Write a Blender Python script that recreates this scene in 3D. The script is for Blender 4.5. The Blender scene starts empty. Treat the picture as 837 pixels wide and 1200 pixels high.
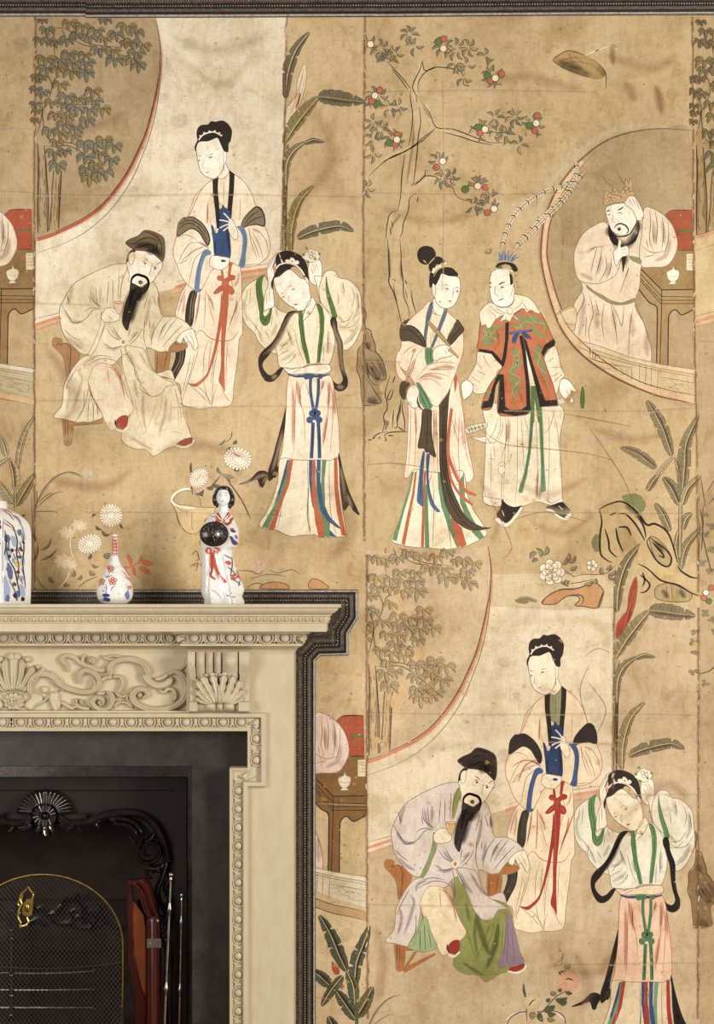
import bpy, bmesh, math, random
from mathutils import Vector, Matrix
from mathutils.geometry import tessellate_polygon
random.seed(7)
PI = math.pi
U = 0.002            # metres per photo pixel on the papered wall
D = 4.5              # camera to wall
CX, CY = 418.5, 706.0
ZC = 1.454           # eye height, level with the mantel shelf
COL = bpy.context.scene.collection

def P(px, py, d=0.0):
    """point standing d metres in front of the wall"""
    k = 1 - d / D
    return Vector(((px - CX) * U * k, -d, ZC + (CY - py) * U * k))

def lin(c):
    out = []
    for v in c[:3]:
        v = v / 255.0
        out.append(v / 12.92 if v <= 0.04045 else ((v + 0.055) / 1.055) ** 2.4)
    return tuple(out)

# ------------------------------------------------------------------ materials
def new_mat(name):
    m = bpy.data.materials.new(name); m.use_nodes = True
    nt = m.node_tree; nt.nodes.clear()
    out = nt.nodes.new('ShaderNodeOutputMaterial')
    bs = nt.nodes.new('ShaderNodeBsdfPrincipled')
    nt.links.new(bs.outputs[0], out.inputs[0])
    return m, nt, bs, out

def N(nt, t, **kw):
    n = nt.nodes.new(t)
    for k, v in kw.items():
        if k in n.inputs: n.inputs[k].default_value = v
        else: setattr(n, k, v)
    return n

def mixcol(nt, a, b, fac, blend='MIX'):
    n = nt.nodes.new('ShaderNodeMix'); n.data_type = 'RGBA'; n.blend_type = blend
    for sock, v in ((n.inputs[0], fac), (n.inputs[6], a), (n.inputs[7], b)):
        if isinstance(v, bpy.types.NodeSocket): nt.links.new(v, sock)
        elif isinstance(v, tuple): sock.default_value = (*v[:3], 1)
        else: sock.default_value = v
    return n.outputs[2]

def ramp(nt, val, stops):
    r = nt.nodes.new('ShaderNodeValToRGB')
    while len(r.color_ramp.elements) > len(stops): r.color_ramp.elements.remove(r.color_ramp.elements[-1])
    while len(r.color_ramp.elements) < len(stops): r.color_ramp.elements.new(0.5)
    for e, (p, c) in zip(r.color_ramp.elements, stops):
        e.position = p; e.color = (c, c, c, 1) if isinstance(c, (int, float)) else (*c, 1)
    nt.links.new(val, r.inputs[0]); return r.outputs[0]

def noise(nt, vec, scale, detail=4, rough=0.6, stretch=None, dist=0.0):
    if stretch:
        mp = nt.nodes.new('ShaderNodeMapping'); mp.inputs['Scale'].default_value = stretch
        nt.links.new(vec, mp.inputs[0]); vec = mp.outputs[0]
    n = N(nt, 'ShaderNodeTexNoise', Scale=scale, Detail=detail, Roughness=rough, Distortion=dist)
    nt.links.new(vec, n.inputs['Vector']); return n.outputs['Fac']

def paper_material():
    m, nt, bs, out = new_mat('painted_paper')
    tc = nt.nodes.new('ShaderNodeTexCoord').outputs['Object']
    at = nt.nodes.new('ShaderNodeAttribute'); at.attribute_name = 'Paint'
    hs = N(nt, 'ShaderNodeHueSaturation', Saturation=0.96, Value=1.37); nt.links.new(at.outputs['Color'], hs.inputs['Color']); c = hs.outputs[0]
    # cloudy ageing, brown stains, rubbed pale wear, weave of the canvas backing, foxing
    f = noise(nt, tc, 2.2, 5, 0.62)
    c = mixcol(nt, c, (0.80, 0.77, 0.72), ramp(nt, f, [(0.40, 0.0), (0.66, 0.8)]), 'MULTIPLY')
    f = noise(nt, tc, 9.0, 6, 0.7, dist=0.6)
    c = mixcol(nt, c, (0.80, 0.735, 0.64), ramp(nt, f, [(0.48, 0.0), (0.66, 0.7)]), 'MULTIPLY')
    f = noise(nt, tc, 26.0, 5, 0.75, dist=1.0)
    c = mixcol(nt, c, (0.77, 0.70, 0.60), ramp(nt, f, [(0.52, 0.0), (0.68, 0.6)]), 'MULTIPLY')
    f = noise(nt, tc, 60.0, 4, 0.7, stretch=(1, 1, 0.45))
    c = mixcol(nt, c, (0.84, 0.80, 0.73), ramp(nt, f, [(0.42, 0.0), (0.75, 0.55)]), 'MULTIPLY')
    f = noise(nt, tc, 7.0, 6, 0.72, stretch=(1, 1, 0.7))
    c = mixcol(nt, c, lin((226, 206, 168)), ramp(nt, f, [(0.60, 0.0), (0.78, 0.30)]))
    f = noise(nt, tc, 420.0, 2, 0.6, stretch=(0.25, 1, 1))
    c = mixcol(nt, c, (0.84, 0.80, 0.74), ramp(nt, f, [(0.45, 0.0), (0.75, 0.6)]), 'MULTIPLY')
    f = noise(nt, tc, 420.0, 2, 0.6, stretch=(1, 1, 0.25))
    c = mixcol(nt, c, (0.86, 0.82, 0.76), ramp(nt, f, [(0.45, 0.0), (0.75, 0.5)]), 'MULTIPLY')
    f = noise(nt, tc, 85.0, 3, 0.8)
    c = mixcol(nt, c, (0.55, 0.42, 0.28), ramp(nt, f, [(0.69, 0.0), (0.76, 0.7)]), 'MULTIPLY')
    f = noise(nt, tc, 4.5, 8, 0.78, dist=0.3)
    c = mixcol(nt, c, (0.74, 0.70, 0.63), ramp(nt, f, [(0.46, 0.0), (0.64, 0.55)]), 'MULTIPLY')
    f = noise(nt, tc, 38.0, 5, 0.8, stretch=(1.6, 1, 0.35))
    c = mixcol(nt, c, (0.76, 0.70, 0.61), ramp(nt, f, [(0.50, 0.0), (0.66, 0.5)]), 'MULTIPLY')
    # flaked specks where the paint has gone down to raw paper
    f = noise(nt, tc, 150.0, 3, 0.75, stretch=(0.5, 1, 1))
    c = mixcol(nt, c, lin((216, 192, 150)), ramp(nt, f, [(0.69, 0.0), (0.74, 0.55)]))
    nt.links.new(c, bs.inputs['Base Color'])
    bs.inputs['Roughness'].default_value = 0.82
    bs.inputs['Specular IOR Level'].default_value = 0.12
    bn = noise(nt, tc, 300, 3, 0.6)
    bp = N(nt, 'ShaderNodeBump', Strength=0.12, Distance=0.001); nt.links.new(bn, bp.inputs['Height'])
    nt.links.new(bp.outputs[0], bs.inputs['Normal'])
    tr = nt.nodes.new('ShaderNodeBsdfTransparent'); mx = nt.nodes.new('ShaderNodeMixShader')
    nt.links.new(at.outputs['Alpha'], mx.inputs[0]); nt.links.new(tr.outputs[0], mx.inputs[1]); nt.links.new(bs.outputs[0], mx.inputs[2])
    nt.links.new(mx.outputs[0], out.inputs[0])
    return m

def simple(name, col, rough=0.5, metal=0.0, spec=0.5, var=None, scale=8, vs=None, bump=0, bscale=100, coat=0):
    m, nt, bs, out = new_mat(name)
    tc = nt.nodes.new('ShaderNodeTexCoord').outputs['Object']
    c = lin(col)
    if var:
        f = noise(nt, tc, scale, 6, 0.65, stretch=vs)
        o = mixcol(nt, c, lin(var), ramp(nt, f, [(0.38, 0.0), (0.68, 1.0)]))
        nt.links.new(o, bs.inputs['Base Color'])
    else: bs.inputs['Base Color'].default_value = (*c, 1)
    bs.inputs['Roughness'].default_value = rough; bs.inputs['Metallic'].default_value = metal
    bs.inputs['Specular IOR Level'].default_value = spec; bs.inputs['Coat Weight'].default_value = coat
    if bump:
        bn = noise(nt, tc, bscale, 4, 0.6)
        bp = N(nt, 'ShaderNodeBump', Strength=bump, Distance=0.002); nt.links.new(bn, bp.inputs['Height'])
        nt.links.new(bp.outputs[0], bs.inputs['Normal'])
    return m

def glaze_material():
    m, nt, bs, out = new_mat('enamel_on_glaze')
    at = nt.nodes.new('ShaderNodeAttribute'); at.attribute_name = 'Paint'
    nt.links.new(at.outputs['Color'], bs.inputs['Base Color'])
    bs.inputs['Roughness'].default_value = 0.16; bs.inputs['Coat Weight'].default_value = 0.4
    return m

M = dict(
    paper=paper_material(), glaze=glaze_material(),
    plaster=simple('wall_plaster', (190, 172, 138), 0.9, var=(176, 156, 120), scale=3),
    floor=simple('oak_boards', (96, 68, 44), 0.5, var=(70, 48, 30), scale=6, vs=(1, 12, 1)),
    stonepaint=simple('drab_painted_wood', (202, 188, 157), 0.5, var=(193, 178, 144), scale=14, vs=(3, 3, 1), bump=0.05, bscale=160, spec=0.3),
    carved=simple('carved_painted_wood', (200, 187, 158), 0.42, var=(184, 169, 137), scale=20, spec=0.35),
    slip=simple('dark_fossil_marble', (58, 51, 45), 0.42, spec=0.35, var=(36, 31, 27), scale=22, bump=0.1, bscale=60),
    ironback=simple('brown_iron_back', (66, 52, 42), 0.7, spec=0.2, var=(44, 35, 29), scale=8),
    iron=simple('blackleaded_iron', (64, 57, 53), 0.2, metal=0.8, var=(90, 82, 76), scale=30, coat=0.5, bump=0.08, bscale=90),
    ironflat=simple('brown_black_plate', (42, 31, 25), 0.5, spec=0.2, var=(28, 21, 17), scale=6, bump=0.1),
    brick=simple('sooty_fireback', (42, 35, 31), 0.8, var=(28, 24, 22), scale=10, bump=0.3, bscale=40),
    brass=simple('brass', (176, 146, 76), 0.3, metal=1.0, var=(130, 104, 52), scale=60),
    wire=simple('dark_wire', (58, 53, 47), 0.4, metal=0.6),
    steel=simple('polished_steel', (176, 164, 146), 0.3, metal=1.0, var=(130, 118, 104), scale=40),
    mahog=simple('polished_mahogany', (74, 23, 13), 0.24, var=(46, 15, 9), scale=18, vs=(4, 4, .4), coat=0.1, spec=0.35),
    silk=simple('orange_brown_silk', (150, 74, 36), 0.75, spec=0.2, var=(118, 62, 34), scale=12),
    ebony=simple('ebonised_gilt_fillet', (88, 74, 60), 0.42, var=(30, 26, 23), scale=110, bump=0.6, bscale=300),
    ebonydark=simple('black_fillet_groove', (26, 22, 20), 0.4, var=(44, 36, 30), scale=120),
    silver=simple('worn_silvered_bead', (200, 194, 180), 0.35, metal=0.1, var=(140, 131, 118), scale=120),
    bead=simple('tarnished_bead', (168, 154, 130), 0.38, metal=0.2, var=(78, 68, 56), scale=90),
    porcelain=simple('white_porcelain', (236, 234, 226), 0.12, var=(228, 226, 214), scale=15, coat=0.5),
    bisque=simple('cool_white_face_glaze', (232, 233, 230), 0.2, coat=0.3),
    lacquer=simple('black_brown_glaze', (40, 30, 26), 0.12, var=(26, 20, 18), scale=60, coat=0.6, bump=0.5, bscale=260),
    hairblack=simple('black_enamel_hair', (24, 18, 22), 0.2, coat=0.5),
    canvas=simple('ceiling_white', (225, 220, 208), 0.9, var=(216, 210, 196), scale=2),
)

# ------------------------------------------------------------------ objects
def link(o, parent=None):
    COL.objects.link(o)
    if parent is not None: o.parent = parent
    return o

def mesh_obj(name, verts, faces, mat, parent=None, smooth=False, cols=None, bevel=0):
    org = Vector((0, 0, 0)); q = parent
    while q is not None: org += q.location; q = q.parent
    me = bpy.data.meshes.new(name); me.from_pydata([(v[0] - org.x, v[1] - org.y, v[2] - org.z) for v in verts], [], faces)
    me.materials.append(mat)
    if smooth: me.polygons.foreach_set('use_smooth', [True] * len(me.polygons))
    if cols is not None:
        a = me.color_attributes.new('Paint', 'FLOAT_COLOR', 'POINT')
        flat = [x for c in cols for x in c]; a.data.foreach_set('color', flat)
    me.update(); o = bpy.data.objects.new(name, me); link(o, parent)
    if not cols:
        bm = bmesh.new(); bm.from_mesh(me); bmesh.ops.recalc_face_normals(bm, faces=bm.faces); bm.to_mesh(me); bm.free()
    if bevel:
        b = o.modifiers.new('bevel', 'BEVEL'); b.width = bevel; b.segments = 2; b.limit_method = 'ANGLE'
    return o

def tag(o, label=None, cat=None, group=None, kind=None):
    for k, v in (('label', label), ('category', cat), ('group', group), ('kind', kind)):
        if v: o[k] = v
    return o

def empty(name, loc, label, cat, group=None):
    o = bpy.data.objects.new(name, None); o.location = loc; o.empty_display_size = 0.05
    link(o); return tag(o, label, cat, group)

class MB:
    """collects shapes for one mesh (world coordinates)"""
    def __init__(s): s.v = []; s.f = []; s.c = []
    def add(s, v, f, col=None):
        n = len(s.v); s.v += [Vector(p) for p in v]; s.f += [tuple(i + n for i in q) for q in f]
        if col: s.c += [col] * len(v)
    def box(s, a, b):
        (x0, y0, z0), (x1, y1, z1) = a, b
        s.add([(x0, y0, z0), (x1, y0, z0), (x1, y1, z0), (x0, y1, z0), (x0, y0, z1), (x1, y0, z1), (x1, y1, z1), (x0, y1, z1)],
              [(0, 3, 2, 1), (4, 5, 6, 7), (0, 1, 5, 4), (1, 2, 6, 5), (2, 3, 7, 6), (3, 0, 4, 7)])
    def ball(s, c, r, nu=8, nv=5, half=False):
        c = Vector(c); rr = r if isinstance(r, (tuple, list)) else (r, r, r)
        vs = []; fs = []
        for i in range(nv + 1):
            th = PI * i / nv
            for j in range(nu):
                ph = 2 * PI * j / nu
                vs.append(c + Vector((rr[0] * math.sin(th) * math.cos(ph), rr[1] * math.sin(th) * math.sin(ph), rr[2] * math.cos(th))))
        for i in range(nv):
            for j in range(nu):
                fs.append((i * nu + j, i * nu + (j + 1) % nu, (i + 1) * nu + (j + 1) % nu, (i + 1) * nu + j))
        s.add(vs, fs)
    def tube(s, pts, r, n=8, caps=True):
        pts = [Vector(p) for p in pts]; m = len(pts)
        rs = r if isinstance(r, (list, tuple)) else [r] * m
        vs = []; up = None
        for i, p in enumerate(pts):
            t = (pts[min(i + 1, m - 1)] - pts[max(i - 1, 0)])
            if t.length < 1e-9: t = Vector((0, 0, 1))
            t.normalize()
            if up is None:
                up = t.orthogonal().normalized()
            up = (up - t * up.dot(t)).normalized(); w = t.cross(up)
            for k in range(n):
                a = 2 * PI * k / n; vs.append(p + (up * math.cos(a) + w * math.sin(a)) * rs[i])
        fs = [(i * n + k, i * n + (k + 1) % n, (i + 1) * n + (k + 1) % n, (i + 1) * n + k) for i in range(m - 1) for k in range(n)]
        if caps: fs += [tuple(range(n - 1, -1, -1)), tuple((m - 1) * n + k for k in range(n))]
        s.add(vs, fs)
    def grid(s, rows, closed=False):
        n = len(rows[0]); vs = [p for r in rows for p in r]; fs = []
        for i in range(len(rows) - 1):
            for k in range(n if closed else n - 1):
                fs.append((i * n + k, i * n + (k + 1) % n, (i + 1) * n + (k + 1) % n, (i + 1) * n + k))
        s.add(vs, fs)
    def ngon(s, pts): s.add(pts, [tuple(range(len(pts)))])
    def obj(s, name, mat, parent=None, smooth=False, bevel=0):
        o = mesh_obj(name, s.v, s.f, mat, parent, smooth, s.c if s.c and len(s.c) == len(s.v) else None, bevel)
        if smooth == 'auto' or smooth is True:
            try:
                md = None
                for p in o.data.polygons: p.use_smooth = True
                bm = bmesh.new(); bm.from_mesh(o.data)
                for e in bm.edges:
                    if len(e.link_faces) == 2 and e.calc_face_angle(0) > math.radians(42): e.smooth = False
                bm.to_mesh(o.data); bm.free()
            except Exception: pass
        return o

def crom(pts, closed=False, step=None, n=6):
    """smooth curve through the points; a repeated point makes a corner"""
    m = len(pts)
    if m < 3: return [Vector(p) for p in pts]
    pts = [Vector(p) for p in pts]; out = []
    rng = range(m) if closed else range(m - 1)
    for i in rng:
        if closed: a, b, c, d = pts[i - 1], pts[i], pts[(i + 1) % m], pts[(i + 2) % m]
        else: a, b, c, d = pts[max(i - 1, 0)], pts[i], pts[i + 1], pts[min(i + 2, m - 1)]
        L = (c - b).length
        if L < 1e-9: continue
        # limit overshoot of uneven spacing
        m1 = (c - a) * 0.5; m2 = (d - b) * 0.5
        for mm in (m1, m2):
            if mm.length > L * 1.15: mm *= L * 1.15 / mm.length
        k = n if step is None else max(1, min(14, int(L / step)))
        for j in range(k):
            t = j / k; t2 = t * t; t3 = t2 * t
            out.append(b * (2 * t3 - 3 * t2 + 1) + m1 * (t3 - 2 * t2 + t) + c * (3 * t2 - 2 * t3) + m2 * (t3 - t2))
    if not closed: out.append(pts[-1])
    return out

# ------------------------------------------------------------------ painting
LAYER = [0]
DL = 2.5e-6
PAL = dict(k=(60, 52, 45), kk=(50, 44, 39), ol=(138, 118, 94), od=(94, 78, 62), w=(238, 231, 214), c=(224, 212, 184), c2=(214, 196, 160),
           rd=(182, 98, 66), rs=(186, 112, 84), bl=(58, 78, 116), cb=(104, 128, 160), g=(112, 130, 86), gg=(126, 156, 116), gb=(90, 124, 104),
           nb=(150, 104, 66), tan=(196, 170, 122), li=(214, 198, 164), pk=(222, 186, 164), ye=(206, 176, 104),
           ks=(138, 122, 92), gy=(112, 108, 84), gl=(120, 124, 88), go=(140, 134, 76), gr=(104, 112, 98))

class Paint:
    def __init__(s, off=(1, 0, 1, 0), pal=None, mapper=None, thick=1.0):
        s.v = []; s.f = []; s.c = []; s.off = off; s.T = (0, 0, 1.0); s.lay = LAYER[0]
        s.pal = dict(PAL); s.pal.update(pal or {}); s.map = mapper; s.thick = thick
        s.step()
    def step(s):
        LAYER[0] += 1; s.lay = LAYER[0]
    def col(s, c):
        al = 1.0
        if isinstance(c, str):
            if ':' in c: c, al = c.split(':'); al = float(al)
            c = s.pal[c]
        return (*lin(c), al)
    def px(s, p):
        x = s.T[0] + p[0] / s.T[2]; y = s.T[1] + p[1] / s.T[2]
        return Vector((s.off[0] * x + s.off[1], s.off[2] * y + s.off[3]))
    def w3(s, q):
        if s.map: return s.map(q[0], q[1], s.lay)
        return ((q[0] - CX) * U, -0.0012 - s.lay * DL, ZC + (CY - q[1]) * U)
    def addraw(s, pts, faces, cols):
        n = len(s.v); s.v += [s.w3(q) for q in pts]; s.c += cols; s.f += [tuple(i + n for i in f) for f in faces]
    def fill(s, pts, c, smooth=True, outline=None):
        q = [s.px(p) for p in pts]
        if smooth: q = crom(q, True, step=1.6)
        cc = s.col(c)
        if s.map:
            y0, y1 = min(v[1] for v in q), max(v[1] for v in q); h = max(.16, (y1 - y0) / 60); y = y0 + h / 2
            while y < y1:
                xs = sorted(a[0] + (y - a[1]) / (b[1] - a[1]) * (b[0] - a[0]) for a, b in zip(q, q[1:] + q[:1]) if (a[1] > y) != (b[1] > y))
                for xa, xb in zip(xs[::2], xs[1::2]):
                    n = max(1, int((xb - xa) / .7)); P0 = []
                    for i in range(n + 1):
                        x = xa + (xb - xa) * i / n; P0 += [Vector((x, y - h * .55)), Vector((x, y + h * .55))]
                    s.addraw(P0, [(2 * i, 2 * i + 1, 2 * i + 3, 2 * i + 2) for i in range(n)], [cc] * len(P0))
                y += h
            return
        tri = tessellate_polygon([[Vector((v[0], v[1], 0)) for v in q]]) if len(q) > 3 else [tuple(range(len(q)))]
        s.addraw(q, [tuple(t) for t in tri], [cc] * len(q))
        if outline:
            oc, ow = outline; s.step(); s._line(q + [q[0]], s.col(oc), ow, False)
    def _line(s, q, cc, w, taper, soft=False):
        m = len(q)
        if m < 2: return
        L = [0]
        for i in range(1, m): L.append(L[-1] + (q[i] - q[i - 1]).length)
        if L[-1] < 1e-6: return
        w *= s.thick
        P0 = []; C0 = []; F0 = []
        k = 3 if soft else 2
        for i in range(m):
            t = q[min(i + 1, m - 1)] - q[max(i - 1, 0)]
            if t.length < 1e-9: t = Vector((1, 0))
            t.normalize(); nn = Vector((-t[1], t[0]))
            u = L[i] / L[-1]
            h = w * 0.5
            if taper: h *= 0.28 + 0.72 * math.sin(PI * min(max(u, 0.0), 1.0)) ** 0.6
            if soft:
                e = (cc[0], cc[1], cc[2], 0.0)
                mid = (cc[0], cc[1], cc[2], cc[3] * (min(1, 6 * u, 6 * (1 - u)) if taper else 1))
                P0 += [q[i] + nn * h, q[i], q[i] - nn * h]; C0 += [e, mid, e]
            else: P0 += [q[i] + nn * h, q[i] - nn * h]; C0 += [cc, cc]
        for i in range(m - 1):
            for j in range(k - 1):
                F0.append((i * k + j, i * k + j + 1, (i + 1) * k + j + 1, (i + 1) * k + j))
        s.addraw(P0, F0, C0)
    def line(s, pts, c, w, taper=True, soft=False, smooth=True):
        q = [s.px(p) for p in pts]
        if smooth and len(q) > 2: q = crom(q, False, step=2.0)
        elif taper and len(q) == 2: q = [q[0].lerp(q[1], t) for t in (0, .1, .3, .5, .7, .9, 1)]
        s._line(q, s.col(c), w, taper, soft)
    def circle(s, c, r, col, outline=None, ry=None, rot=0, n=16):
        ry = ry or r; pts = []
        for k in range(n):
            a = 2 * PI * k / n; x = r * math.cos(a); y = ry * math.sin(a)
            pts.append((c[0] + x * math.cos(rot) - y * math.sin(rot), c[1] + x * math.sin(rot) + y * math.cos(rot)))
        s.fill(pts, col, False, outline)
    def run(s, text):
        for ln in text.strip().splitlines():
            ln = ln.strip()
            if not ln or ln[0] == '#': continue
            if ln[0] == 'T':
                a = ln.split()[1:]; s.T = tuple(float(x) for x in a); continue
            if ln[0] == 'N': s.step(); continue
            head, body = ln.split('|', 1); h = head.split(); op = h[0]
            for seg in body.split('/'):
                pts = [tuple(float(v) for v in t.split(',')) for t in seg.split()]
                if op in 'FP':
                    s.step(); c = h[1]; ol = None
                    if len(h) > 2: ol = (h[2], float(h[3]) if len(h) > 3 else 0.8)
                    s.fill(pts, c, op == 'F', ol)
                    if seg is body.split('/')[-1]: s.step()
                elif op == 'L':
                    if float(h[2]) > 2.5: s.step()
                    s.line(pts, h[1], float(h[2]))
                elif op == 'K': s.line(pts, h[1], float(h[2]), taper=False)
                elif op == 'S': s.line(pts, h[1], float(h[2]), taper=True, soft=True)
                elif op == 'C':
                    s.step()
                    for p in pts: s.circle(p, float(h[2]), h[1], (h[3], .7) if len(h) > 3 else None)
            if op in 'FPC': s.step()
        return s
    def obj(s, name, parent, label=None):
        s.step(); LAYER[0] += 1
        o = mesh_obj(name, s.v, s.f, M['glaze'] if s.map else M['paper'], parent, False, s.c)
        if label: o['label'] = label
        return o
    # ---- brush vocabulary
    def banana(s, spine, wl, wr, ca, cb, ink='od', rib='tan', veins=26, tear=(), pow_=0.8):
        q = crom([s.px(p) for p in spine], False, step=1.2); m = len(q)
        k = 1.0
        def side(sg, wd, rnd):
            pts = []
            for i in range(m):
                t = q[min(i + 1, m - 1)] - q[max(i - 1, 0)]; t.normalize(); nn = Vector((-t[1], t[0])) * sg
                u = i / (m - 1); h = wd * math.sin(PI * min(1, max(0.001, u ** pow_))) ** 0.62
                for tt in tear:
                    if abs(u - tt) < 0.012: h *= 0.25
                h *= 1 + 0.05 * math.sin(u * 40 + rnd)
                pts.append(q[i] + nn * h)
            return pts
        L_, R_ = side(1, wl, 0), side(-1, wr, 2)
        ca_, cb_ = s.col(ca), s.col(cb)
        s.addraw(L_ + q, [(i, i + 1, m + i + 1, m + i) for i in range(m - 1)], [ca_] * (2 * m))
        s.addraw(R_ + q, [(i, i + 1, m + i + 1, m + i) for i in range(m - 1)], [cb_] * (2 * m))
        s.step()
        ic = s.col(ink + ':.8')
        for E in (L_, R_):
            for j in range(1, veins):
                a = int(m * j / veins * 0.94); b = min(m - 1, a + max(2, m // 16))
                s._line([q[a], q[a].lerp(E[b], .5) , q[a].lerp(E[b], .96)], ic, .55, True)
            s._line(E, s.col(ink + ':.75'), .6, True)
        # dark wash beside the rib, fading outward
        s.step(); s._line([a.lerp(b, .18) for a, b in zip(q, L_)], s.col(ink + ':.75'), max(2.0, wl * .8), True, soft=True)
        s.step(); s._line(q, s.col(rib), 1.5, True)
        s.step(); s._line([a + Vector((.8, .3)) for a in q], s.col('kk:.85'), .7, True)
        s.step()
    def leafblade(s, a, b, w, c, ink='od', bend=0.15, outline=True):
        a = Vector(a); b = Vector(b); d = b - a; nn = Vector((-d[1], d[0])); 
        up = []; dn = []; sp = []
        for i in range(9):
            t = i / 8; base = a + d * t + nn * bend * math.sin(PI * t)
            h = nn.normalized() * w * .5 * math.sin(PI * t ** .85) ** .8 if 0 < t < 1 else nn * 0
            up.append(base + h); dn.append(base - h); sp.append(base)
        s.fill([tuple(p) for p in up + dn[::-1][1:-1]], c, False)
        return up, sp, dn
    def leaves(s, lst, ink='od', iw=.8, spinew=.5):
        """lst: (ax,ay,bx,by,width,col,bend) tile units; filled blades then ink on top"""
        for (ax, ay, bx, by, w, c, bd) in lst:
            s.step(); up, sp, dn = s.leafblade((ax, ay), (bx, by), w, c, bend=bd)
            s.step(); s.line([tuple(p) for p in up], ink, iw * 1.3); s.line([tuple(p) for p in dn], ink + ':.6', iw * .6)
            if spinew: s.line([tuple(p) for p in sp[1:-1]], ink, spinew)
        s.step()
    def clump(s, cx, cy, r, c, ink='od', n=5, rnd=random, down=True):
        """umbrella of drooping leaflets"""
        L = []
        a0 = rnd.uniform(-.25, .25)
        for k in range(n):
            a = (-.15 + 1.3 * k / (n - 1)) * PI + a0 - .0 if down else 2 * PI * k / n + a0
            rr = r * rnd.uniform(.8, 1.15)
            L.append((cx, cy - r * .2, cx + rr * math.cos(a), cy - r * .2 + rr * .85 * math.sin(a), r * .52, c, (.22 if math.cos(a) < 0 else -.22)))
        s.leaves(L, ink, .8, .45)
    def mum(s, cx, cy, r, c='w', ink='ol:.7', rings=4, core=None, sq=1.0, rot=0):
        s.circle((cx, cy), r * .8, c, None, ry=r * .8 * sq, rot=rot); s.step()
        for g in range(rings):
            s.step(); e_ = s.lay
            R = r * (1 - g / rings * .85); n = max(8, int(22 * (1 - g / rings * .6))); outs = []
            for k in range(n):
                a = 2 * PI * (k + .5 * (g % 2)) / n
                x, y = R * .8 * math.cos(a), R * .8 * sq * math.sin(a)
                px_, py_ = (cx + x * math.cos(rot) - y * math.sin(rot), cy + x * math.sin(rot) + y * math.cos(rot))
                s.lay = e_ + (k % 2) * 1 + (k == n - 1) * (n % 2)
                s.circle((px_, py_), R * .22, c, None, ry=R * 2.2 / n, rot=a + rot, n=9)
                o = []
                for q in range(7):
                    t = -1.6 + 3.2 * q / 6; u_, v_ = R * .22 * math.cos(t), R * 2.2 / n * math.sin(t); A = a + rot
                    o.append((px_ + u_ * math.cos(A) - v_ * math.sin(A), py_ + u_ * math.sin(A) + v_ * math.cos(A)))
                outs.append(o)
            LAYER[0] = e_ + 3; s.step()
            for o in outs: s.line(o, ink, .45)
            s.step()
        if core: s.circle((cx, cy), r * .16, core); s.step()
# ================================================================== the hand-painted paper
LOW = (1, 389, 1.036, 596.6)       # the same print pasted lower down (lady with cup band)
LOWM = (1, 389, 1.038, 596.0)
LOW3 = (1, 389.5, 1.0125, 604.7)

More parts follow.
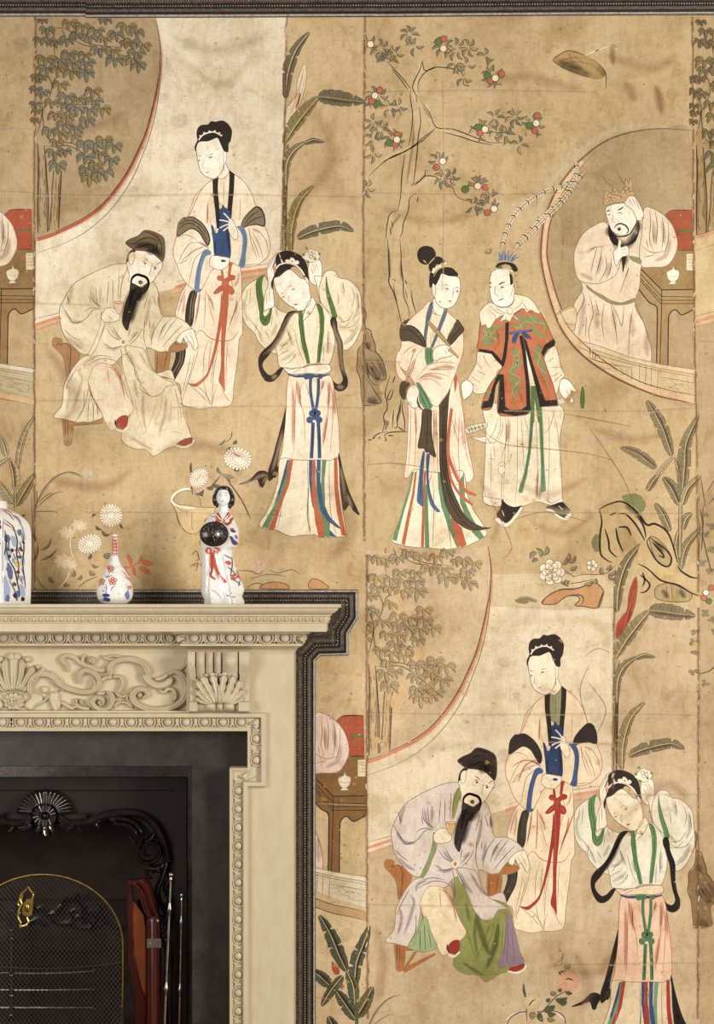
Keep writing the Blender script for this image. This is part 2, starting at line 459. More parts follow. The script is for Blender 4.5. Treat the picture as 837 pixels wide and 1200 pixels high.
LADY = '''
T 190 290 5.58
F rb ol .7 | 330,60 480,40 515,150 525,420 527,560 505,600 495,720 470,900 456,1020 390,1046 325,1045 250,1056 190,1045 130,1018 118,900 60,860 110,720 165,600 90,450 100,380 130,290 160,240 200,100
L rs .8 | 285,270 282,400 275,530 / 285,280 310,340 336,378 / 300,340 322,430 345,512 / 490,330 470,430 425,560 / 522,300 484,400 440,500 / 440,180 460,260 430,400 / 250,260 235,400 210,520
S rs:.45 4 | 158,262 125,350 100,440 / 150,300 140,400 130,450 / 505,160 495,220 470,260 / 300,300 325,360 335,420 / 490,340 485,400 478,440 / 250,290 230,420 215,500
L rs 1.1 | 222,582 235,550 265,545 290,575 330,600 400,612 450,605 480,578 500,548
L ol .7 | 300,612 275,700 268,850 / 322,615 310,720 300,850 / 372,640 340,800 325,1040 / 345,660 330,800 318,900 / 430,615 420,760 418,880 / 245,640 200,800 130,1000 / 215,690 190,800 150,930 / 270,850 290,960 325,1040 / 380,900 420,980 455,1018 / 350,930 335,980 325,1040 / 170,890 240,950 320,1030 / 200,890 270,940 322,1020 / 190,700 165,820 130,960
F k | 190,285 230,287 215,380 208,470 192,517 168,500 150,480 155,400 170,330
F k | 95,665 152,655 147,740 115,810 70,880 25,858 60,800 85,730
L ks 1.1 | 205,290 190,360 185,420 178,500 / 222,292 203,380 196,470 / 120,665 115,740 80,810 45,868 / 138,662 130,745 98,815
F rd | 437,40 465,90 455,130 445,190 430,185 436,120
F rd | 385,140 398,150 405,200 390,200
F rd | 357,200 372,182 395,190 412,205 430,190 455,178 480,188 476,210 450,218 438,225 440,245 465,262 475,292 462,310 440,305 420,285 395,285 370,300 345,308 334,300 352,275 372,255 388,245 390,222 368,218
F rd | 398,285 436,285 425,480 412,620 408,780 411,942 392,910 370,872 384,780 386,600 392,450
F rd | 390,300 412,480 390,510 365,640 330,760 300,840 262,885 215,912 168,887 215,890 262,858 298,812 335,680 365,520 382,380
L rs .6 | 400,300 402,480 390,640 / 368,200 395,215 / 350,300 390,262 / 470,300 432,262 / 412,230 412,280 / 394,225 430,228
T 190 130 5.58
F rb rs .8 | 330,450 270,500 225,580 175,690 110,760 95,820 75,900 78,960 100,1010 115,1060 160,1130 215,1172 255,1172 300,1090 330,1040 440,990 500,1015 540,1022 610,1012 670,975 700,930 705,850 670,750 640,640 612,620 590,550 540,470 472,415 440,420 370,430
L rs .7 | 300,590 300,680 298,740 / 305,690 320,740 335,790 / 512,580 510,660 506,720 / 170,690 215,560 270,500
S rs:.45 4 | 300,600 296,680 292,740 / 585,770 610,780 640,800 / 235,850 265,870 310,900 / 345,760 350,800 352,850
L ol .8 | 100,830 150,810 210,830 230,850 / 240,860 180,870 130,940 105,1000 / 270,890 210,920 150,960 120,1010 / 300,900 220,960 190,1060 175,1140 / 225,860 280,880 310,905 / 570,760 580,850 620,960 / 590,790 640,890 660,970 / 620,770 680,850 695,930 / 545,1010 620,1000
L rs .8 | 100,1000 150,985 200,915 300,880 / 560,770 600,860 640,960
F ub ol .6 | 370,440 440,400 445,640 400,625 372,600
L od .5 | 404,455 404,600 / 385,460 385,480
F w ol .7 | 366,430 400,370 410,335 436,385 440,402 400,445
P kk | 330,452 368,436 364,520 376,640 382,765 358,772 346,640 333,540
P kk | 440,388 475,414 470,520 458,640 455,700 428,642 437,520 441,440
F bl | 374,640 386,640 400,612 412,636 430,640 455,700 440,760 450,880 445,962 395,976 345,952 334,860 320,745 335,755 348,800 360,800 372,760
S kk:.5 4 | 440,700 430,800 445,950 / 345,850 350,940 / 376,660 378,750
F w ol .7 | 320,955 355,948 400,955 440,965 432,1010 395,1038 350,1035 312,1008
F bl | 383,975 400,972 420,980 405,990 388,988
F w ol .7 | 438,715 455,705 475,740 495,790 492,835 470,842 445,805 432,770
K w 1.5 | 448,720 425,690 402,668 / 442,728 405,718 375,714 / 440,740 405,752 378,766 / 445,752 420,770 400,785
F shw | 140,695 155,700 200,690 260,730 300,790 314,850 300,885 275,850 240,795 190,772 140,800 100,825 95,800 105,735
L kk 1.5 | 140,700 200,695 262,736 302,800 312,850 298,880 275,845 240,792 190,770 140,798 100,822 98,780
L kk 1.1 | 110,770 170,735 235,760 285,830 300,870 / 112,745 175,715 245,745 295,815 / 145,700 155,712
F shw | 515,755 530,710 580,655 618,625 650,635 668,680 672,755 620,745 570,752 530,768
L kk 1.5 | 515,752 535,705 585,650 622,628 664,672 670,752 622,744 570,750 530,762
L kk 1.0 | 540,745 580,690 640,650 / 545,755 600,710 665,690
F cb | 270,915 300,905 322,925 320,940 285,955 262,1025 250,1095 245,1165 262,1165 250,1185 215,1180 212,1145 225,1045 245,975
F cb | 490,755 530,760 552,800 558,860 548,940 540,1020 500,1015 510,980 524,900 526,830 512,790
L bl .6 | 520,770 540,810 545,860 535,960 / 262,945 245,1000 232,1100 / 300,920 270,930
T 190 130 5.58
F w ol .8 | 224,230 228,290 236,330 245,372 262,410 300,436 340,445 375,420 398,380 408,320 410,300 404,230 350,170 260,190
F w ol .5 | 403,265 418,262 422,300 413,348 404,342
F kk | 219,265 214,230 228,202 232,190 226,150 235,112 262,92 298,90 322,68 350,72 372,66 402,65 432,85 442,98 456,125 457,152 448,200 435,218 433,268 406,264 386,225 364,178 340,184 300,200 240,207
K w 1.5 | 240,192 262,162 300,144 345,140 392,165
C w 6 | 250,165 275,145 310,135 345,133 375,145
L ol .9 | 235,292 255,300 / 305,292 325,282 340,282
L od .9 | 235,330 243,325 250,330 / 307,315 318,305 332,308 / 240,322 252,322 / 305,306 330,298
L ol .6 | 270,330 262,372 275,378 284,372
L rs 1.3 | 283,402 296,404 312,395
L ol .5 | 405,345 405,400
'''

MAN = '''
T 60 250 4.139
F ch ol .8 | 8,640 15,605 50,610 55,632 45,640 75,630 90,650 95,740 75,790 60,700
F ch ol .9 | 88,640 140,660 130,720 110,740 88,790
L od 1.2 | 50,635 72,630 92,650 95,680 88,790 / 25,640 40,632 52,640 45,650
F ch ol .9 | 58,985 105,1000 100,1110 85,1128 65,1120 62,1080
L od .9 | 68,1000 68,1090 / 80,1000 82,1100 / 75,1100 82,1115
P ch | 100,1012 250,995 255,1018 105,1030
L od .9 | 100,1012 252,995 / 105,1030 260,1018
F ch ol .9 | 512,640 575,650 560,790 512,800
L od 1 | 516,680 512,790 / 565,670 545,760
P ug | 345,700 440,760 600,830 640,940 680,1090 640,1108 600,1128 560,1142 520,1168 490,1176 462,1146 400,1140 352,1112 342,1075 390,960 340,850
F rbm ol .8 | 375,243 300,250 200,290 115,340 78,390 45,455 40,490 52,560 70,600 110,650 150,682 188,686 150,700 110,745 78,800 62,840 52,930 12,986 60,998 118,1012 150,1014 182,1014 215,1005 250,985 200,870 215,740 300,735 350,690 400,740 470,780 520,790 570,800 600,830 580,760 505,770 462,655 530,673 580,655 620,600 690,580 655,530 600,502 545,500 530,470 520,385 495,335 440,300 400,250
F ug ol .7 | 345,690 372,690 395,720 440,780 500,800 560,800 600,815 628,880 645,980 680,1088 645,1102 605,1128 560,1142 520,1168 490,1176 462,1146 400,1140 352,1112 342,1075 380,985 400,940 370,830 350,760
F rbm ol .7 | 360,645 420,650 450,660 480,740 520,785 600,830 560,840 530,880 490,888 465,870 430,820 395,735 370,700
L ol .8 | 400,740 415,800 455,830 / 440,820 432,850 470,880 500,888 530,870 / 375,690 400,730 430,810
L ugl .8 | 405,900 415,960 450,1070 / 520,900 480,1010 450,1075 / 540,880 530,950 500,1020 / 600,850 612,900 620,1040 / 575,1020 585,900 / 625,1050 630,970 600,850 / 565,1060 600,1060 640,1070
S ugl:.5 6 | 450,860 445,960 460,1060 / 560,880 550,980 520,1080 / 380,1080 440,1120 500,1150 / 400,800 420,900
F uw ol .6 | 185,850 205,1000 150,1012 120,1008 165,930
F lg rs .6 | 215,738 250,728 300,745 335,800 370,880 402,938 395,965 370,985 310,1048 285,1050 262,1010 235,950 200,890 180,830 190,780
L rs 1 | 260,742 300,755 340,820 358,900 / 275,760 280,820 / 180,820 205,900 245,970 / 290,745 330,780 370,860
S rs:.2 4 | 190,800 190,860 225,930 260,990 / 300,760 340,830 355,890
L uc .9 | 170,740 205,720 250,705 310,715 335,740 / 190,700 240,690 300,700 / 190,880 180,950 178,1010 / 210,900 205,960 205,1005 / 160,860 158,940 130,1000 / 222,920 228,985 / 130,740 90,810 70,850
S fold:.5 6 | 120,760 150,800 130,880 100,960 / 75,820 90,880 70,960 / 160,760 170,720 220,700 / 330,700 345,760 340,800
L uc .9 | 75,385 85,430 75,440 / 50,440 85,500 110,530 150,520 / 85,525 120,535 170,510 205,470 245,465 / 160,480 190,460 240,462 / 190,370 200,420 240,455 / 215,360 225,440 / 185,400 195,440 / 250,520 220,620 190,680 / 265,540 240,600 210,670 / 60,560 90,590 125,612 / 280,330 270,440 / 330,290 325,420 / 345,290 335,410 / 300,320 300,430
S fold:.5 6 | 200,370 215,430 245,460 / 60,470 100,520 160,530 / 70,590 110,630 160,660 / 110,350 90,400 85,450 / 240,350 235,440
F cuff ol .6 | 245,480 262,490 262,530 225,640 195,690 180,686 215,610 238,540
F w ol .7 | 246,490 265,465 290,458 320,470 332,490 330,515 300,528 260,528 246,512
L ol .5 | 290,470 320,492 / 280,500 300,520
F cup ol .7 | 303,432 330,427 352,435 345,470 330,490 312,470
L rs 1.2 | 303,432 330,440 352,436
L uc .9 | 270,560 300,600 345,620 / 260,640 300,655 350,640 / 300,550 330,600 350,615 / 380,640 420,600 440,560 / 375,625 410,590 425,570 / 250,630 285,645 / 385,555 375,600 / 345,690 335,650 / 400,740 370,680 360,645
S fold:.5 6 | 290,560 320,600 350,618 / 260,650 300,660 345,645 / 390,600 420,570 / 370,660 400,720 440,770 / 420,660 470,740 510,780
L uc .9 | 455,520 450,600 462,655 / 480,520 478,560 / 545,500 510,550 490,600 485,640 / 580,510 540,560 520,620 / 610,510 570,560 540,610 / 640,540 590,590 540,650 / 495,400 510,450 / 520,400 523,460 / 470,390 450,470
S fold:.5 6 | 500,520 490,580 480,620 / 560,530 530,590 / 520,400 530,460 / 480,400 470,480 450,560
F cuff | 690,575 668,562 640,580 600,620 575,650 560,668 590,660 625,612 655,592 692,590
F ch ol .9 | 570,660 600,625 640,630 662,640 655,655 620,670 580,672
C od 11 | 610,628
C ch 7 | 610,628
F w ol .7 | 610,610 640,575 685,562 700,590 712,640 700,665 690,655 670,620 655,630 642,605 632,630 612,625
L ol .6 | 650,590 668,622 / 668,580 690,620 692,655 / 640,600 648,625
C lg 19 | 350,626
C rs:.6 8 | 350,626
L ol .6 | 335,640 350,652 368,636 / 345,615 358,620
F ug | 345,300 372,265 385,300 370,330 350,400 340,420 335,370
L od .8 | 370,268 345,330 335,400 332,420
F w ol .8 | 372,270 366,230 378,200 400,175 440,175 500,195 532,225 540,260 520,290 495,330 470,345 440,350 405,345 378,330 380,300
F w ol .6 | 375,210 386,192 402,190 402,225 395,245 380,248
F kk | 366,240 370,205 390,178 412,178 408,190 395,188 380,200 374,235
F bd:.82 | 385,340 410,345 440,358 475,330 470,370 440,400 420,420 400,470 385,520 372,570 358,560 345,530 350,480 362,430 378,390
S bd:.8 12 | 440,380 410,440 385,540 / 400,360 370,440 350,540 / 465,350 440,400 415,430
S kk:.8 14 | 395,365 395,410 380,470 / 400,360 420,370 410,400
L bd 3.2 | 388,345 392,315 415,298 440,303 462,312 473,335 468,362 450,385
L kk 1.8 | 390,350 394,318 418,300 440,304 464,316 474,340 466,372 / 375,400 370,460 356,520 / 400,420 385,480 370,555
F w | 412,346 415,326 432,318 450,327 452,342 442,351 430,354
F bd | 423,330 433,325 444,331 443,340 434,346 424,340
F rs | 428,334 434,331 440,335 434,339
L od 1.1 | 445,215 460,222 472,235 / 512,252 525,240 535,238
L kk 1 | 440,238 452,232 465,240 / 492,262 503,258 514,268
C kk 5 | 455,244 504,268
L ol .7 | 490,245 482,280 478,300 490,305
L ol .5 | 430,250 450,262 465,260
F kh od .8 | 362,145 385,125 425,108 450,85 480,85 520,100 545,120 552,160 550,210 540,235 525,222 500,200 480,188 440,182 412,180 395,172
L kk 1.2 | 362,145 400,148 440,125 480,120 515,135 / 395,172 430,165 470,150 500,158 / 500,155 495,190 / 515,140 508,200 / 450,90 500,105 530,140 540,200
S kk:.75 12 | 400,160 450,155 500,170 540,220 / 460,180 510,190
S hl:.5 8 | 420,125 460,105 500,110 / 520,150 540,170
F rdx od .7 | 318,1005 340,985 368,983 370,1020 355,1045 325,1040 318,1025
L kk 2 | 312,1000 312,1020 322,1042
K w 2.2 | 316,1048 345,1058 372,1035
F rdx od .7 | 610,1118 650,1095 685,1092 680,1110 650,1125 625,1128
K w 2 | 605,1126 650,1134 685,1118 692,1098
L bl 1.5 | 665,1090 685,1092
'''

HANDS = '''
T 270 280 5.2313
F f3 ol .8 | 205,225 165,245 110,280 75,330 70,400 75,470 100,530 150,580 165,620 205,665 240,690 300,700 380,600 390,470 330,450 290,430 270,400 265,350 240,280
L fo .8 | 105,310 95,380 / 125,300 118,400 / 110,480 170,560 190,600 / 160,520 155,570 / 210,560 240,610 / 260,470 250,540 / 275,430 290,480 / 240,330 230,390
S fold:.5 6 | 90,350 85,430 110,510 / 170,560 200,640 / 250,600 290,520
F g3 | 210,218 190,228 162,250 156,290 160,350 178,440 180,490 195,525 215,535 240,515 252,470 257,425 245,425 232,455 215,475 203,462 207,380 195,300 200,250
L g3d .9 | 175,250 180,330 195,400 195,470 212,500 240,470 250,430 / 160,260 165,350 182,460 190,510 212,525
F w ol .8 | 232,280 225,200 240,150 262,115 290,85 300,92 275,140 262,170 270,220 262,300 272,400 262,420 235,430 215,440 208,450 205,400 215,330
L ol .7 | 250,200 262,160 290,100 / 235,190 250,150 275,110 / 262,180 280,140 305,112 / 225,330 222,400 / 240,300 240,390
F kk | 258,310 250,270 270,220 282,180 278,110 305,82 350,72 400,85 440,110 470,160 482,250 470,250 452,240 430,190 385,170 365,190 300,230 270,245
K w 1.6 | 282,182 300,160 340,148 390,158 430,185 455,225
F w ol .5 | 340,140 350,125 370,128 372,115 390,120 400,135 425,142 418,155 395,160 370,150 350,155
C w 8 | 345,135 375,122 410,140 395,150
C rdx 5 | 380,138
L w 1 | 305,112 325,150 / 300,90 320,160
F w ol .8 | 268,245 300,230 365,188 430,240 470,255 485,300 492,370 470,420 430,445 400,430 350,400 300,350 275,300
L ol .8 | 310,340 325,330 / 355,300 370,285 385,290
L od 1 | 315,358 328,352 334,358 / 375,315 388,305 398,312
C kk 3 | 325,357 387,312
L ol .6 | 365,340 355,370 362,382 372,380
L rdx 1.8 | 388,400 402,404 415,398
F w ol .7 | 455,230 475,245 482,280 470,270
F w ol .7 | 482,150 495,135 545,130 562,170 560,220 545,260 525,285 490,260 478,200
L ol .7 | 500,160 520,170 515,200 / 520,145 540,190 / 495,185 510,215
F w2 ol .6 | 440,110 470,80 500,62 530,75 550,95 535,130 500,145 470,135
C g 9 | 468,58 450,98 545,92 520,122 475,140
C w2 10 ol | 490,90 510,80 515,100 495,110
F w ol .7 | 465,420 500,360 520,380 545,440 550,520 540,640 520,740 495,765 470,700 455,580 445,490
L rdx .9 | 505,500 512,580 515,680 510,760 / 480,490 495,520 500,650 / 535,480 530,600
S rs:.55 6 | 500,500 510,600 515,740 / 470,480 505,495 540,470 / 530,490 535,620 / 470,440 500,470
L ol .7 | 450,440 470,460 510,455 545,430 / 500,370 480,410 450,435
C g3d 5 | 503,493
F w ol .7 | 515,230 530,280 540,340 552,390 570,430 600,460 630,480 600,300 585,240
F f3 ol .8 | 575,215 600,195 640,200 670,240 720,250 770,290 798,340 805,420 810,520 790,580 760,640 720,680 690,680 670,640 650,600 640,500 620,460 560,400 545,300
L fo .8 | 630,215 660,240 / 690,260 700,330 / 740,290 760,350 745,420 / 780,330 790,430 / 800,470 760,530 700,545 650,540 / 740,500 700,540 660,520 / 780,560 740,620 690,650 / 760,440 720,500 660,510 / 660,330 665,400
S fold:.5 6 | 770,320 780,430 750,500 / 790,520 740,600 690,640 / 680,260 700,360 / 650,460 700,520
F g3 | 588,225 600,290 620,360 645,430 655,480 630,500 615,440 592,360 584,290
F f3 ol .8 | 400,445 350,490 300,560 275,640 290,720 300,780 340,790 420,795 480,770 540,765 600,770 625,720 640,650 640,560 618,480 560,400 530,390 500,450 470,480 440,500
L fo .8 | 300,690 330,650 355,640 / 290,720 320,700 360,680 / 390,740 400,700 / 330,770 370,750 400,700 / 395,580 420,680 450,750 / 575,640 570,760 / 600,560 595,700 / 345,540 370,620
S fold:.5 6 | 290,660 340,640 380,600 / 300,750 360,720 400,680 / 430,600 445,700 / 605,560 600,700 / 350,560 390,660
P g3 | 420,440 440,436 450,520 460,620 480,700 490,762 470,768 440,660 418,520
P g3 | 525,395 545,395 565,420 578,480 575,570 562,680 550,758 530,762 535,680 548,560 545,470
L g3d .8 | 435,440 440,540 460,660 478,765 / 545,405 562,480 558,600 542,755 / 422,450 425,540 448,660
F k3 | 430,450 405,452 370,480 340,540 310,600 275,650 240,710 200,760 205,800 240,835 270,825 300,795 325,790 300,840 260,875 215,870 180,810 172,740 195,690 250,640 290,580 320,510 350,455 390,440
S ks3:.9 8 | 390,455 350,500 310,590 260,670 210,710 / 250,855 290,835
L ks3 1.1 | 400,450 360,470 330,540 290,610 250,665 200,712
F k3 | 615,490 640,478 655,510 660,560 690,640 690,720 700,800 720,860 715,910 680,935 640,920 620,855 640,880 670,890 690,860 670,780 655,640 640,600 630,560 615,525
S ks3:.9 8 | 635,490 640,560 670,640 680,760 705,850 / 650,905 700,910
T 280 430 5.2313
F sk3 rs .9 | 310,55 420,60 550,50 575,90 600,250 615,400 612,560 560,575 500,570 440,572 340,570 300,560 250,572 265,520 278,400 290,250
L rs .8 | 355,80 345,250 340,480 325,560 / 400,90 385,110 375,200 400,300 405,450 / 370,90 380,200 / 530,80 550,150 545,300 515,500 / 560,80 575,200 575,330 560,520 / 520,90 500,160 480,230 / 410,100 430,170
S rs:.6 6 | 355,80 365,160 380,250 / 550,80 555,160 545,250 / 330,100 335,250 330,500 / 520,80 510,140 / 580,130 590,300 / 540,300 515,480
F k3 | 288,255 282,380 250,520 225,660 185,700 180,640 205,560 240,430 270,320
F k3 | 240,610 225,680 165,640 120,640 70,685 0,720 60,712 110,690 130,735 150,738 170,690
S ks3:.8 7 | 270,380 240,520 200,650 / 80,700 130,670 170,670 140,720
F k3 | 612,530 640,640 680,770 740,905 700,880 680,845 650,880 630,865 615,780 605,700
S ks3:.8 7 | 622,600 640,720 660,840 / 650,760 700,870
F skw ol .8 | 250,572 300,560 340,570 440,572 500,570 560,575 608,560 620,740 640,900 658,1035 620,1042 560,1045 500,1045 470,1030 440,1030 380,1032 330,1040 280,1025 230,1000 180,995 125,968 180,870 235,720
P gs | 295,570 310,568 285,720 245,830 180,990 140,982 210,860 255,720
P rd | 310,568 333,568 310,720 260,850 218,998 180,995 245,830 285,720
P bs | 295,575 302,570 290,660 262,740 245,800 240,770 262,700
P bs | 430,570 450,570 448,700 470,840 520,960 600,1042 560,1040 500,975 450,850 430,700
P rd | 450,570 470,570 470,700 490,850 530,980 525,1045 490,1045 470,960 448,780
P gs | 470,600 480,640 500,760 540,880 560,950 555,1045 525,1040 520,960 480,840
P gs | 510,570 537,570 525,700 530,850 560,950 540,960 500,800
P bs | 478,570 503,570 500,700 520,850 560,920 635,998 600,985 540,940 500,880 480,760
P rd | 583,560 603,560 610,740 625,860 658,1038 630,1030 600,880 585,740
L ol .8 | 555,580 555,720 565,900 600,1040 / 420,575 425,720 425,860 440,1030 / 240,985 290,700 320,590
L g 1.3 | 430,740 420,900 438,1020
L bl 3.2 | 300,45 350,58 430,55 500,58 558,45
C sb 20 | 415,58
C sb 22 | 440,55
C sb 18 | 500,55
K sb 3.6 | 440,70 440,150 455,250 460,290
K sb 3.6 | 488,70 488,140 480,220 468,290
C sb 21 | 435,325 492,325 450,285 482,285
C sb 16 | 464,310
K sb 4.2 | 455,340 452,430 445,560
K sb 4.2 | 487,340 492,430 495,560
L sbk .7 | 440,275 490,275 / 430,300 500,305 / 452,350 450,550 / 492,350 498,550
T 270 280 5.2313
F w3 ol .9 | 325,790 360,795 430,790 500,775 600,770 618,790 610,815 560,828 480,825 400,830 355,825 345,815
L fo .7 | 345,810 420,790 470,790 / 380,822 430,800
'''

BOOKLADY = '''
T 450 440 5.714
F rb rs .8 | 120,150 180,170 330,100 480,20 510,120 530,240 545,360 565,480 590,600 600,680 570,715 540,700 520,640 430,655 330,650 200,640 165,680 140,688 135,660 150,560 160,380 160,200
F skw ol .8 | 190,640 300,645 380,650 440,655 530,645 560,800 600,900 690,1050 640,1100 560,1140 500,1155 430,1165 350,1160 280,1155 200,1150 130,1138 50,1100 110,980 165,800
P gs | 185,645 203,645 175,780 130,930 85,1110 55,1098 105,960 150,800
P rd | 207,645 222,642 205,790 180,930 140,1138 118,1125 155,940 190,790
P rd | 268,645 283,645 275,900 268,1152 248,1150 256,900
P gs | 275,730 292,730 297,900 305,1155 275,1155 272,900
P gs | 360,650 380,650 400,800 440,930 510,1145 490,1155 440,1040 385,880 365,760
P rd | 445,920 480,980 520,1020 555,1135 520,1150 485,1120 460,1020
P gs | 500,720 535,650 545,850 590,950 670,1080 640,1100 590,1050 540,930 510,850
L rs .8 | 210,220 215,400 205,630 / 180,210 178,400 165,630 / 335,230 332,400 335,600 / 350,220 355,400 360,640 / 505,260 500,500 510,690 / 540,250 548,500 590,640 / 450,280 500,450 / 480,250 470,400
S rs:.4 5 | 210,220 218,400 / 340,220 345,500 / 520,300 535,500
L ol .8 | 330,700 335,900 325,1150 / 405,920 440,1060 450,1160 / 320,660 305,720
P w | 235,650 250,650 240,760 225,770
F bs2 | 262,510 275,505 268,600 262,760 265,880 240,865 220,840 232,700 245,590
F bs2 | 285,530 308,525 300,650 310,770 340,860 378,910 350,912 310,860 290,760 284,650
L sbk .7 | 265,520 250,650 240,860 / 298,530 292,700 330,860
F br | 260,230 318,230 320,330 325,440 350,545 310,530 300,515 285,520 265,490 240,492 225,480 240,400 250,330
L kk 1 | 262,240 252,340 228,470 / 290,240 290,400 280,515 / 316,240 320,400 348,540
F br | 442,80 435,160 420,300 415,480 420,600 450,740 510,880 570,960 650,1010 718,1018 690,1030 620,1040 570,1035 520,1010 460,960 410,860 380,700 372,500 375,300 372,160
L kk 1.3 | 400,140 395,300 392,500 400,650 440,820 500,940 570,1010 640,1032 / 442,90 430,200 418,400 418,560 450,740 510,880 / 372,170 374,400 380,640 420,860 / 420,120 408,300 405,520 425,720 480,870 560,970 640,1015
F rd | 470,0 488,0 486,70 475,115 470,60
F rd | 445,220 462,230 448,350 440,480 450,560 490,660 540,750 625,800 600,805 540,780 480,690 440,600 455,680 500,770 598,865 560,855 500,800 450,720 430,640 418,480 430,330
L rs .7 | 445,240 432,400 430,560 450,660 / 450,500 490,650 560,770
T 450 280 6.0
F rb rs .8 | 330,440 270,490 200,550 150,610 125,680 120,760 95,800 82,870 90,950 120,990 150,1000 170,960 210,1005 230,1060 260,1090 310,1140 370,1180 400,1150 450,1080 480,1010 525,890 545,840 560,780 558,680 540,600 500,560 455,520 440,500
L rs .8 | 130,820 165,780 220,745 / 95,860 130,920 165,930 215,770 / 110,900 165,970 200,930 230,830 280,760 / 230,770 190,850 / 225,1000 300,950 400,950 470,975 / 230,980 300,900 380,870 480,870 540,900 / 240,1000 330,985 410,1040 / 290,910 390,920 500,915 / 240,1010 290,1090 350,1150
S rs:.45 6 | 120,900 170,950 220,830 / 240,990 320,960 420,990 / 310,930 420,900 520,910 / 190,800 225,770 / 510,940 505,1060
F ub ol .6 | 345,445 440,490 430,560 400,620 340,770 300,760 305,640 320,540
L ol .6 | 330,520 400,540 / 335,500 365,540 / 330,660 330,750 / 350,600 345,700
F w ol .7 | 350,420 400,470 440,500 430,540 370,530 345,480
P bk | 325,448 348,440 340,520 315,600 300,700 298,765 278,690 290,600 300,520
P bk | 425,490 448,492 430,560 400,640 375,700 345,770 328,760 355,690 380,620 405,550
F br | 130,590 180,560 150,610 115,615 / 115,620 170,610 220,625 270,680 298,762 240,745 180,720 120,715
L kk 1.1 | 120,640 180,640 240,690 290,755 / 118,616 175,608 225,628 270,680 296,755 / 150,570 130,610
F br | 515,565 545,600 565,640 530,680 500,720 460,750 438,735 460,680 490,620
L kk 1.1 | 515,570 562,635 525,685 465,748 440,735 470,650 512,572 / 540,620 500,670 460,730
P gs | 288,768 340,762 345,800 350,870 300,890 288,840
L g3d .8 | 305,770 310,880 / 325,770 330,870
F w ol .8 | 345,790 370,760 420,745 460,755 480,780 490,810 450,830 400,840 365,860 345,840
L ol .6 | 440,765 460,790 / 425,780 445,810 / 455,760 480,775
P wd | 310,582 322,575 380,640 450,720 470,755 455,762 420,725 350,650 312,605
P wd | 455,770 475,770 530,830 520,842 490,815 450,790
L od .6 | 312,600 380,680 450,755 / 322,578 400,660 470,750 / 380,640 365,652
F w ol .8 | 352,350 365,440 400,480 440,490 490,470 520,420 538,350 530,280 490,260 410,235 370,290
F w ol .6 | 340,310 355,305 362,340 362,390 352,410 342,380
L ol 1 | 420,330 440,320 460,332 / 500,345 515,340 530,345
L kk 1.1 | 430,355 445,348 460,360 / 505,370 516,365 528,372
C kk 4 | 445,357 516,370
L ol .7 | 490,345 486,395 480,412 492,415
L rdx 1.6 | 450,435 465,440 480,436
F w ol .8 | 545,1020 580,995 615,1010 628,1050 610,1095 575,1125 560,1130 548,1080
F kk | 234,115 245,75 275,52 310,50 345,65 365,100 358,130 330,150 310,178 280,180 250,160
F kk | 315,190 325,155 350,130 390,125 425,150 430,170 405,165 395,180 370,180 360,200 345,205 335,235 320,220
F kk | 325,240 345,240 350,280 340,330 325,345 318,300
F kk | 340,300 350,250 380,220 420,202 460,200 500,215 522,245 520,262 460,262 415,245 405,245 385,290 362,330 352,320
L ye 1.2 | 350,265 385,212 430,196 480,200 525,245
L ye 1.2 | 360,130 340,150 315,178 / 275,150 300,170
K w 1.2 | 345,240 370,205 400,190
C w 8 | 350,215 372,200 345,232 395,188 432,172
C ye 6 | 460,160 445,172 540,280 545,300 535,265
F br | 120,1010 150,1000 185,1020 160,1060 150,1130 125,1120 108,1070
F w ol .8 | 165,1070 185,1040 215,1025 245,1060 248,1110 250,1170 210,1190 175,1160 158,1115
L ol .5 | 205,1030 212,1055
P gs | 225,1008 250,1010 300,1090 345,1175 330,1200 280,1190 245,1130 248,1080
F br | 245,1090 240,1130 265,1190 300,1205 350,1210 300,1215 250,1190 230,1140
L g3d .9 | 240,1015 290,1100 335,1190 / 255,1090 300,1190
'''

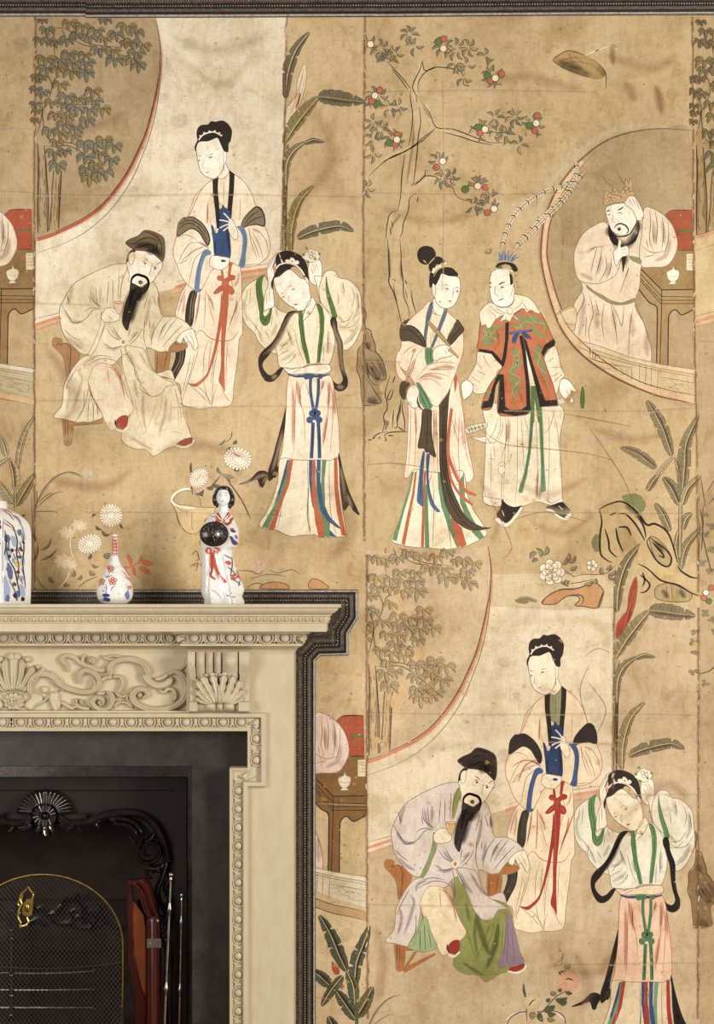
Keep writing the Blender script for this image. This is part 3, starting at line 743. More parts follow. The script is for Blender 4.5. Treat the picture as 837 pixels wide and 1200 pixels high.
GENERAL = '''
T 540 460 5.58
F rob ol .9 | 170,80 640,80 650,300 665,690 655,715 610,740 560,730 500,715 400,745 340,750 280,745 240,748 170,735 145,700 150,600 160,400 165,230
L ol .7 | 245,160 220,250 175,320 / 255,150 260,240 220,330 / 270,170 275,240 240,320 / 165,290 200,330 240,320 / 150,330 210,330 / 290,150 300,300 265,430 / 310,160 310,440 290,480 / 300,240 290,400 280,680 / 370,150 370,550 355,730 / 395,160 405,320 415,500 / 415,160 445,260 / 430,380 440,360 / 470,340 500,355 500,340 / 490,160 500,360 505,700 / 560,130 575,150 580,400 570,720 / 620,110 580,230 545,270 / 510,500 495,710 / 195,340 200,500 195,640 / 215,340 225,430 / 320,420 335,400 310,480 / 270,540 265,690 / 150,600 160,690 / 600,110 640,300 655,600
S rs:.5 5 | 500,520 495,700 / 520,600 515,710 / 300,200 300,330 / 320,180 315,330
F rob ol .7 | 65,290 120,293 165,290 160,325 120,315
F rob ol .7 | 145,690 165,680 200,690 260,700 262,740 220,745 160,725
F rob ol .5 | 560,700 600,720 660,690 665,715 610,735
L ol .6 | 240,480 270,450 300,470 / 250,500 285,490 280,530 / 180,430 230,440
F w ol .5 | 250,490 280,480 290,515 265,535 250,520
P gs | 460,90 482,95 470,240 455,400 435,540 405,655 385,660 375,645 415,520 440,380 450,240
P gs | 508,95 532,95 540,250 545,420 558,645 530,655 520,640 525,480 515,260
L g3d .8 | 470,100 460,260 430,500 390,650 / 520,100 530,300 540,640 / 478,100 465,300 445,480
F kk | 270,692 290,720 320,740 355,748 400,740 385,775 350,800 325,835 295,852 262,835 235,800 255,760 268,730
K w 2.4 | 225,830 250,850 295,868 340,835 400,750
F w ol .7 | 220,825 250,820 270,840 290,855 260,865 232,845
F kk | 560,745 600,735 662,715 690,740 720,770 700,790 680,820 640,805 600,765 560,760
K w 2 | 560,765 600,775 640,810 690,828 715,810
F w ol .7 | 680,815 705,790 725,785 722,810 700,825
L w .8 | 270,770 285,810 / 640,740 670,770
F kb ol .7 | 35,225 165,198 172,225 45,270
L od .9 | 45,230 60,260 / 65,225 80,255 / 90,220 100,250 / 115,212 125,245 / 140,205 150,235 / 50,245 165,215
F kb ol .7 | 610,60 660,40 670,65 620,90
L od .9 | 630,55 640,85 / 650,45 655,72
T 535 285 5.2313
F w ol .8 | 60,830 90,850 98,900 80,940 45,955 35,900 40,860
F rob ol .8 | 130,670 180,670 220,680 250,700 285,755 250,790 240,860 180,915 140,925 105,915 95,870 60,850 75,820 120,740
L ol .7 | 125,780 180,810 / 75,850 130,880 / 120,730 160,770 / 85,810 150,860 / 160,680 200,760
F rob ol .8 | 540,700 600,630 630,700 640,760 665,810 640,840 615,925 600,920 570,870 555,800
L ol .7 | 560,730 600,700 / 570,760 640,760 / 590,860 650,800 / 580,820 640,790
F w ol .8 | 640,840 680,835 720,880 735,910 700,910 720,970 690,975 650,940 630,900
L ol .6 | 670,900 700,950 / 690,890 720,920
P wd | 660,960 700,920 760,895 755,905 710,940 690,985
P kb | 610,975 650,950 665,975 620,995
F g3 od .6 | 772,880 782,900 785,960 780,1015 765,1010 760,960 765,910
F rd2 od .9 | 148,480 160,440 210,420 260,430 300,470 330,450 380,420 420,380 470,385 510,420 550,490 590,580 600,600 560,640 525,670 540,720 560,780 590,860 615,960 620,995 540,1000 505,998 470,800 420,640 400,570 440,780 455,1020 430,1050 330,1060 255,1040 260,900 265,810 240,880 215,1010 155,1015 175,930 210,860 280,760 240,700 220,670 130,660 135,600
F rob ol .6 | 385,580 420,640 470,780 505,1000 455,1000 450,880 430,740
P g3 | 455,875 490,875 505,1000 525,1099 500,1099 480,960 478,1099 455,1099
F w ol .7 | 215,180 250,165 320,170 345,230 355,290 350,350 320,385 270,390 230,370 208,320 205,240
F rob ol .8 | 148,480 140,440 150,410 200,365 225,370 270,395 330,385 355,345 350,315 400,320 450,340 490,385 512,430 480,425 460,410 430,425 410,400 370,420 350,440 405,470 380,475 345,450 330,480 300,470 265,480 290,440 240,470 215,510 190,525 180,500 155,505
L ol .7 | 200,380 260,430 330,420 / 330,420 390,380 410,340 / 240,400 300,430 / 340,440 400,470 / 310,450 290,490 / 200,410 240,450 230,490 / 410,360 430,410 / 310,430 335,440
F rob ol .6 | 310,400 330,395 345,420 335,435 315,430
L gco 4.6 | 150,530 200,530 240,520 290,510 / 160,600 200,570 260,580 / 170,560 180,620 230,600 / 190,540 200,620 / 330,500 400,510 450,470 490,440 / 380,440 450,470 520,480 540,540 / 460,490 500,560 550,570 / 370,450 430,500 / 340,660 370,740 340,800 360,900 350,960 / 310,780 370,760 400,700 / 320,830 400,850 / 340,900 400,880 / 350,640 380,690 / 480,640 500,700 530,760 540,830 / 470,700 520,720 / 500,620 510,680 / 190,900 200,940
L gco2 1.6 | 150,600 190,560 240,590 270,540 / 160,520 200,560 250,530 / 340,500 380,520 430,480 480,510 / 440,430 480,480 540,500 530,560 / 330,680 380,720 330,790 390,830 340,900 370,960 / 470,650 510,690 500,750 550,800 / 530,820 560,870 570,900 / 350,730 340,760 / 390,660 370,700 380,760
S rdd:.3 5 | 240,520 260,600 230,660 / 420,400 470,430 / 300,800 300,900 / 380,900 410,980 / 500,780 560,900
P kk | 300,490 322,482 320,580 305,700 290,755 272,740 285,690 298,600
P kk | 130,648 175,652 225,662 260,700 290,740 285,760 240,715 215,680 132,665
P kk | 255,808 262,803 290,805 300,1000 330,1025 400,1020 425,1000 440,1000 455,1020 430,1048 360,1058 255,1040 268,830 240,880 220,1005 155,1015 165,970 195,965 215,900 240,830
P kk | 385,570 405,565 425,660 440,800 452,900 455,1020 430,1010 425,850 405,680
P kk | 408,570 430,600 470,740 520,900 545,965 615,960 620,993 510,1002 490,900 460,780 430,670
P kk | 595,588 608,605 600,630 560,650 535,695 520,672 540,625 575,600
K bl 3 | 325,555 370,545 465,535
L bl 3 | 380,545 350,580 345,615 / 385,545 362,590 358,620 / 400,545 430,560 460,590 / 400,550 440,585
L cb 1 | 330,552 400,540 460,532
F kk | 240,150 255,125 300,115 350,125 372,150 375,170 350,175 330,140 290,130 255,150
F kk | 325,185 342,200 345,250 332,260 328,220
C rs 5 | 290,135 310,140 335,155
F g3 | 255,155 268,135 285,155 275,165
K w 1 | 240,165 290,160 350,175
L cb 1.5 | 275,110 265,80 262,55 / 285,108 280,75 285,45 / 295,108 292,70 300,40 / 305,108 310,75 325,45 / 320,112 330,85 350,55 / 330,115 345,90 375,65 / 340,118 360,95 390,85 / 270,110 258,95
L bl .8 | 280,108 272,70 / 300,108 300,60 / 315,110 322,70 / 335,115 355,80
L ye 1 | 205,180 200,155 240,140 / 360,190 375,250 385,275 / 380,180 370,220 385,230
C rs:.7 5 | 205,160 210,195 365,200 370,240 380,270
L kk 1.5 | 205,240 215,248 / 258,258 275,245 300,238
L kk 1.1 | 205,268 213,272 / 268,275 280,268 295,272
C kk 3 | 281,273 210,272
L ol .8 | 238,262 236,310 260,325 255,335 / 255,350 268,348 290,335
L rs 1 | 255,350 270,350 290,338
L ol .6 | 350,250 340,300 330,330
'''

EMPEROR = '''
T 620 190 3.857
F emp ol .8 | 350,275 290,290 240,330 210,390 203,440 208,490 230,530 240,580 205,640 195,720 190,810 300,840 450,890 545,910 548,820 520,730 480,650 500,560 510,470 560,475 620,470 655,430 672,370 655,300 620,250 570,215 530,205 500,260 440,240
F emp2 ol .8 | 350,275 290,290 240,330 210,390 203,440 208,490 230,535 290,550 330,545 380,520 400,495 420,420 395,400 380,370
F emp2 ol .8 | 515,255 525,205 570,215 620,250 655,300 672,370 655,430 620,470 560,475 510,470 500,400 510,330
L oe .9 | 300,385 260,415 / 310,380 290,450 280,500 / 330,390 320,450 300,520 / 345,420 350,480 320,540 / 370,430 370,480 350,530 / 385,440 395,460 / 250,410 275,395 300,385 340,380
L oe .9 | 545,215 550,280 545,350 560,400 / 570,220 580,290 575,370 / 600,240 610,310 600,400 / 630,270 630,350 610,420 / 560,300 565,370 / 510,380 560,410 620,400 / 520,430 570,420 / 530,350 540,390
S pu:.45 8 | 560,260 575,380 / 600,260 615,380 / 640,340 620,420 560,450 / 330,420 310,510 / 370,450 350,520 / 230,500 290,535
L oe .9 | 240,540 290,580 350,620 400,645 / 230,570 250,620 215,700 205,780 / 270,590 290,680 270,760 280,830 / 340,640 330,720 340,800 / 370,650 390,740 400,830 / 430,650 420,740 400,690 370,640 / 470,660 455,760 450,880 / 480,640 520,730 545,820 / 440,520 450,480 410,600 / 260,700 255,790 / 300,620 320,700
S pu:.4 10 | 250,600 240,720 220,800 / 380,660 390,760 / 460,680 470,800 / 300,640 310,760 / 530,760 535,880
F ge ol .6 | 262,555 280,575 330,600 370,625 420,635 478,615 478,630 430,645 370,640 310,605 262,568
F ge ol .6 | 455,425 500,435 510,450 500,460 460,440
F bd | 362,280 390,330 430,380 490,320 492,260 500,300 480,360 440,380 450,390 440,430 425,500 420,450 415,390 380,370 360,330
S bd:.8 14 | 370,310 400,365 450,370 490,300 / 425,380 435,470 / 360,290 370,340 / 490,260 490,320
F w ol .8 | 350,205 420,185 480,190 490,240 478,290 455,325 410,330 375,310 358,270
L kk 1.6 | 362,282 378,320 410,338 455,325 482,280
L kk 1.9 | 385,300 395,285 415,278 440,290 450,310 440,325
F w | 395,305 405,292 425,290 435,308 420,320
C kk 8 | 408,303
L rdx 1.2 | 398,300 412,300
L kk 1.6 | 400,218 415,212 428,202 / 352,222 365,218
L kk 1.1 | 400,235 412,228 424,235 / 355,240 368,238
L ol .7 | 382,235 378,268 395,275

F w ol .8 | 430,180 450,150 475,155 500,190 520,240 510,262 490,262 470,220 445,200
L ol .6 | 450,165 470,200 / 465,158 485,200 / 480,165 500,215
F w ol .8 | 382,405 400,385 408,345 418,360 415,385 445,380 450,420 420,430 395,470 385,440
L ol .6 | 415,395 440,395 / 418,410 445,408
F cr ol .9 | 342,195 338,160 350,130 375,145 380,115 400,125 415,140 430,110 440,75 450,100 460,70 472,120 480,150 450,155 430,180 385,185
L oe .9 | 345,170 380,150 430,160 / 350,185 400,160 / 380,120 390,150 / 430,115 440,150 / 360,140 370,170 / 410,140 420,170 / 450,110 455,140 / 350,150 380,170 / 395,30 405,60 440,110 480,140 / 330,60 350,90 380,110
C cr 9 oe | 365,150 395,140 425,135 385,170 355,175 440,120 460,125
'''

def table_part(p):
    p.run('''
T 620 190 3.857
P tw | 505,480 560,475 620,475 672,400 742,398 752,480 752,662 738,668 722,678 700,688 690,690 676,678 662,670 648,672 636,690 630,705 628,945 576,915 578,672 572,654 548,638 530,622 518,600 495,578 498,520
P dkg | 640,700 652,678 690,694 748,668 752,960 634,945
P tt | 505,480 560,475 620,475 672,400 742,398 748,575 605,578
K kk 1.2 | 503,480 600,578 600,578 742,576
K kk .8 | 503,505 600,608 600,608 748,610 / 500,520 597,625 597,625 748,625 / 500,532 597,640 597,640 748,640
K kk 1.3 | 498,575 515,600 545,635 572,648 580,664 577,915
K kk .9 | 600,580 600,640 592,920
K kk 1.3 | 628,945 631,705 640,680 662,668 690,690 722,678 748,664
P rb2 | 612,245 645,220 738,218 742,398 672,398 672,350 655,295
L od 1.3 | 612,245 645,220 738,218 / 672,399 742,399
L oe .7 | 640,240 642,250 / 665,240 668,250 / 690,240 692,250 / 715,240 718,250 / 655,265 658,276 / 680,265 682,276 / 705,265 708,276 / 730,265 732,276 / 670,290 672,300 / 695,330 698,342 / 720,330 722,342 / 690,360 693,372 / 715,360 718,372
P g3 | 678,307 738,305 738,316 678,318
P li ol .6 | 711,415 748,413 748,490 711,490
L oe .6 | 718,425 745,425 / 718,440 745,440 / 718,455 745,455 / 718,470 745,470
F w2 ol .7 | 622,500 640,488 648,485 652,465 658,485 675,490 680,505 672,530 660,540 668,550 632,552 642,540 630,530
L ol .6 | 625,510 650,518 678,512 / 640,540 662,540
''')

def table_corner(pal, off, name, parent, label, clip='left'):
    """the end of the carved table where the next drop of paper was trimmed"""
    pass

def balustrade(p, x1=755):
    p.run(f'''
T 620 190 3.857
F li2 ol .8 | 122,690 150,670 205,655 205,760 150,735 130,710
F li3 rs .8 | 125,695 160,672 210,662 210,730 160,725 135,710
P li2 | 180,805 300,835 450,888 600,925 752,945 754,1075 600,1030 450,975 330,930 250,880
P li3 ol .8 | 190,800 300,825 450,880 600,915 752,938 752,960 600,935 450,900 300,850 200,820
L ol .9 | 215,830 300,868 450,910 600,945 752,972 / 260,880 330,905 465,930 / 590,970 752,1000 / 300,920 340,940
L ol .8 | 275,830 275,880 / 300,845 300,900 / 465,930 465,985 / 500,905 500,1000 / 530,915 525,1010 / 555,930 550,1020 / 585,940 580,1035 / 290,850 288,890
L ol:.55 .6 | 310,905 340,900 370,925 400,920 430,945 460,940 / 320,920 350,935 380,930 410,955 455,960 / 350,910 365,940 395,945 / 600,990 640,985 670,1010 700,1005 745,1030 / 595,1005 630,1020 660,1020 690,1040 740,1045 / 620,995 640,1015 680,1000 710,1030 / 410,930 430,960 450,950
''')

RINGO = [(816,474),(795,469),(775,465),(750,456),(724,444),(704,432),(685,418),(668,400),(654,377),(643,345),(636,315),(634,299),(635,280),(638,259),(646,236),(659,213),(680,188),(709,166),(740,155),(775,151),(811,153)]
RINGI = [(816,464),(795,460),(775,455),(752,448),(730,437),(711,425),(693,411),(676,393),(662,371),(651,342),(644,315),(641,299),(642,281),(645,261),(653,240),(665,218),(684,192),(711,169)]

def ringwindow(p):
    p.T = (0, 0, 1)
    p.fill([(x - 3, y) for x, y in RINGO] , 'tanw'); p.step()
    p.line([(x - 9, y - 4) for x, y in RINGO[11:21]], 'li:.6', 26, soft=True); p.step()
    q = RINGO[:17] + RINGI[:17][::-1]
    p.fill(q, 'ringc'); p.step()
    p.line(RINGO, 'rs:.5', 4, soft=True); p.line(RINGI, 'rs:.5', 4, soft=True); p.step()
    p.line(RINGO, 'od', 1.5); p.line(RINGI[:17], 'od', 1.1); p.step()

def arc_pts(lst): return lst
# ------------------------------------------------------------------ palettes (colours of the paper and pigments themselves)
PAL.update(rb=(232, 219, 194), ub=(228, 215, 184), shw=(128, 114, 88), sb=(66, 86, 120), sbk=(34, 48, 78), ks3=(150, 132, 104), k3=(58, 48, 42),
           f3=(229, 218, 190), fo=(150, 130, 100), fold=(202, 187, 156), g3=(92, 116, 66), g3d=(56, 76, 46), w3=(234, 225, 204), w2=(228, 219, 194),
           sk3=(231, 216, 192), skw=(234, 223, 198), gs=(104, 138, 100), bs=(66, 90, 126), bs2=(82, 104, 134), br=(88, 76, 58), bk=(94, 106, 118), wd=(176, 146, 100),
           ch=(164, 122, 80), ug=(222, 210, 181), rbm=(225, 214, 186), uw=(225, 214, 186), lg=(228, 216, 190), ugl=(184, 168, 138), uc=(140, 124, 98),
           cuff=(227, 216, 190), cup=(224, 200, 170), bd=(52, 46, 40), kh=(104, 92, 66), hl=(158, 144, 108), rdx=(160, 72, 50),
           rob=(224, 213, 186), kb=(206, 196, 168), rd2=(180, 108, 70), rdd=(170, 84, 52), emp=(222, 204, 178), emp2=(224, 207, 182), oe=(126, 106, 84),
           pu=(176, 150, 138), ge=(140, 136, 96), cr=(196, 164, 118), tw=(160, 134, 90), tt=(150, 124, 80), rb2=(160, 82, 54), li2=(200, 180, 140), li3=(212, 192, 154),
           tanw=(170, 148, 112), ringc=(212, 184, 144), lf=(150, 142, 106), lb=(126, 126, 104), lo=(142, 128, 82), tr=(168, 147, 110), tan2=(184, 162, 122), tan=(190, 168, 128), dk=(164, 142, 106))
LOWPAL = dict(tan=(178, 152, 112), rb=(222, 202, 170), ub=(142, 140, 104), shw=(54, 46, 42), ks=(84, 74, 64), sb=(74, 112, 74), sbk=(40, 66, 42), rd=(150, 50, 36), bl=(42, 62, 98), cb=(66, 86, 124),
              ks3=(44, 38, 34), k3=(40, 34, 32), f3=(214, 208, 186), fo=(116, 116, 106), fold=(160, 166, 154), g3=(92, 126, 78), g3d=(44, 78, 44), w3=(216, 194, 164),
              sk3=(212, 178, 150), skw=(204, 186, 152), rs=(178, 104, 80), bs=(54, 66, 108), ch=(166, 104, 54), ug=(136, 140, 78), rbm=(204, 192, 180), uw=(150, 166, 120),
              lg=(222, 204, 170), ugl=(96, 100, 54), uc=(100, 84, 86), cuff=(128, 142, 92), cup=(206, 172, 124), kh=(54, 44, 38), hl=(84, 70, 58), rdx=(150, 42, 32), w=(228, 216, 190))
FO2 = dict(fold=(136, 116, 126))

def base(name, polys, label, cat='wallpaper', kind=None):
    """one drop of hand-painted paper, its grounds laid in as flat colour"""
    LAYER[0] = 0
    p = Paint(pal=dict())
    for c, pts, sm in polys:
        p.fill(pts, c, sm); p.step()
    o = p.obj(name, None); tag(o, label, cat, 'drops of hand-painted wallpaper', kind)
    return o

def part(off=(1, 0, 1, 0), pal=None, cx0=-1e9, cx1=1e9, cy0=-1e9, cy1=1e9):
    p = Paint(off, pal); f = p.w3
    def w3(q): return f((min(max(q[0], cx0), cx1), min(max(q[1], cy0), cy1)))
    p.w3 = w3
    return p

ARC_IN = [(183,22),(187,45),(188,62),(187,85),(183,108),(178,130),(171,155),(161,178),(150,200),(135,222),(117,242),(97,256),(75,267),(57,275),(43,279)]
ARC_OUT = [(184,30),(189,60),(188,90),(184,125),(177,155),(168,180),(156,208),(141,232),(122,254),(100,272),(78,284),(60,291),(42,297)]
def moonwall(p, red='rd', loff=0):
    p.T = (0, 0, 1)
    band = ARC_IN + [(a[0] + .8, a[1] + 4) for a in ARC_IN[::-1]][:11] + [(183,120),(186,100),(188,80),(187.5,55)]
    p.fill(band, red, False); p.step()
    p.line(ARC_IN, 'od', 1.1); p.line([(x + 1, y + 3) for x, y in ARC_IN], red + ':.5', 8, soft=True); p.line(ARC_OUT, 'od', .8)
    p.step()
    p.run('''
K rdw 3.4 | 41,381 72,371 100,363 / 205,337 250,325 330,313
K rdw 1.6 | 41,387 72,377 / 205,344 250,332 330,320
L ol .8 | 41,374 72,366 100,358 / 205,331 250,319 330,307
''')

def leafy_tree(p, rnd, cl, n=1.0, ymin=0, faint=False):
    p.T = (0, 0, 3.805)
    p.run('''
F tr | 168,580 195,590 205,640 208,760 216,900 212,1035 168,1040 168,800
F tr | 240,740 280,700 275,800 268,900 262,1020 218,1035 222,940 236,860
F tr | 245,120 275,125 285,170 280,250 245,260 243,180
F tr | 150,390 180,420 200,460 215,400 220,340 232,345 228,400 205,490 200,560 205,610 250,625 320,645 370,670 410,700 400,705 340,665 250,650 200,640 175,600 185,500
''')
    p.run('''
K od 1.3 | 168,640 172,760 168,900 170,1040 / 198,650 206,760 216,900 212,1035 / 240,760 232,860 232,900 218,1030 / 275,760 268,880 262,1020
L od 1.3 | 205,650 240,655 300,650 350,670 385,690 / 200,560 205,600 230,630 290,635 340,645 400,680 / 205,465 190,500 195,560 200,600 / 165,600 182,540 190,470 175,430 150,390 / 205,465 225,420 232,380 215,340 200,320 / 235,365 255,345 275,340 / 245,120 240,180 245,250 / 275,130 290,170 275,210 / 250,125 300,130 350,170 420,200 520,210 / 330,180 370,200 440,215
L od .8 | 176,700 180,730 / 192,690 196,720 / 178,840 182,850 / 200,800 196,830 / 186,880 190,900 / 198,940 202,970 / 180,1000 184,1020 / 244,870 248,900 / 264,860 260,890 / 242,980 246,1010
L od .7 | 180,760 178,800 / 190,740 188,790 / 182,850 180,900 / 200,900 196,960 / 178,960 176,1010 / 250,800 248,850 / 262,820 260,860 / 245,900 240,960 / 256,930 252,990 / 230,950 228,1000
S od:.4 5 | 205,680 206,800 210,1030 / 172,650 172,850 172,1030 / 270,760 264,900 258,1020
''')
    items = []
    for (x, y, r, c) in cl:
        if y / 3.805 < ymin: continue
        items.append((x, y, r, c))
    L = []; 
    for (x, y, r, c) in items:
        nn = 5; a0 = rnd.uniform(-.2, .2)
        for k in range(nn):
            a = (-.05 + 1.1 * k / (nn - 1)) * PI + a0; rr = r * rnd.uniform(.85, 1.15)
            rr *= 1.12; L.append((x + r * .10 * math.cos(a), y - r * .35, x + rr * math.cos(a), y - r * .35 + rr * (.72 * max(-.15, math.sin(a)) + .30), r * .42, c, (.24 * -math.cos(a)) if abs(math.cos(a)) > .2 else 0))
    rnd.shuffle(L)
    for i in range(0, len(L), 24): p.leaves(L[i:i + 24], 'od', .95 if not faint else .7, .45)

CL = [(190,95,22,'lb'),(210,140,34,'lb'),(185,185,32,'lb'),(215,190,34,'lo'),(250,195,30,'lb'),(300,185,34,'lb'),(310,110,34,'lo'),(370,125,34,'lo'),(345,160,30,'lb'),(430,145,38,'lb'),
      (400,175,34,'lb'),(470,95,28,'lb'),(470,180,32,'lo'),(520,160,34,'lb'),(570,130,42,'lo'),(610,150,34,'lb'),(590,195,36,'lb'),(640,210,36,'lo'),(610,245,36,'lb'),(560,200,26,'lo'),
      (445,230,36,'lb'),(505,235,36,'lo'),(515,275,42,'lb'),(590,275,40,'lo'),(620,298,36,'lb'),(205,275,42,'lo'),(270,280,38,'lb'),(210,315,36,'lb'),(260,315,34,'lo'),(310,250,36,'lb'),
      (330,290,36,'lb'),(380,250,28,'lo'),(385,290,38,'lb'),(320,330,40,'lo'),(385,335,42,'lb'),(270,385,36,'lo'),(165,350,26,'lo'),(165,405,28,'lb'),(190,420,30,'lb'),(160,470,24,'lb'),
      (165,500,24,'lo'),(185,350,30,'lb'),(155,540,22,'lo'),(300,440,38,'lb'),(350,450,36,'lo'),(235,465,34,'lo'),(415,415,38,'lo'),(420,460,38,'lb'),(455,495,38,'lo'),(400,500,40,'lb'),
      (340,490,36,'lb'),(300,480,34,'lb'),(250,520,36,'lo'),(305,525,34,'lo'),(390,545,34,'lb'),(290,565,36,'lb'),(340,580,34,'lb'),(225,590,34,'lb'),(270,600,34,'lo'),(330,615,34,'lo'),
      (385,655,42,'lb'),(425,655,42,'lb'),(465,635,40,'lo'),(512,660,40,'lb'),(245,690,38,'lb'),(290,680,32,'lb'),(260,745,42,'lb'),(385,710,40,'lb'),(450,690,32,'lo'),(500,720,38,'lb'),
      (430,740,34,'lo'),(385,760,34,'lb'),(400,800,42,'lo'),(440,785,38,'lo'),(470,775,38,'lb'),(255,640,30,'lo')]

BAN = dict(bu=(112, 112, 88), bo=(150, 140, 86), bp=(146, 138, 108), bw=(220, 204, 172), tan=(200, 176, 130))
def banana_cluster(p, a='bu:.72', b='bo:.72', c='bp:.72', budc='bw', lines='rs'):
    p.T = (300, 20, 4.2875)
    p.run('''
K tr 6.5 | 152,640 146,800 140,1000 134,1230
S od:.5 4 | 160,640 150,900 150,1230
L od .8 | 150,700 142,900 134,1200 / 165,640 156,900 150,1200
''')
    p.banana([(150, 410), (160, 290), (200, 170), (270, 75)], 6, 7.5, a, a, veins=34, tear=(.35, .6))
    p.fill([(148, 540), (150, 470), (175, 430), (200, 400), (212, 310), (245, 235), (254, 290), (240, 380), (215, 450), (180, 500)], budc, True, ('ol', .7))
    p.line([(160, 520), (190, 440), (220, 340), (246, 250)], 'rs', .8); p.line([(200, 460), (215, 420), (222, 380)], 'rdx:.8', 2.4)
    p.line([(180, 490), (210, 400), (235, 300)], 'ol', .6); p.line([(200, 470), (230, 380), (248, 290)], 'ol', .6)
    p.banana([(140, 640), (190, 560), (250, 480), (318, 400)], 5.5, 10, b, b, veins=30, tear=(.3, .62), pow_=1.0)
    p.banana([(312, 402), (380, 408), (470, 420), (545, 428)], 8, 10, a, a, veins=26, tear=(.72,), pow_=.7)
    p.banana([(150, 850), (156, 740), (190, 675), (250, 628)], 4, 6.5, c, c, veins=22, tear=(.4,))
    p.banana([(240, 635), (290, 618), (345, 628)], 4, 2, a, a, veins=8)
    p.banana([(178, 1180), (182, 1060), (220, 930), (292, 848)], 4, 7.5, b, b, veins=30, tear=(.45,))
    p.banana([(208, 1112), (290, 1078), (420, 1052), (492, 1078)], 6, 7.5, a, a, veins=26, tear=(.4, .7))

def rocks(p, c='ro'):
    p.T = (370, 340, 5.4538)
    p.run('''
F ro:.55 | 290,105 325,140 320,240 360,290 385,380 420,430 450,560 410,610 420,720 310,735 290,600 265,480 270,390 300,350 315,250 310,160
L od 1.3 | 292,108 318,130 325,160 312,190 318,240 350,258 362,300 380,350 385,395 412,425 438,480 450,568 415,572 395,560
L od 1.1 | 318,335 345,380 385,398 / 320,445 360,465 395,510 412,545 400,572 380,560 / 330,500 340,560 370,600 410,612 / 315,240 305,330 270,385 268,450 262,500 285,570 290,640 300,740 / 320,560 350,600 380,650 418,720 320,712 / 300,740 345,738 / 330,470 340,520 370,560 / 345,480 370,530 / 320,280 322,330
S od:.6 12 | 325,700 360,705 400,715 / 350,480 380,540 400,590 / 318,330 345,380
S od:.45 8 | 390,440 420,500 440,560 / 325,450 330,520 345,560
''')

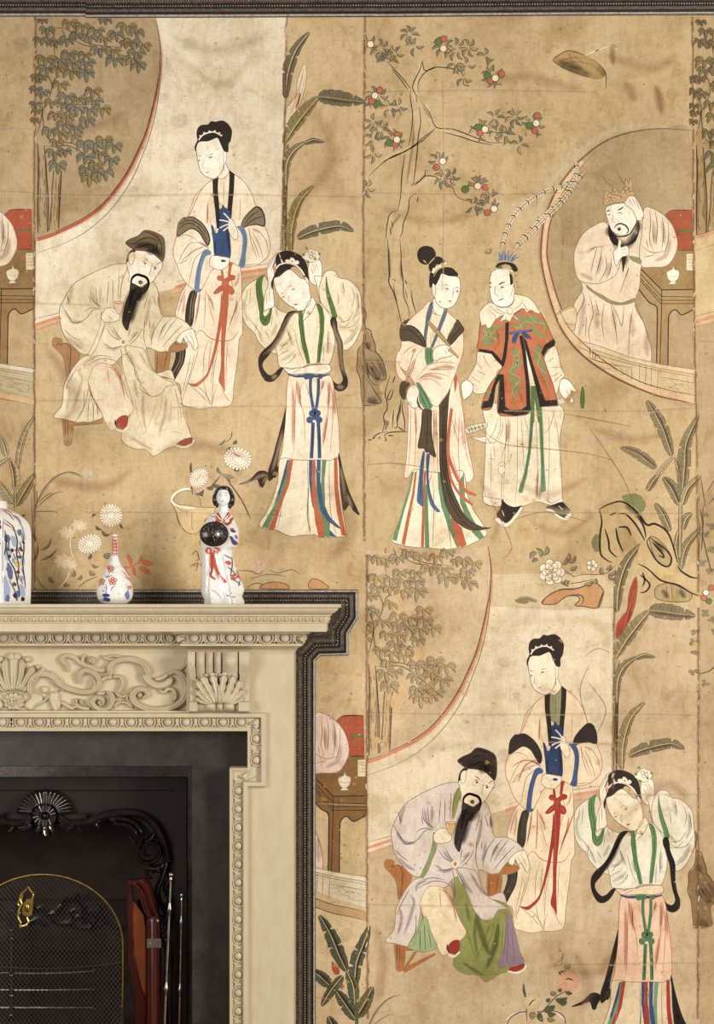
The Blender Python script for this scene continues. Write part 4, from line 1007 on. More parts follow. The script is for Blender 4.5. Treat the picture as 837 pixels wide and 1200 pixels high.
def fruit_tree(p, rnd):
    p.T = (420, 20, 3.4875)
    p.run('''
T 420 20 3.4875
F trf | 250,190 265,210 250,260 245,330 290,370 320,440 380,460 470,490 580,515 540,525 430,500 350,470 310,465 240,510 235,590 225,680 235,690 280,650 325,660 330,680 290,665 230,720 215,740 200,800 180,850 165,910 112,910 118,850 135,800 165,760 175,660 195,570 140,570 90,610 50,650 80,600 130,560 200,530 230,500 215,400 215,320 150,215 120,190 160,210 215,295
L k 1.3 | 262,180 252,215 222,285 245,330 / 215,300 212,330 222,400 215,480 205,530 / 250,370 255,430 245,490 240,560 225,680 215,690 / 255,345 290,390 310,440 330,455 390,460 470,490 530,512 590,515 / 345,470 420,490 480,510 550,524 / 320,450 270,490 200,545 140,570 90,605 45,650 / 310,462 250,515 160,565 100,590 / 190,560 178,650 172,740 160,790 / 215,690 250,670 275,650 320,655 332,680
L k 1.2 | 235,720 210,740 205,790 185,840 180,880 165,910 / 160,790 130,805 118,850 112,910 / 215,295 180,250 140,205 115,180 / 205,300 165,245 135,210 / 245,310 245,270 265,235 300,210 330,205 400,215 / 262,180 265,200 275,220 320,205 / 275,620 270,650 230,690 / 240,760 245,735
L od 1 | 135,830 142,860 / 128,860 135,890 / 235,320 240,350 / 330,205 380,210 440,235 / 330,680 380,690 400,730 440,750 480,740
S od:.4 4 | 225,400 225,500 210,600 195,700 / 300,420 260,360 / 180,800 140,850 130,900
T 450 280 6.0
F trf | 22,0 115,0 120,150 130,250 165,340 195,380 225,520 200,560 140,600 125,560 95,480 60,370 38,310 35,200
F trf | 20,960 75,930 120,960 130,1200 20,1200 10,1100
L k 1.4 | 25,0 32,100 38,240 36,310 65,370 95,470 125,600
L k 1.3 | 112,0 120,100 122,200 135,290 140,400 170,480 180,550 / 190,360 200,430 225,520 / 150,290 160,320
L od 1 | 70,310 75,380 100,450 / 150,350 165,420 / 60,280 85,300
S od:.45 5 | 35,50 40,200 45,290 / 118,150 125,300
T 420 440 10
F trf | 375,0 330,130 315,220 338,320 335,400 300,500 305,560 285,660 350,670 440,640 545,660 540,520 515,420 520,300 480,180 500,0
L kk 1.2 | 375,0 335,120 315,220 338,310 335,405 302,450 300,540 310,560 285,665 350,650
L kk 1.3 | 435,0 400,95 / 395,155 405,190 375,280 350,285 345,250 385,165 / 415,400 405,520 400,620 / 520,290 515,400 540,520 545,660 / 500,260 490,400 460,480 455,600 435,630 420,590 / 285,668 220,690 165,745 200,730 / 300,720 330,680 380,665 450,660 575,660 / 310,715 330,770 300,760 / 350,705 410,705 / 110,755 160,755 / 460,600 540,655
S k:.5 5 | 310,500 330,600 300,650 / 480,330 480,430 450,560 / 350,520 345,600 / 240,720 260,745
''')
    p.T = (420, 20, 3.4875)
    L = []
    def spray(cx, cy, R, n, a0=0, a1=2 * PI, ln=34, w=11, c=None):
        for k in range(n):
            a = a0 + (a1 - a0) * (k + rnd.uniform(-.2, .2)) / max(1, n)
            x, y = cx + R * math.cos(a), cy + R * math.sin(a)
            L.append((x, y, x + ln * math.cos(a), y + ln * math.sin(a) + 4, w, c or rnd.choice(['lf', 'lb2', 'tan', 'lo2']), rnd.choice([-.2, .2, .25])))
    for s_ in [(40, 110, 10, 7), (90, 130, 12, 7), (115, 180, 8, 6, PI * 1.0, PI * 1.9), (150, 150, 6, 6), (350, 120, 14, 9), (400, 130, 16, 7), (450, 125, 8, 6), (400, 190, 8, 5, 0, PI), (440, 200, 8, 4),
               (550, 240, 16, 9), (520, 160, 4, 4), (75, 325, 16, 9), (130, 370, 8, 6), (90, 460, 10, 8), (60, 430, 8, 5), (145, 500, 14, 8), (60, 500, 6, 5), (60, 560, 6, 4), (500, 460, 14, 7), (560, 410, 8, 5),
               (600, 480, 8, 7), (570, 470, 6, 5), (640, 410, 8, 7), (715, 440, 18, 9), (660, 520, 6, 4), (330, 590, 12, 5, PI, 2 * PI), (350, 660, 10, 7), (380, 650, 6, 5), (490, 690, 14, 7, PI, 2 * PI), (530, 780, 18, 8, PI * .8, PI * 2), (470, 770, 8, 5), (30, 700, 8, 6), (15, 350, 4, 3),
               (210, 70, 8, 7), (230, 120, 6, 4), (540, 740, 8, 5, PI, 2 * PI), (430, 250, 4, 3, 0, PI), (165, 365, 5, 4)]:
        spray(*s_)
    rnd.shuffle(L)
    for i in range(0, len(L), 40): p.leaves(L[i:i + 40], 'od', .8, .3)
    p.run('''
C fg 15 od | 328,102 75,355 528,240 128,515 490,452 700,445 437,705
C fr 13 od | 350,90 15,108 88,300 55,345 585,232 540,262 160,482 152,522 732,403 498,475 722,465 320,615 520,697 528,800
C fw 14 od | 348,130 50,112 68,322 560,250 158,502 518,460 727,435 345,590 488,692 555,785
C ye:.6 12 | 680,465 540,690
''')

def wear(p, rnd, x0, y0, x1, y1, n=20, c='ye:.55', s=6):
    for k in range(n):
        x, y = rnd.uniform(x0, x1), rnd.uniform(y0, y1); r = rnd.uniform(.25, 1) * s
        pts = []
        for j in range(9):
            a = 2 * PI * j / 9; rr = r * rnd.uniform(.5, 1.2)
            pts.append((x + rr * math.cos(a) * 1.2, y + rr * math.sin(a)))
        p.fill(pts, c)
    p.step()

rnd = random.Random(11)
PAL.update(dkg=(170, 148, 112), gco=(122, 138, 88), gco2=(146, 156, 108), trf=(196, 174, 132), rdw=(206, 132, 100), lb2=(128, 130, 104), lo2=(160, 146, 102), fg=(94, 116, 62), fr=(182, 100, 76), fw=(230, 216, 186), ro=(168, 148, 112), bu=BAN['bu'], bo=BAN['bo'], bp=BAN['bp'], bw=BAN['bw'])
TAN = (192, 169, 129); LIGHT = (219, 208, 184); TOPD = (172, 146, 102)

# ---- the four upper drops and three lower ones
left = base('wallpaper_panel', [((180, 158, 120), [(-460, 18), (42, 18), (41, 700), (-460, 700)], False)],
            'narrow end of painted paper at the far left above the mantel shelf')
A = base('wallpaper_panel', [(TAN, [(41, 18), (428, 18), (429, 790), (340, 790), (340, 700), (41, 700)], False),
                             (LIGHT, [(184, 20), (337, 20), (336, 160), (333, 230), (330, 312), (250, 325), (160, 350), (100, 362), (41, 380)] + [(42, 288)] + ARC_IN[::-1], False),
                             ((170, 149, 114), [(41, 20)] + ARC_IN + [(41, 279)], False)],
         'tan painted paper with seated bearded man and two ladies, above the mantel')
B = base('wallpaper_panel', [((188, 165, 124), [(428, 18), (815, 18), (820, 710), (720, 712), (605, 712), (429, 712)], False),
                             ((200, 182, 146), [(572, 673), (640, 672), (705, 674), (720, 690), (720, 712), (572, 712)], False)],
         'tan painted paper with fruit tree and round window, upper right of centre')
R = base('wallpaper_panel', [((174, 151, 114), [(815, 18), (1300, 18), (1300, 1433), (819, 1433), (820, 700)], False)],
         'narrow darker strip of painted paper along the right edge')
LL = base('wallpaper_panel', [((196, 174, 136), [(340, 790), (429, 790), (430, 1433), (340, 1433)], False)],
          'slim strip of painted paper between the fireplace moulding and the lower panel')
LOWARC = [(x + 387, y * 1.02 + 606) for x, y in ARC_IN]
C = base('wallpaper_panel', [((188, 166, 132), [(429, 712), (605, 712), (720, 712), (820, 710), (819, 1433), (430, 1433)], False),
                             ((196, 174, 140), [(429, 645), (500, 652), (571, 640), (571, 700), (560, 760), (429, 890)], False),
                             ((212, 198, 170), [(571, 640), (573, 660), (574, 711), (606, 712), (720, 712), (720, 910), (718, 922), (640, 935), (560, 958), (429, 1000), (429, 900)] + LOWARC[::-1][:-1], False)],
         'lower painted paper with lavender robed man and two ladies beside the fireplace')

# ---- panel A
LAYER[0] = 8
p = part(); moonwall(p); p.obj('painted_garden_wall', A, 'curved cream garden wall with a red edge')
p = part(cy0=22); l0 = LAYER[0]; leafy_tree(p, rnd, CL); p.obj('painted_tree', A); LAYER[0] = l0 + 6
p = part(pal=BAN, cx0=331, cx1=429); banana_cluster(p); p.obj('painted_banana_plant', A)
p = part(cx0=-1e9, cx1=470); rocks(p); p.obj('painted_rock', A)
p = part(); p.run(LADY); p.obj('painted_lady', A, 'standing lady holding a red sash')
p = part(); p.run(MAN); p.obj('painted_gentleman', A, 'bearded man seated on a low chair in cream robes')
LAYER[0] = 60
p = part(); p.run(HANDS); p.obj('painted_lady', A, 'lady with raised hands and striped skirt')
def flowers_A(p):
    p.T = (0, 580, 4.185)
    p.leaves([(470, 95, 455, 110, 10, 'gr', .2), (470, 150, 500, 170, 12, 'gr', .2), (500, 180, 540, 195, 14, 'gr', .2), (590, 140, 605, 165, 10, 'gr', .1), (430, 315, 445, 285, 14, 'gr', .2), (505, 300, 540, 285, 26, 'lb2', .2),
              (350, 400, 365, 370, 16, 'lf', .2), (380, 415, 400, 390, 14, 'lf', .2), (440, 370, 470, 390, 20, 'lf', .2), (240, 400, 265, 430, 18, 'lf', .1), (310, 430, 340, 445, 16, 'lf', .1), (450, 340, 485, 350, 12, 'lf', .2),
              (160, 330, 185, 240, 10, 'lo2', .1), (170, 180, 185, 240, 8, 'gr', .1), (200, 270, 250, 210, 12, 'lf', .2), (200, 320, 280, 265, 8, 'lf', .1), (105, 100, 125, 95, 8, 'gr', .2), (135, 185, 165, 195, 12, 'gr', .2)], 'od', .8)
    p.run('''
L od 1 | 155,0 160,150 158,300 160,450 / 540,195 548,185 556,190 / 480,160 520,190 / 380,460 420,425 480,400 / 180,400 200,440 230,465
L w 1.2 | 350,200 345,250 360,310 / 340,370 330,410 290,460 / 330,310 350,370
''')
    for (x, y, r) in [(390, 150, 44), (330, 185, 44), (310, 325, 50), (350, 340, 36)]:
        for k in range(7):
            p.step(); a = 2 * PI * k / 7 + x; p.leafblade((x, y), (x + r * math.cos(a), y + r * .8 * math.sin(a)), r * .45, 'bw', bend=.1)
        p.step()
        for k in range(7):
            a = 2 * PI * k / 7 + x; p.line([(x + r * .35 * math.cos(a), y + r * .3 * math.sin(a)), (x + r * .9 * math.cos(a + .1), y + r * .75 * math.sin(a + .1))], 'ol:.4', .5)
    p.step()
    p.obj('painted_lily', A); p = part(); p.T = (0, 580, 4.185)
    p.mum(545, 100, 58, 'w'); p.obj('painted_chrysanthemum', A); p = part(); p.T = (0, 580, 4.185); p.mum(440, 240, 62, 'w', sq=.72, rot=-.35); p.obj('painted_chrysanthemum', A)
    p = part(); p.T = (0, 580, 4.185)
    p.leaves([(600, 360, 640, 395, 20, 'rdo', .1), (640, 360, 625, 285, 16, 'rdo', .1), (655, 350, 670, 400, 18, 'rdo', .1), (690, 320, 760, 335, 26, 'rdo', .1), (680, 355, 740, 395, 26, 'rdo', -.1), (680, 330, 695, 295, 14, 'rdo', .1), (640, 355, 590, 360, 12, 'rdo', 0), (620, 300, 650, 330, 14, 'rdo', 0)], 'rs', .5, .4)
    p.run('L rdo 1.6 | 610,370 650,350 690,325')
    p.obj('painted_red_branch', A); p = part(); p.T = (180, 500, 5.979)
    p.run('''
F bsk ol .9 | 122,515 150,470 200,440 255,432 300,470 330,560 430,570 400,640 350,700 290,750 230,738 190,690 160,600
F tan2 ol .8 | 140,515 165,475 215,450 262,452 320,500 330,560 285,560 230,550 170,545
K w 2.2 | 122,515 150,545 210,565 285,570 / 122,512 150,470 200,442 255,435
L od .6 | 150,570 180,680 240,740 / 230,590 240,640 / 270,600 270,700 290,748 / 160,560 200,590 260,590
''')
    p.leaves([(265, 250, 270, 340, 10, 'gr', .05), (450, 285, 480, 330, 18, 'gr', .2), (480, 330, 540, 335, 22, 'gr', .2), (530, 335, 570, 355, 20, 'gr', .2), (520, 340, 545, 385, 16, 'gr', .2), (370, 430, 420, 400, 26, 'gr', .3), (420, 400, 470, 415, 24, 'gr', .2), (300, 470, 350, 440, 22, 'gr', .3), (340, 450, 345, 490, 16, 'gr', .1), (510, 160, 540, 140, 16, 'gr', .2), (555, 120, 580, 92, 20, 'gr', .2), (560, 290, 600, 310, 16, 'gr', .1), (500, 110, 550, 30, 14, 'w', .1), (455, 130, 500, 90, 10, 'w', .1)], 'od', .9)
    p.run('L od 1.4 | 500,350 560,430 620,520 660,600 680,650 / 265,400 275,480 / 480,330 440,380 380,440\nL ye 1 | 470,110 560,30')
    p.mum(590, 225, 100, 'w', sq=.76, rot=.25); p.mum(318, 360, 76, 'w', sq=.8, rot=-.8)
    p.run('L rs 2 | 560,180 580,200 610,212\nL ol 1 | 300,380 330,340')
    p.run('''
L od .9 | 590,1010 680,1012 740,1035 770,1010 / 270,900 300,870 320,930 290,935 / 260,980 310,955 300,1010
C pk:.8 20 | 700,985 740,955 770,970 740,1000
''')
    p.obj('painted_flower_basket', A)
PAL.update(rdo=(206, 118, 84), bsk=(206, 184, 140), rk=(190, 142, 98))
LAYER[0] = 60
p = part(); flowers_A(p)
LAYER[0] = 60
p = part()
p.run('''
T 0 560 1.9023
F rk od .9 | 580,246 590,236 615,232 640,238 645,247
F rk od .9 | 690,246 694,226 712,228 733,243 733,247
L od .9 | 550,245 570,235 590,238 / 560,225 600,215 640,220 / 600,205 620,212 650,205 670,215
''')
p.obj('painted_rock', A)
p = part(cx0=41, cx1=428)
p.run('''
T 0 420 6.0
L lf 3 | 245,1060 270,1000 330,900 400,830 480,802 / 480,802 540,815 580,835
L od .9 | 245,1060 300,930 370,850 450,805 510,800 560,825 / 240,1070 330,985 400,945 450,940 / 245,1078 330,1075 385,1078 415,1098 / 270,1020 330,960 380,948 / 255,920 262,985 250,1050
F bsk:.7 | 240,490 300,510 320,560 300,600 270,610 245,570
F w2:.55 | 575,790 650,795 640,850 600,925 582,900 590,830
''')
p.obj('painted_grass', A)

# creases and rubbed joins of the pasted sheets: marks in the paper itself
def creases(parent, segs, x0, y0, x1, y1, n, pal=None):
    p = part()
    for s_ in segs: p.line(s_, 'od:.20', 1.8, soft=True, taper=False); 
    p.step()
    for s_ in segs: p.line([(a + 1, b + 1.5) for a, b in s_], 'li:.35', 2.4, soft=True, taper=False)
    p.step()
    r2 = random.Random(int(x0 + y0 * 7 + 11))
    wear(p, r2, x0, y0, x1, y1, n, 'ye:.35', 3.2); wear(p, r2, x0, y0, x1, y1, n * 3 // 2, 'li:.5', 1.3); wear(p, r2, x0, y0, x1, y1, n * 2, 'nb:.35', 1.6); wear(p, r2, x0, y0, x1, y1, n // 3, 'nb:.10', 9)
    p.obj('paper_crease', parent)['kind'] = 'stuff'
LAYER[0] = 290
creases(A, [[(41, 228), (150, 229), (260, 227), (335, 229), (428, 231)], [(41, 355), (110, 357)], [(200, 477), (330, 476), (428, 478)], [(41, 470), (120, 468)], [(41, 122), (120, 123)], [(100, 600), (230, 601), (330, 604)]], 45, 30, 425, 690, 60)

# ---- panel B
BPAL = dict(tan=(190, 163, 114), tanw=(186, 158, 108))
LAYER[0] = 8
l0 = LAYER[0]; p = part(cy0=22, cx0=426); fruit_tree(p, rnd); p.obj('painted_fruit_tree', B); LAYER[0] = l0 + 30
p = part(cx1=816); ringwindow(p); p.obj('painted_round_window', B)
p = part(cx1=815); table_part(p); p.obj('painted_table', B)
p = part(cx1=815); p.run(EMPEROR); p.obj('painted_gentleman', B, 'bearded man in a crown leaning behind the round window')
p = part(cx1=815); balustrade(p)
p.T = (0, 0, 1); p.fill(RINGO[:9] + [(658, 372), (668, 386), (693, 408), (711, 424), (730, 436), (752, 448), (775, 455), (795, 460), (816, 464)], 'ringc'); p.step()
p.line(RINGO[:10], 'rs:.5', 4, soft=True); p.step(); p.line(RINGO[:10], 'od', 1.5); p.line([(655,362),(668, 386), (693, 411), (711, 425), (730, 437), (752, 448), (775, 455), (795, 460), (816, 464)], 'od', 1.2)
p.obj('painted_railing', B)
def feathers(p):
    p.T = (560, 150, 3.0217)
    for a, b in (([(85, 430), (100, 370), (130, 310), (180, 260), (240, 225), (300, 205), (340, 190)], 5), ([(130, 430), (170, 380), (220, 330), (270, 280), (320, 220), (350, 160), (345, 110)], 5), ([(150, 410), (210, 350), (300, 260), (350, 190), (380, 155)], 4)):
        q = crom([Vector(v) for v in a], False, n=6)
        p.line(a, 'li', b * 1.2, taper=True); p.step()
        for i in range(1, len(q) - 1):
            t = (q[i + 1] - q[i - 1]).normalized(); nn = Vector((-t[1], t[0]))
            for sg in (-1, 1):
                p.line([tuple(q[i]), tuple(q[i] + nn * sg * 5 - t * 3), tuple(q[i] + nn * sg * 9 - t * 9)], 'ol' if i % 3 else 'kk', .8 if i % 3 else 1.5)
        p.line(a, 'od', .8); p.step()
    p.leaves([(25, 440, 48, 425, 16, 'rk', .2), (0, 190, 30, 175, 10, 'rk', .2)], 'od', .8)
LAYER[0] = 50
p = part(); p.run(GENERAL); feathers(p); p.obj('painted_warrior', B, 'man with long pheasant plumes and black edged orange coat')
LAYER[0] = 50
p = part(); p.run(BOOKLADY); p.obj('painted_lady', B, 'lady with round black topknot and striped skirt')
def lotus(p):
    p.run('''
T 620 0 3.857
F lo3 ol .9 | 108,272 140,245 180,230 230,240 270,262 310,285 345,325 340,345 320,355 290,355 210,330 150,305
S od:.5 14 | 130,285 210,315 290,345 / 120,275 180,290 250,320
S od:.35 10 | 300,300 335,330 330,350
L od 1.2 | 108,272 150,303 210,328 280,352 / 108,272 150,240 185,230 250,250 / 310,288 345,328 348,400
L od .5 | 130,280 200,260 260,265 / 140,290 220,280 300,300 / 150,300 230,310 / 200,250 250,290 / 180,240 200,290
L li 1.6 | 255,250 300,232 360,210
''')
    for (a, b) in (((370, 190), (345, 140)), ((370, 190), (395, 150)), ((372, 192), (452, 172)), ((372, 195), (435, 240)), ((372, 192), (340, 205)), ((320, 215), (290, 200)), ((320, 215), (300, 240)), ((375, 195), (410, 215))):
        p.leafblade(a, b, 15, 'li:.55', bend=.08)
    p.step(); p.run('S nb:.5 10 | 375,200 380,300\nS nb:.5 14 | 570,380 585,430 600,520\nS nb:.35 16 | 430,370 460,410 480,470')
PAL.update(lo3=(166, 138, 88))
LAYER[0] = 20
p = part(); lotus(p); p.obj('painted_lotus_leaf', B)
def plant_B(p):
    p.T = (690, 440, 5.694)
    a = 'pg:.6'
    p.run('K tr 3 | 612,540 612,800 608,1090\nL od .8 | 600,560 606,800 600,1090 / 622,780 624,1090')
    p.banana([(555, 540), (500, 370), (440, 250), (385, 165)], 7, 7, a, a, veins=24, tear=(.4, .72))
    p.banana([(452, 622), (380, 560), (300, 510), (208, 480)], 6, 6, a, a, veins=18, tear=(.5,))
    p.banana([(605, 868), (550, 750), (495, 680)], 8, 5, a, a, veins=16, tear=(.5,))
    p.banana([(612, 770), (600, 640), (572, 545)], 7, 2.5, 'tan', 'tan', veins=18)
    p.banana([(562, 545), (470, 650), (398, 772)], 3, 3, 'tan', 'tan', veins=14)
    p.banana([(624, 780), (640, 600), (652, 450), (735, 262)], 7, 8, a, a, veins=26, tear=(.3, .6))
    p.banana([(625, 865), (660, 760), (750, 665)], 5, 5, 'lo', 'lo2', veins=14)
    p.banana([(545, 1040), (500, 930), (443, 848)], 4, 6, a, a, veins=14)
    p.banana([(628, 1030), (650, 960), (690, 918)], 4, 6, a, a, veins=10)
    p.T = (600, 560, 3.5316)
    p.banana([(700, 380), (720, 290), (785, 205)], 4, 6, a, a, veins=14)
    p.banana([(690, 350), (680, 280), (690, 210)], 3, 3, a, a, veins=8)
    p.banana([(560, 55), (585, 15), (610, -15)], 4, 4, a, a, veins=8)
    p.run('K tr 3 | 697,100 694,330\nL od .8 | 691,100 689,335 / 706,120 700,330 / 770,420 775,300 778,200 770,160')
PAL.update(pg=(140, 134, 98))
LAYER[0] = 20
p = part(cx1=822); plant_B(p); p.obj('painted_banana_plant', B)
def bigrock(p):
    p.run('''
T 600 560 3.5316
F ms | 455,75 500,65 530,72 545,90 555,110 540,140 500,125 470,100
F ms | 330,270 345,235 362,240 370,270 365,300 345,305
F rkk | 362,130 450,100 520,130 560,195 610,195 645,225 670,290 690,360 730,410 780,450 770,490 700,510 620,515 585,490 560,450 520,370 525,290 545,262 530,230 490,190 440,190 415,210 430,250 460,300 430,350 400,340 375,320 362,250
F rki | 440,205 480,210 500,245 520,275 480,300 455,310 440,270
F rki od .9 | 570,245 600,250 640,290 660,330 655,360 630,365 600,340 580,300
F rki od .9 | 600,450 650,435 700,455 745,480 730,510 650,512 600,500 590,475
L kk 2.6 | 362,130 400,110 452,98 500,125 530,160 560,195 590,190 635,215 660,260 685,350
L kk 2.4 | 362,130 372,180 365,240 368,315 400,345 415,350 / 440,150 470,150 510,190 540,240 550,260 / 405,155 430,145 / 430,205 440,260 460,305 / 440,205 475,205 495,240 / 385,210 400,260 405,300 435,330
L kk 2.2 | 520,355 560,375 610,420 640,432 690,445 740,475 780,490 / 570,245 560,270 590,330 620,360 650,365 660,330 630,290 600,270 570,245 / 580,265 620,310 630,330 605,320 / 685,360 700,385 740,410 770,415 / 520,160 545,200 555,250 / 540,390 550,425 540,450 / 530,400 570,440 555,470 530,475
S kk:.5 10 | 460,110 520,150 550,200 / 590,260 630,310 / 620,460 650,500 / 690,460 720,500
L od .7 | 640,440 640,505 / 660,440 665,508 / 680,450 690,505 / 700,455 710,500
T 600 560 3.5316
F rk2 od 1.2 | 125,520 150,488 200,464 260,460 320,440 350,436 378,465 376,490 355,538 300,532 262,528 280,505 270,490 235,488 210,500 180,522
L od 1.6 | 125,520 145,492 200,463 265,458 330,438 / 215,495 250,485 290,488 296,510 285,528 / 378,470 355,538
L od .9 | 250,410 300,400 360,400 400,390 430,360 / 230,440 290,430 340,420 / 200,375 260,410
S gr:.6 8 | 10,510 60,500 110,515
''')
    p.T = (600, 560, 3.5316)
    p.leaves([(105, 310, 75, 335, 18, 'lf', .2), (120, 330, 100, 290, 16, 'lf', .2), (130, 320, 145, 280, 18, 'lf', .2), (110, 340, 85, 350, 14, 'lf', .2), (225, 345, 235, 310, 14, 'lf', .2), (230, 350, 265, 320, 14, 'lf', .2), (240, 380, 270, 365, 14, 'lf', .1), (210, 360, 225, 330, 14, 'lf', .2),
              (200, 430, 240, 425, 14, 'lf', .2), (225, 420, 235, 450, 14, 'lf', .2), (370, 370, 385, 400, 16, 'lf', .2), (390, 380, 410, 360, 14, 'lf', .2), (400, 400, 430, 380, 14, 'lf', .2), (340, 440, 345, 415, 14, 'lf', .2), (300, 440, 335, 425, 16, 'lf', .2), (400, 400, 430, 420, 12, 'lf', .2)], 'od', 1.0)
    for g, R in enumerate((46, 34, 22, 11)):
        n = 7 - g
        for k in range(n):
            a = 2 * PI * k / n + g; p.circle((165 + R * .7 * math.cos(a), 390 + R * .7 * math.sin(a)), R * .5, 'w2', ('ol', .7), ry=R * .42, rot=a, n=12)
        p.step()
    for k in range(5):
        a = 2 * PI * k / 5; p.circle((332 + 13 * math.cos(a), 362 + 13 * math.sin(a)), 11, 'w2', ('ol', .7), n=10)
PAL.update(ms=(124, 128, 84), rkk=(190, 166, 120), rki=(170, 148, 104), rk2=(188, 142, 96))
LAYER[0] = 84
p = part(cx1=822); bigrock(p); p.obj('painted_rock', B)
LAYER[0] = 260
creases(B, [[(428, 108), (560, 106), (700, 108)], [(428, 226), (560, 228), (660, 226)], [(519, 90), (520, 240), (518, 340)], [(590, 480), (740, 482), (815, 478)], [(428, 422), (470, 424)], [(600, 600), (810, 602)]], 430, 30, 812, 640, 70)

# ---- left end strip
LP = dict(dkg=(178, 156, 116), tw=(146, 116, 76), tt=(140, 112, 74), rb2=(164, 80, 54), li3=(204, 196, 172), li2=(186, 174, 142), emp=(222, 206, 182), emp2=(226, 210, 188), ringc=(200, 172, 128))
LAYER[0] = 8
p = part((1, -774, 1, -1), LP, cx1=41); table_part(p); p.obj('painted_table', left)
p = part((1, -774, 1, -1), LP, cx1=41); p.run(EMPEROR); p.obj('painted_gentleman', left)
p = part((1, -774, 1, -1), LP, cx1=41); balustrade(p)
p.T = (0, 0, 1); p.line(RINGO[:9], 'ringc', 8, taper=False); p.step(); p.line([(x, y + 3) for x, y in RINGO[:9]], 'od', 1.0); p.obj('painted_railing', left)
p = part(cx1=42)
p.T = (0, 420, 6.0)
p.banana([(110, 900), (140, 660), (185, 510), (248, 400)], 3, 4, 'tan2', 'lf', veins=26)
p.banana([(48, 692), (30, 610), (0, 540)], 4, 5, 'tan2', 'lf', veins=10)
p.banana([(100, 930), (90, 800), (60, 700)], 8, 2, 'tan2', 'tan2', veins=18)
p.banana([(-60, 800), (0, 745), (62, 700)], 3, 3, 'tan2', 'lf', veins=12)
p.banana([(100, 1020), (50, 940), (-20, 850)], 3, 8, 'tan2', 'lf', veins=18)
p.banana([(115, 1035), (175, 930), (248, 808)], 6, 6, 'lo', 'lo', veins=18)
p.run('L tr 3 | 105,900 108,1080\nL od .8 | 100,930 100,1060 / 115,930 118,1050')
p.obj('painted_banana_plant', left)
LAYER[0] = 150
creases(left, [[(0, 152), (20, 151), (41, 152)], [(0, 224), (41, 226)]], 0, 30, 40, 600, 12)

# ---- right strip: the leafy tree again
RP = dict(lf=(128, 118, 78), lb=(118, 112, 80), lo=(134, 114, 62), tr=(160, 134, 92))
LAYER[0] = 8
p = part((1, 772, 1, 2), RP, cx0=808, cy0=22); leafy_tree(p, rnd, CL); p.obj('painted_tree', R)
LAYER[0] = 20
p = part((1, 773, 1, -3), dict(rd=(196, 150, 112), rdw=(196, 140, 104)), cx0=815); 
p.fill([(41, 385), (400, 300), (400, 20), (184, 20)] + ARC_IN, (196, 174, 132), False); p.step()
moonwall(p, 'rd'); p.obj('painted_garden_wall', R)
def right_low(p):
    p.T = (690, 440, 5.694)
    p.run('L od 1.2 | 770,860 760,920 765,1000 740,1020 / 750,680 760,760 780,880 / 790,780 837,700 / 800,860 850,800')
    p.T = (600, 560, 3.5316)
    L = []
    r2 = random.Random(5)
    for (x, y) in [(800, 160), (820, 200), (800, 230), (815, 290), (790, 350), (820, 380), (800, 560), (830, 590), (760, 640), (750, 680), (755, 730), (750, 800), (800, 850), (830, 640), (850, 700), (840, 300), (850, 180), (870, 350)]:
        for k in range(4):
            a = r2.uniform(0, 6.28); L.append((x, y, x + 20 * math.cos(a), y + 18 * math.sin(a), 12, r2.choice(['lo', 'lb2', 'lf', 'gr']), .2))
    p.leaves(L, 'ol', .8, .3)
    p.run('L od 1.4 | 870,720 830,790 780,810 760,805 / 790,240 810,330 830,400 / 780,130 790,200 785,300\nC fg 12 od | 815,510\nC fr 12 od | 795,497 825,455\nC w 12 od | 803,475\nC ye:.7 14 | 840,230 760,690')
p = part(dict and (1, 0, 1, 0), RP, cx0=795); right_low(p); p.obj('painted_leaves', R); LAYER[0] = 240
creases(R, [[(820, 400), (837, 401)]], 818, 30, 900, 1190, 26)

# ---- lower centre panel
LAYER[0] = 8
p = part((1, 387, 1.02, 606), dict(LOWPAL, rd=(204, 138, 108), rdw=(204, 142, 112)), cy0=640, cx0=430, cx1=719); moonwall(p, 'rd'); p.obj('painted_garden_wall', C, 'curved cream garden wall with a faded red edge')
FT = dict(lf=(176, 158, 122), lb=(170, 154, 120), lo=(182, 158, 110), tr=(190, 164, 124), od=(118, 98, 74))
l0 = LAYER[0]; p = part((1, 388, 1.02, 606), FT, cy0=642, cx0=431); leafy_tree(p, random.Random(4), CL, ymin=40, faint=True); p.obj('painted_tree', C, 'faded painted tree'); LAYER[0] = l0 + 6
LB = dict(BAN, bu=(134, 126, 96), bo=(158, 142, 98), bp=(146, 134, 102), bw=(160, 66, 44), rs=(140, 50, 36), rdx=(150, 50, 36))
p = part((1, 388, 1.03, 598.5), LB, cx0=719, cx1=820); banana_cluster(p); p.obj('painted_banana_plant', C, 'painted banana plant with a red bud')
p = part((1, 388, 1.0, 612), dict(ro=(132, 100, 60)), cx1=845); rocks(p); p.obj('painted_rock', C)
LAYER[0] = 20
p = part(LOW, LOWPAL); p.run(LADY); p.run('''
T 190 130 5.58
L rs:.8 1.4 | 160,1000 200,900 290,850 / 120,900 200,860 300,880
T 190 290 5.58
L rs 1.4 | 522,300 484,400 440,500 / 490,330 470,430 425,560 / 285,270 282,400 275,530
'''); p.obj('painted_lady', C, 'standing lady with a bright red sash')
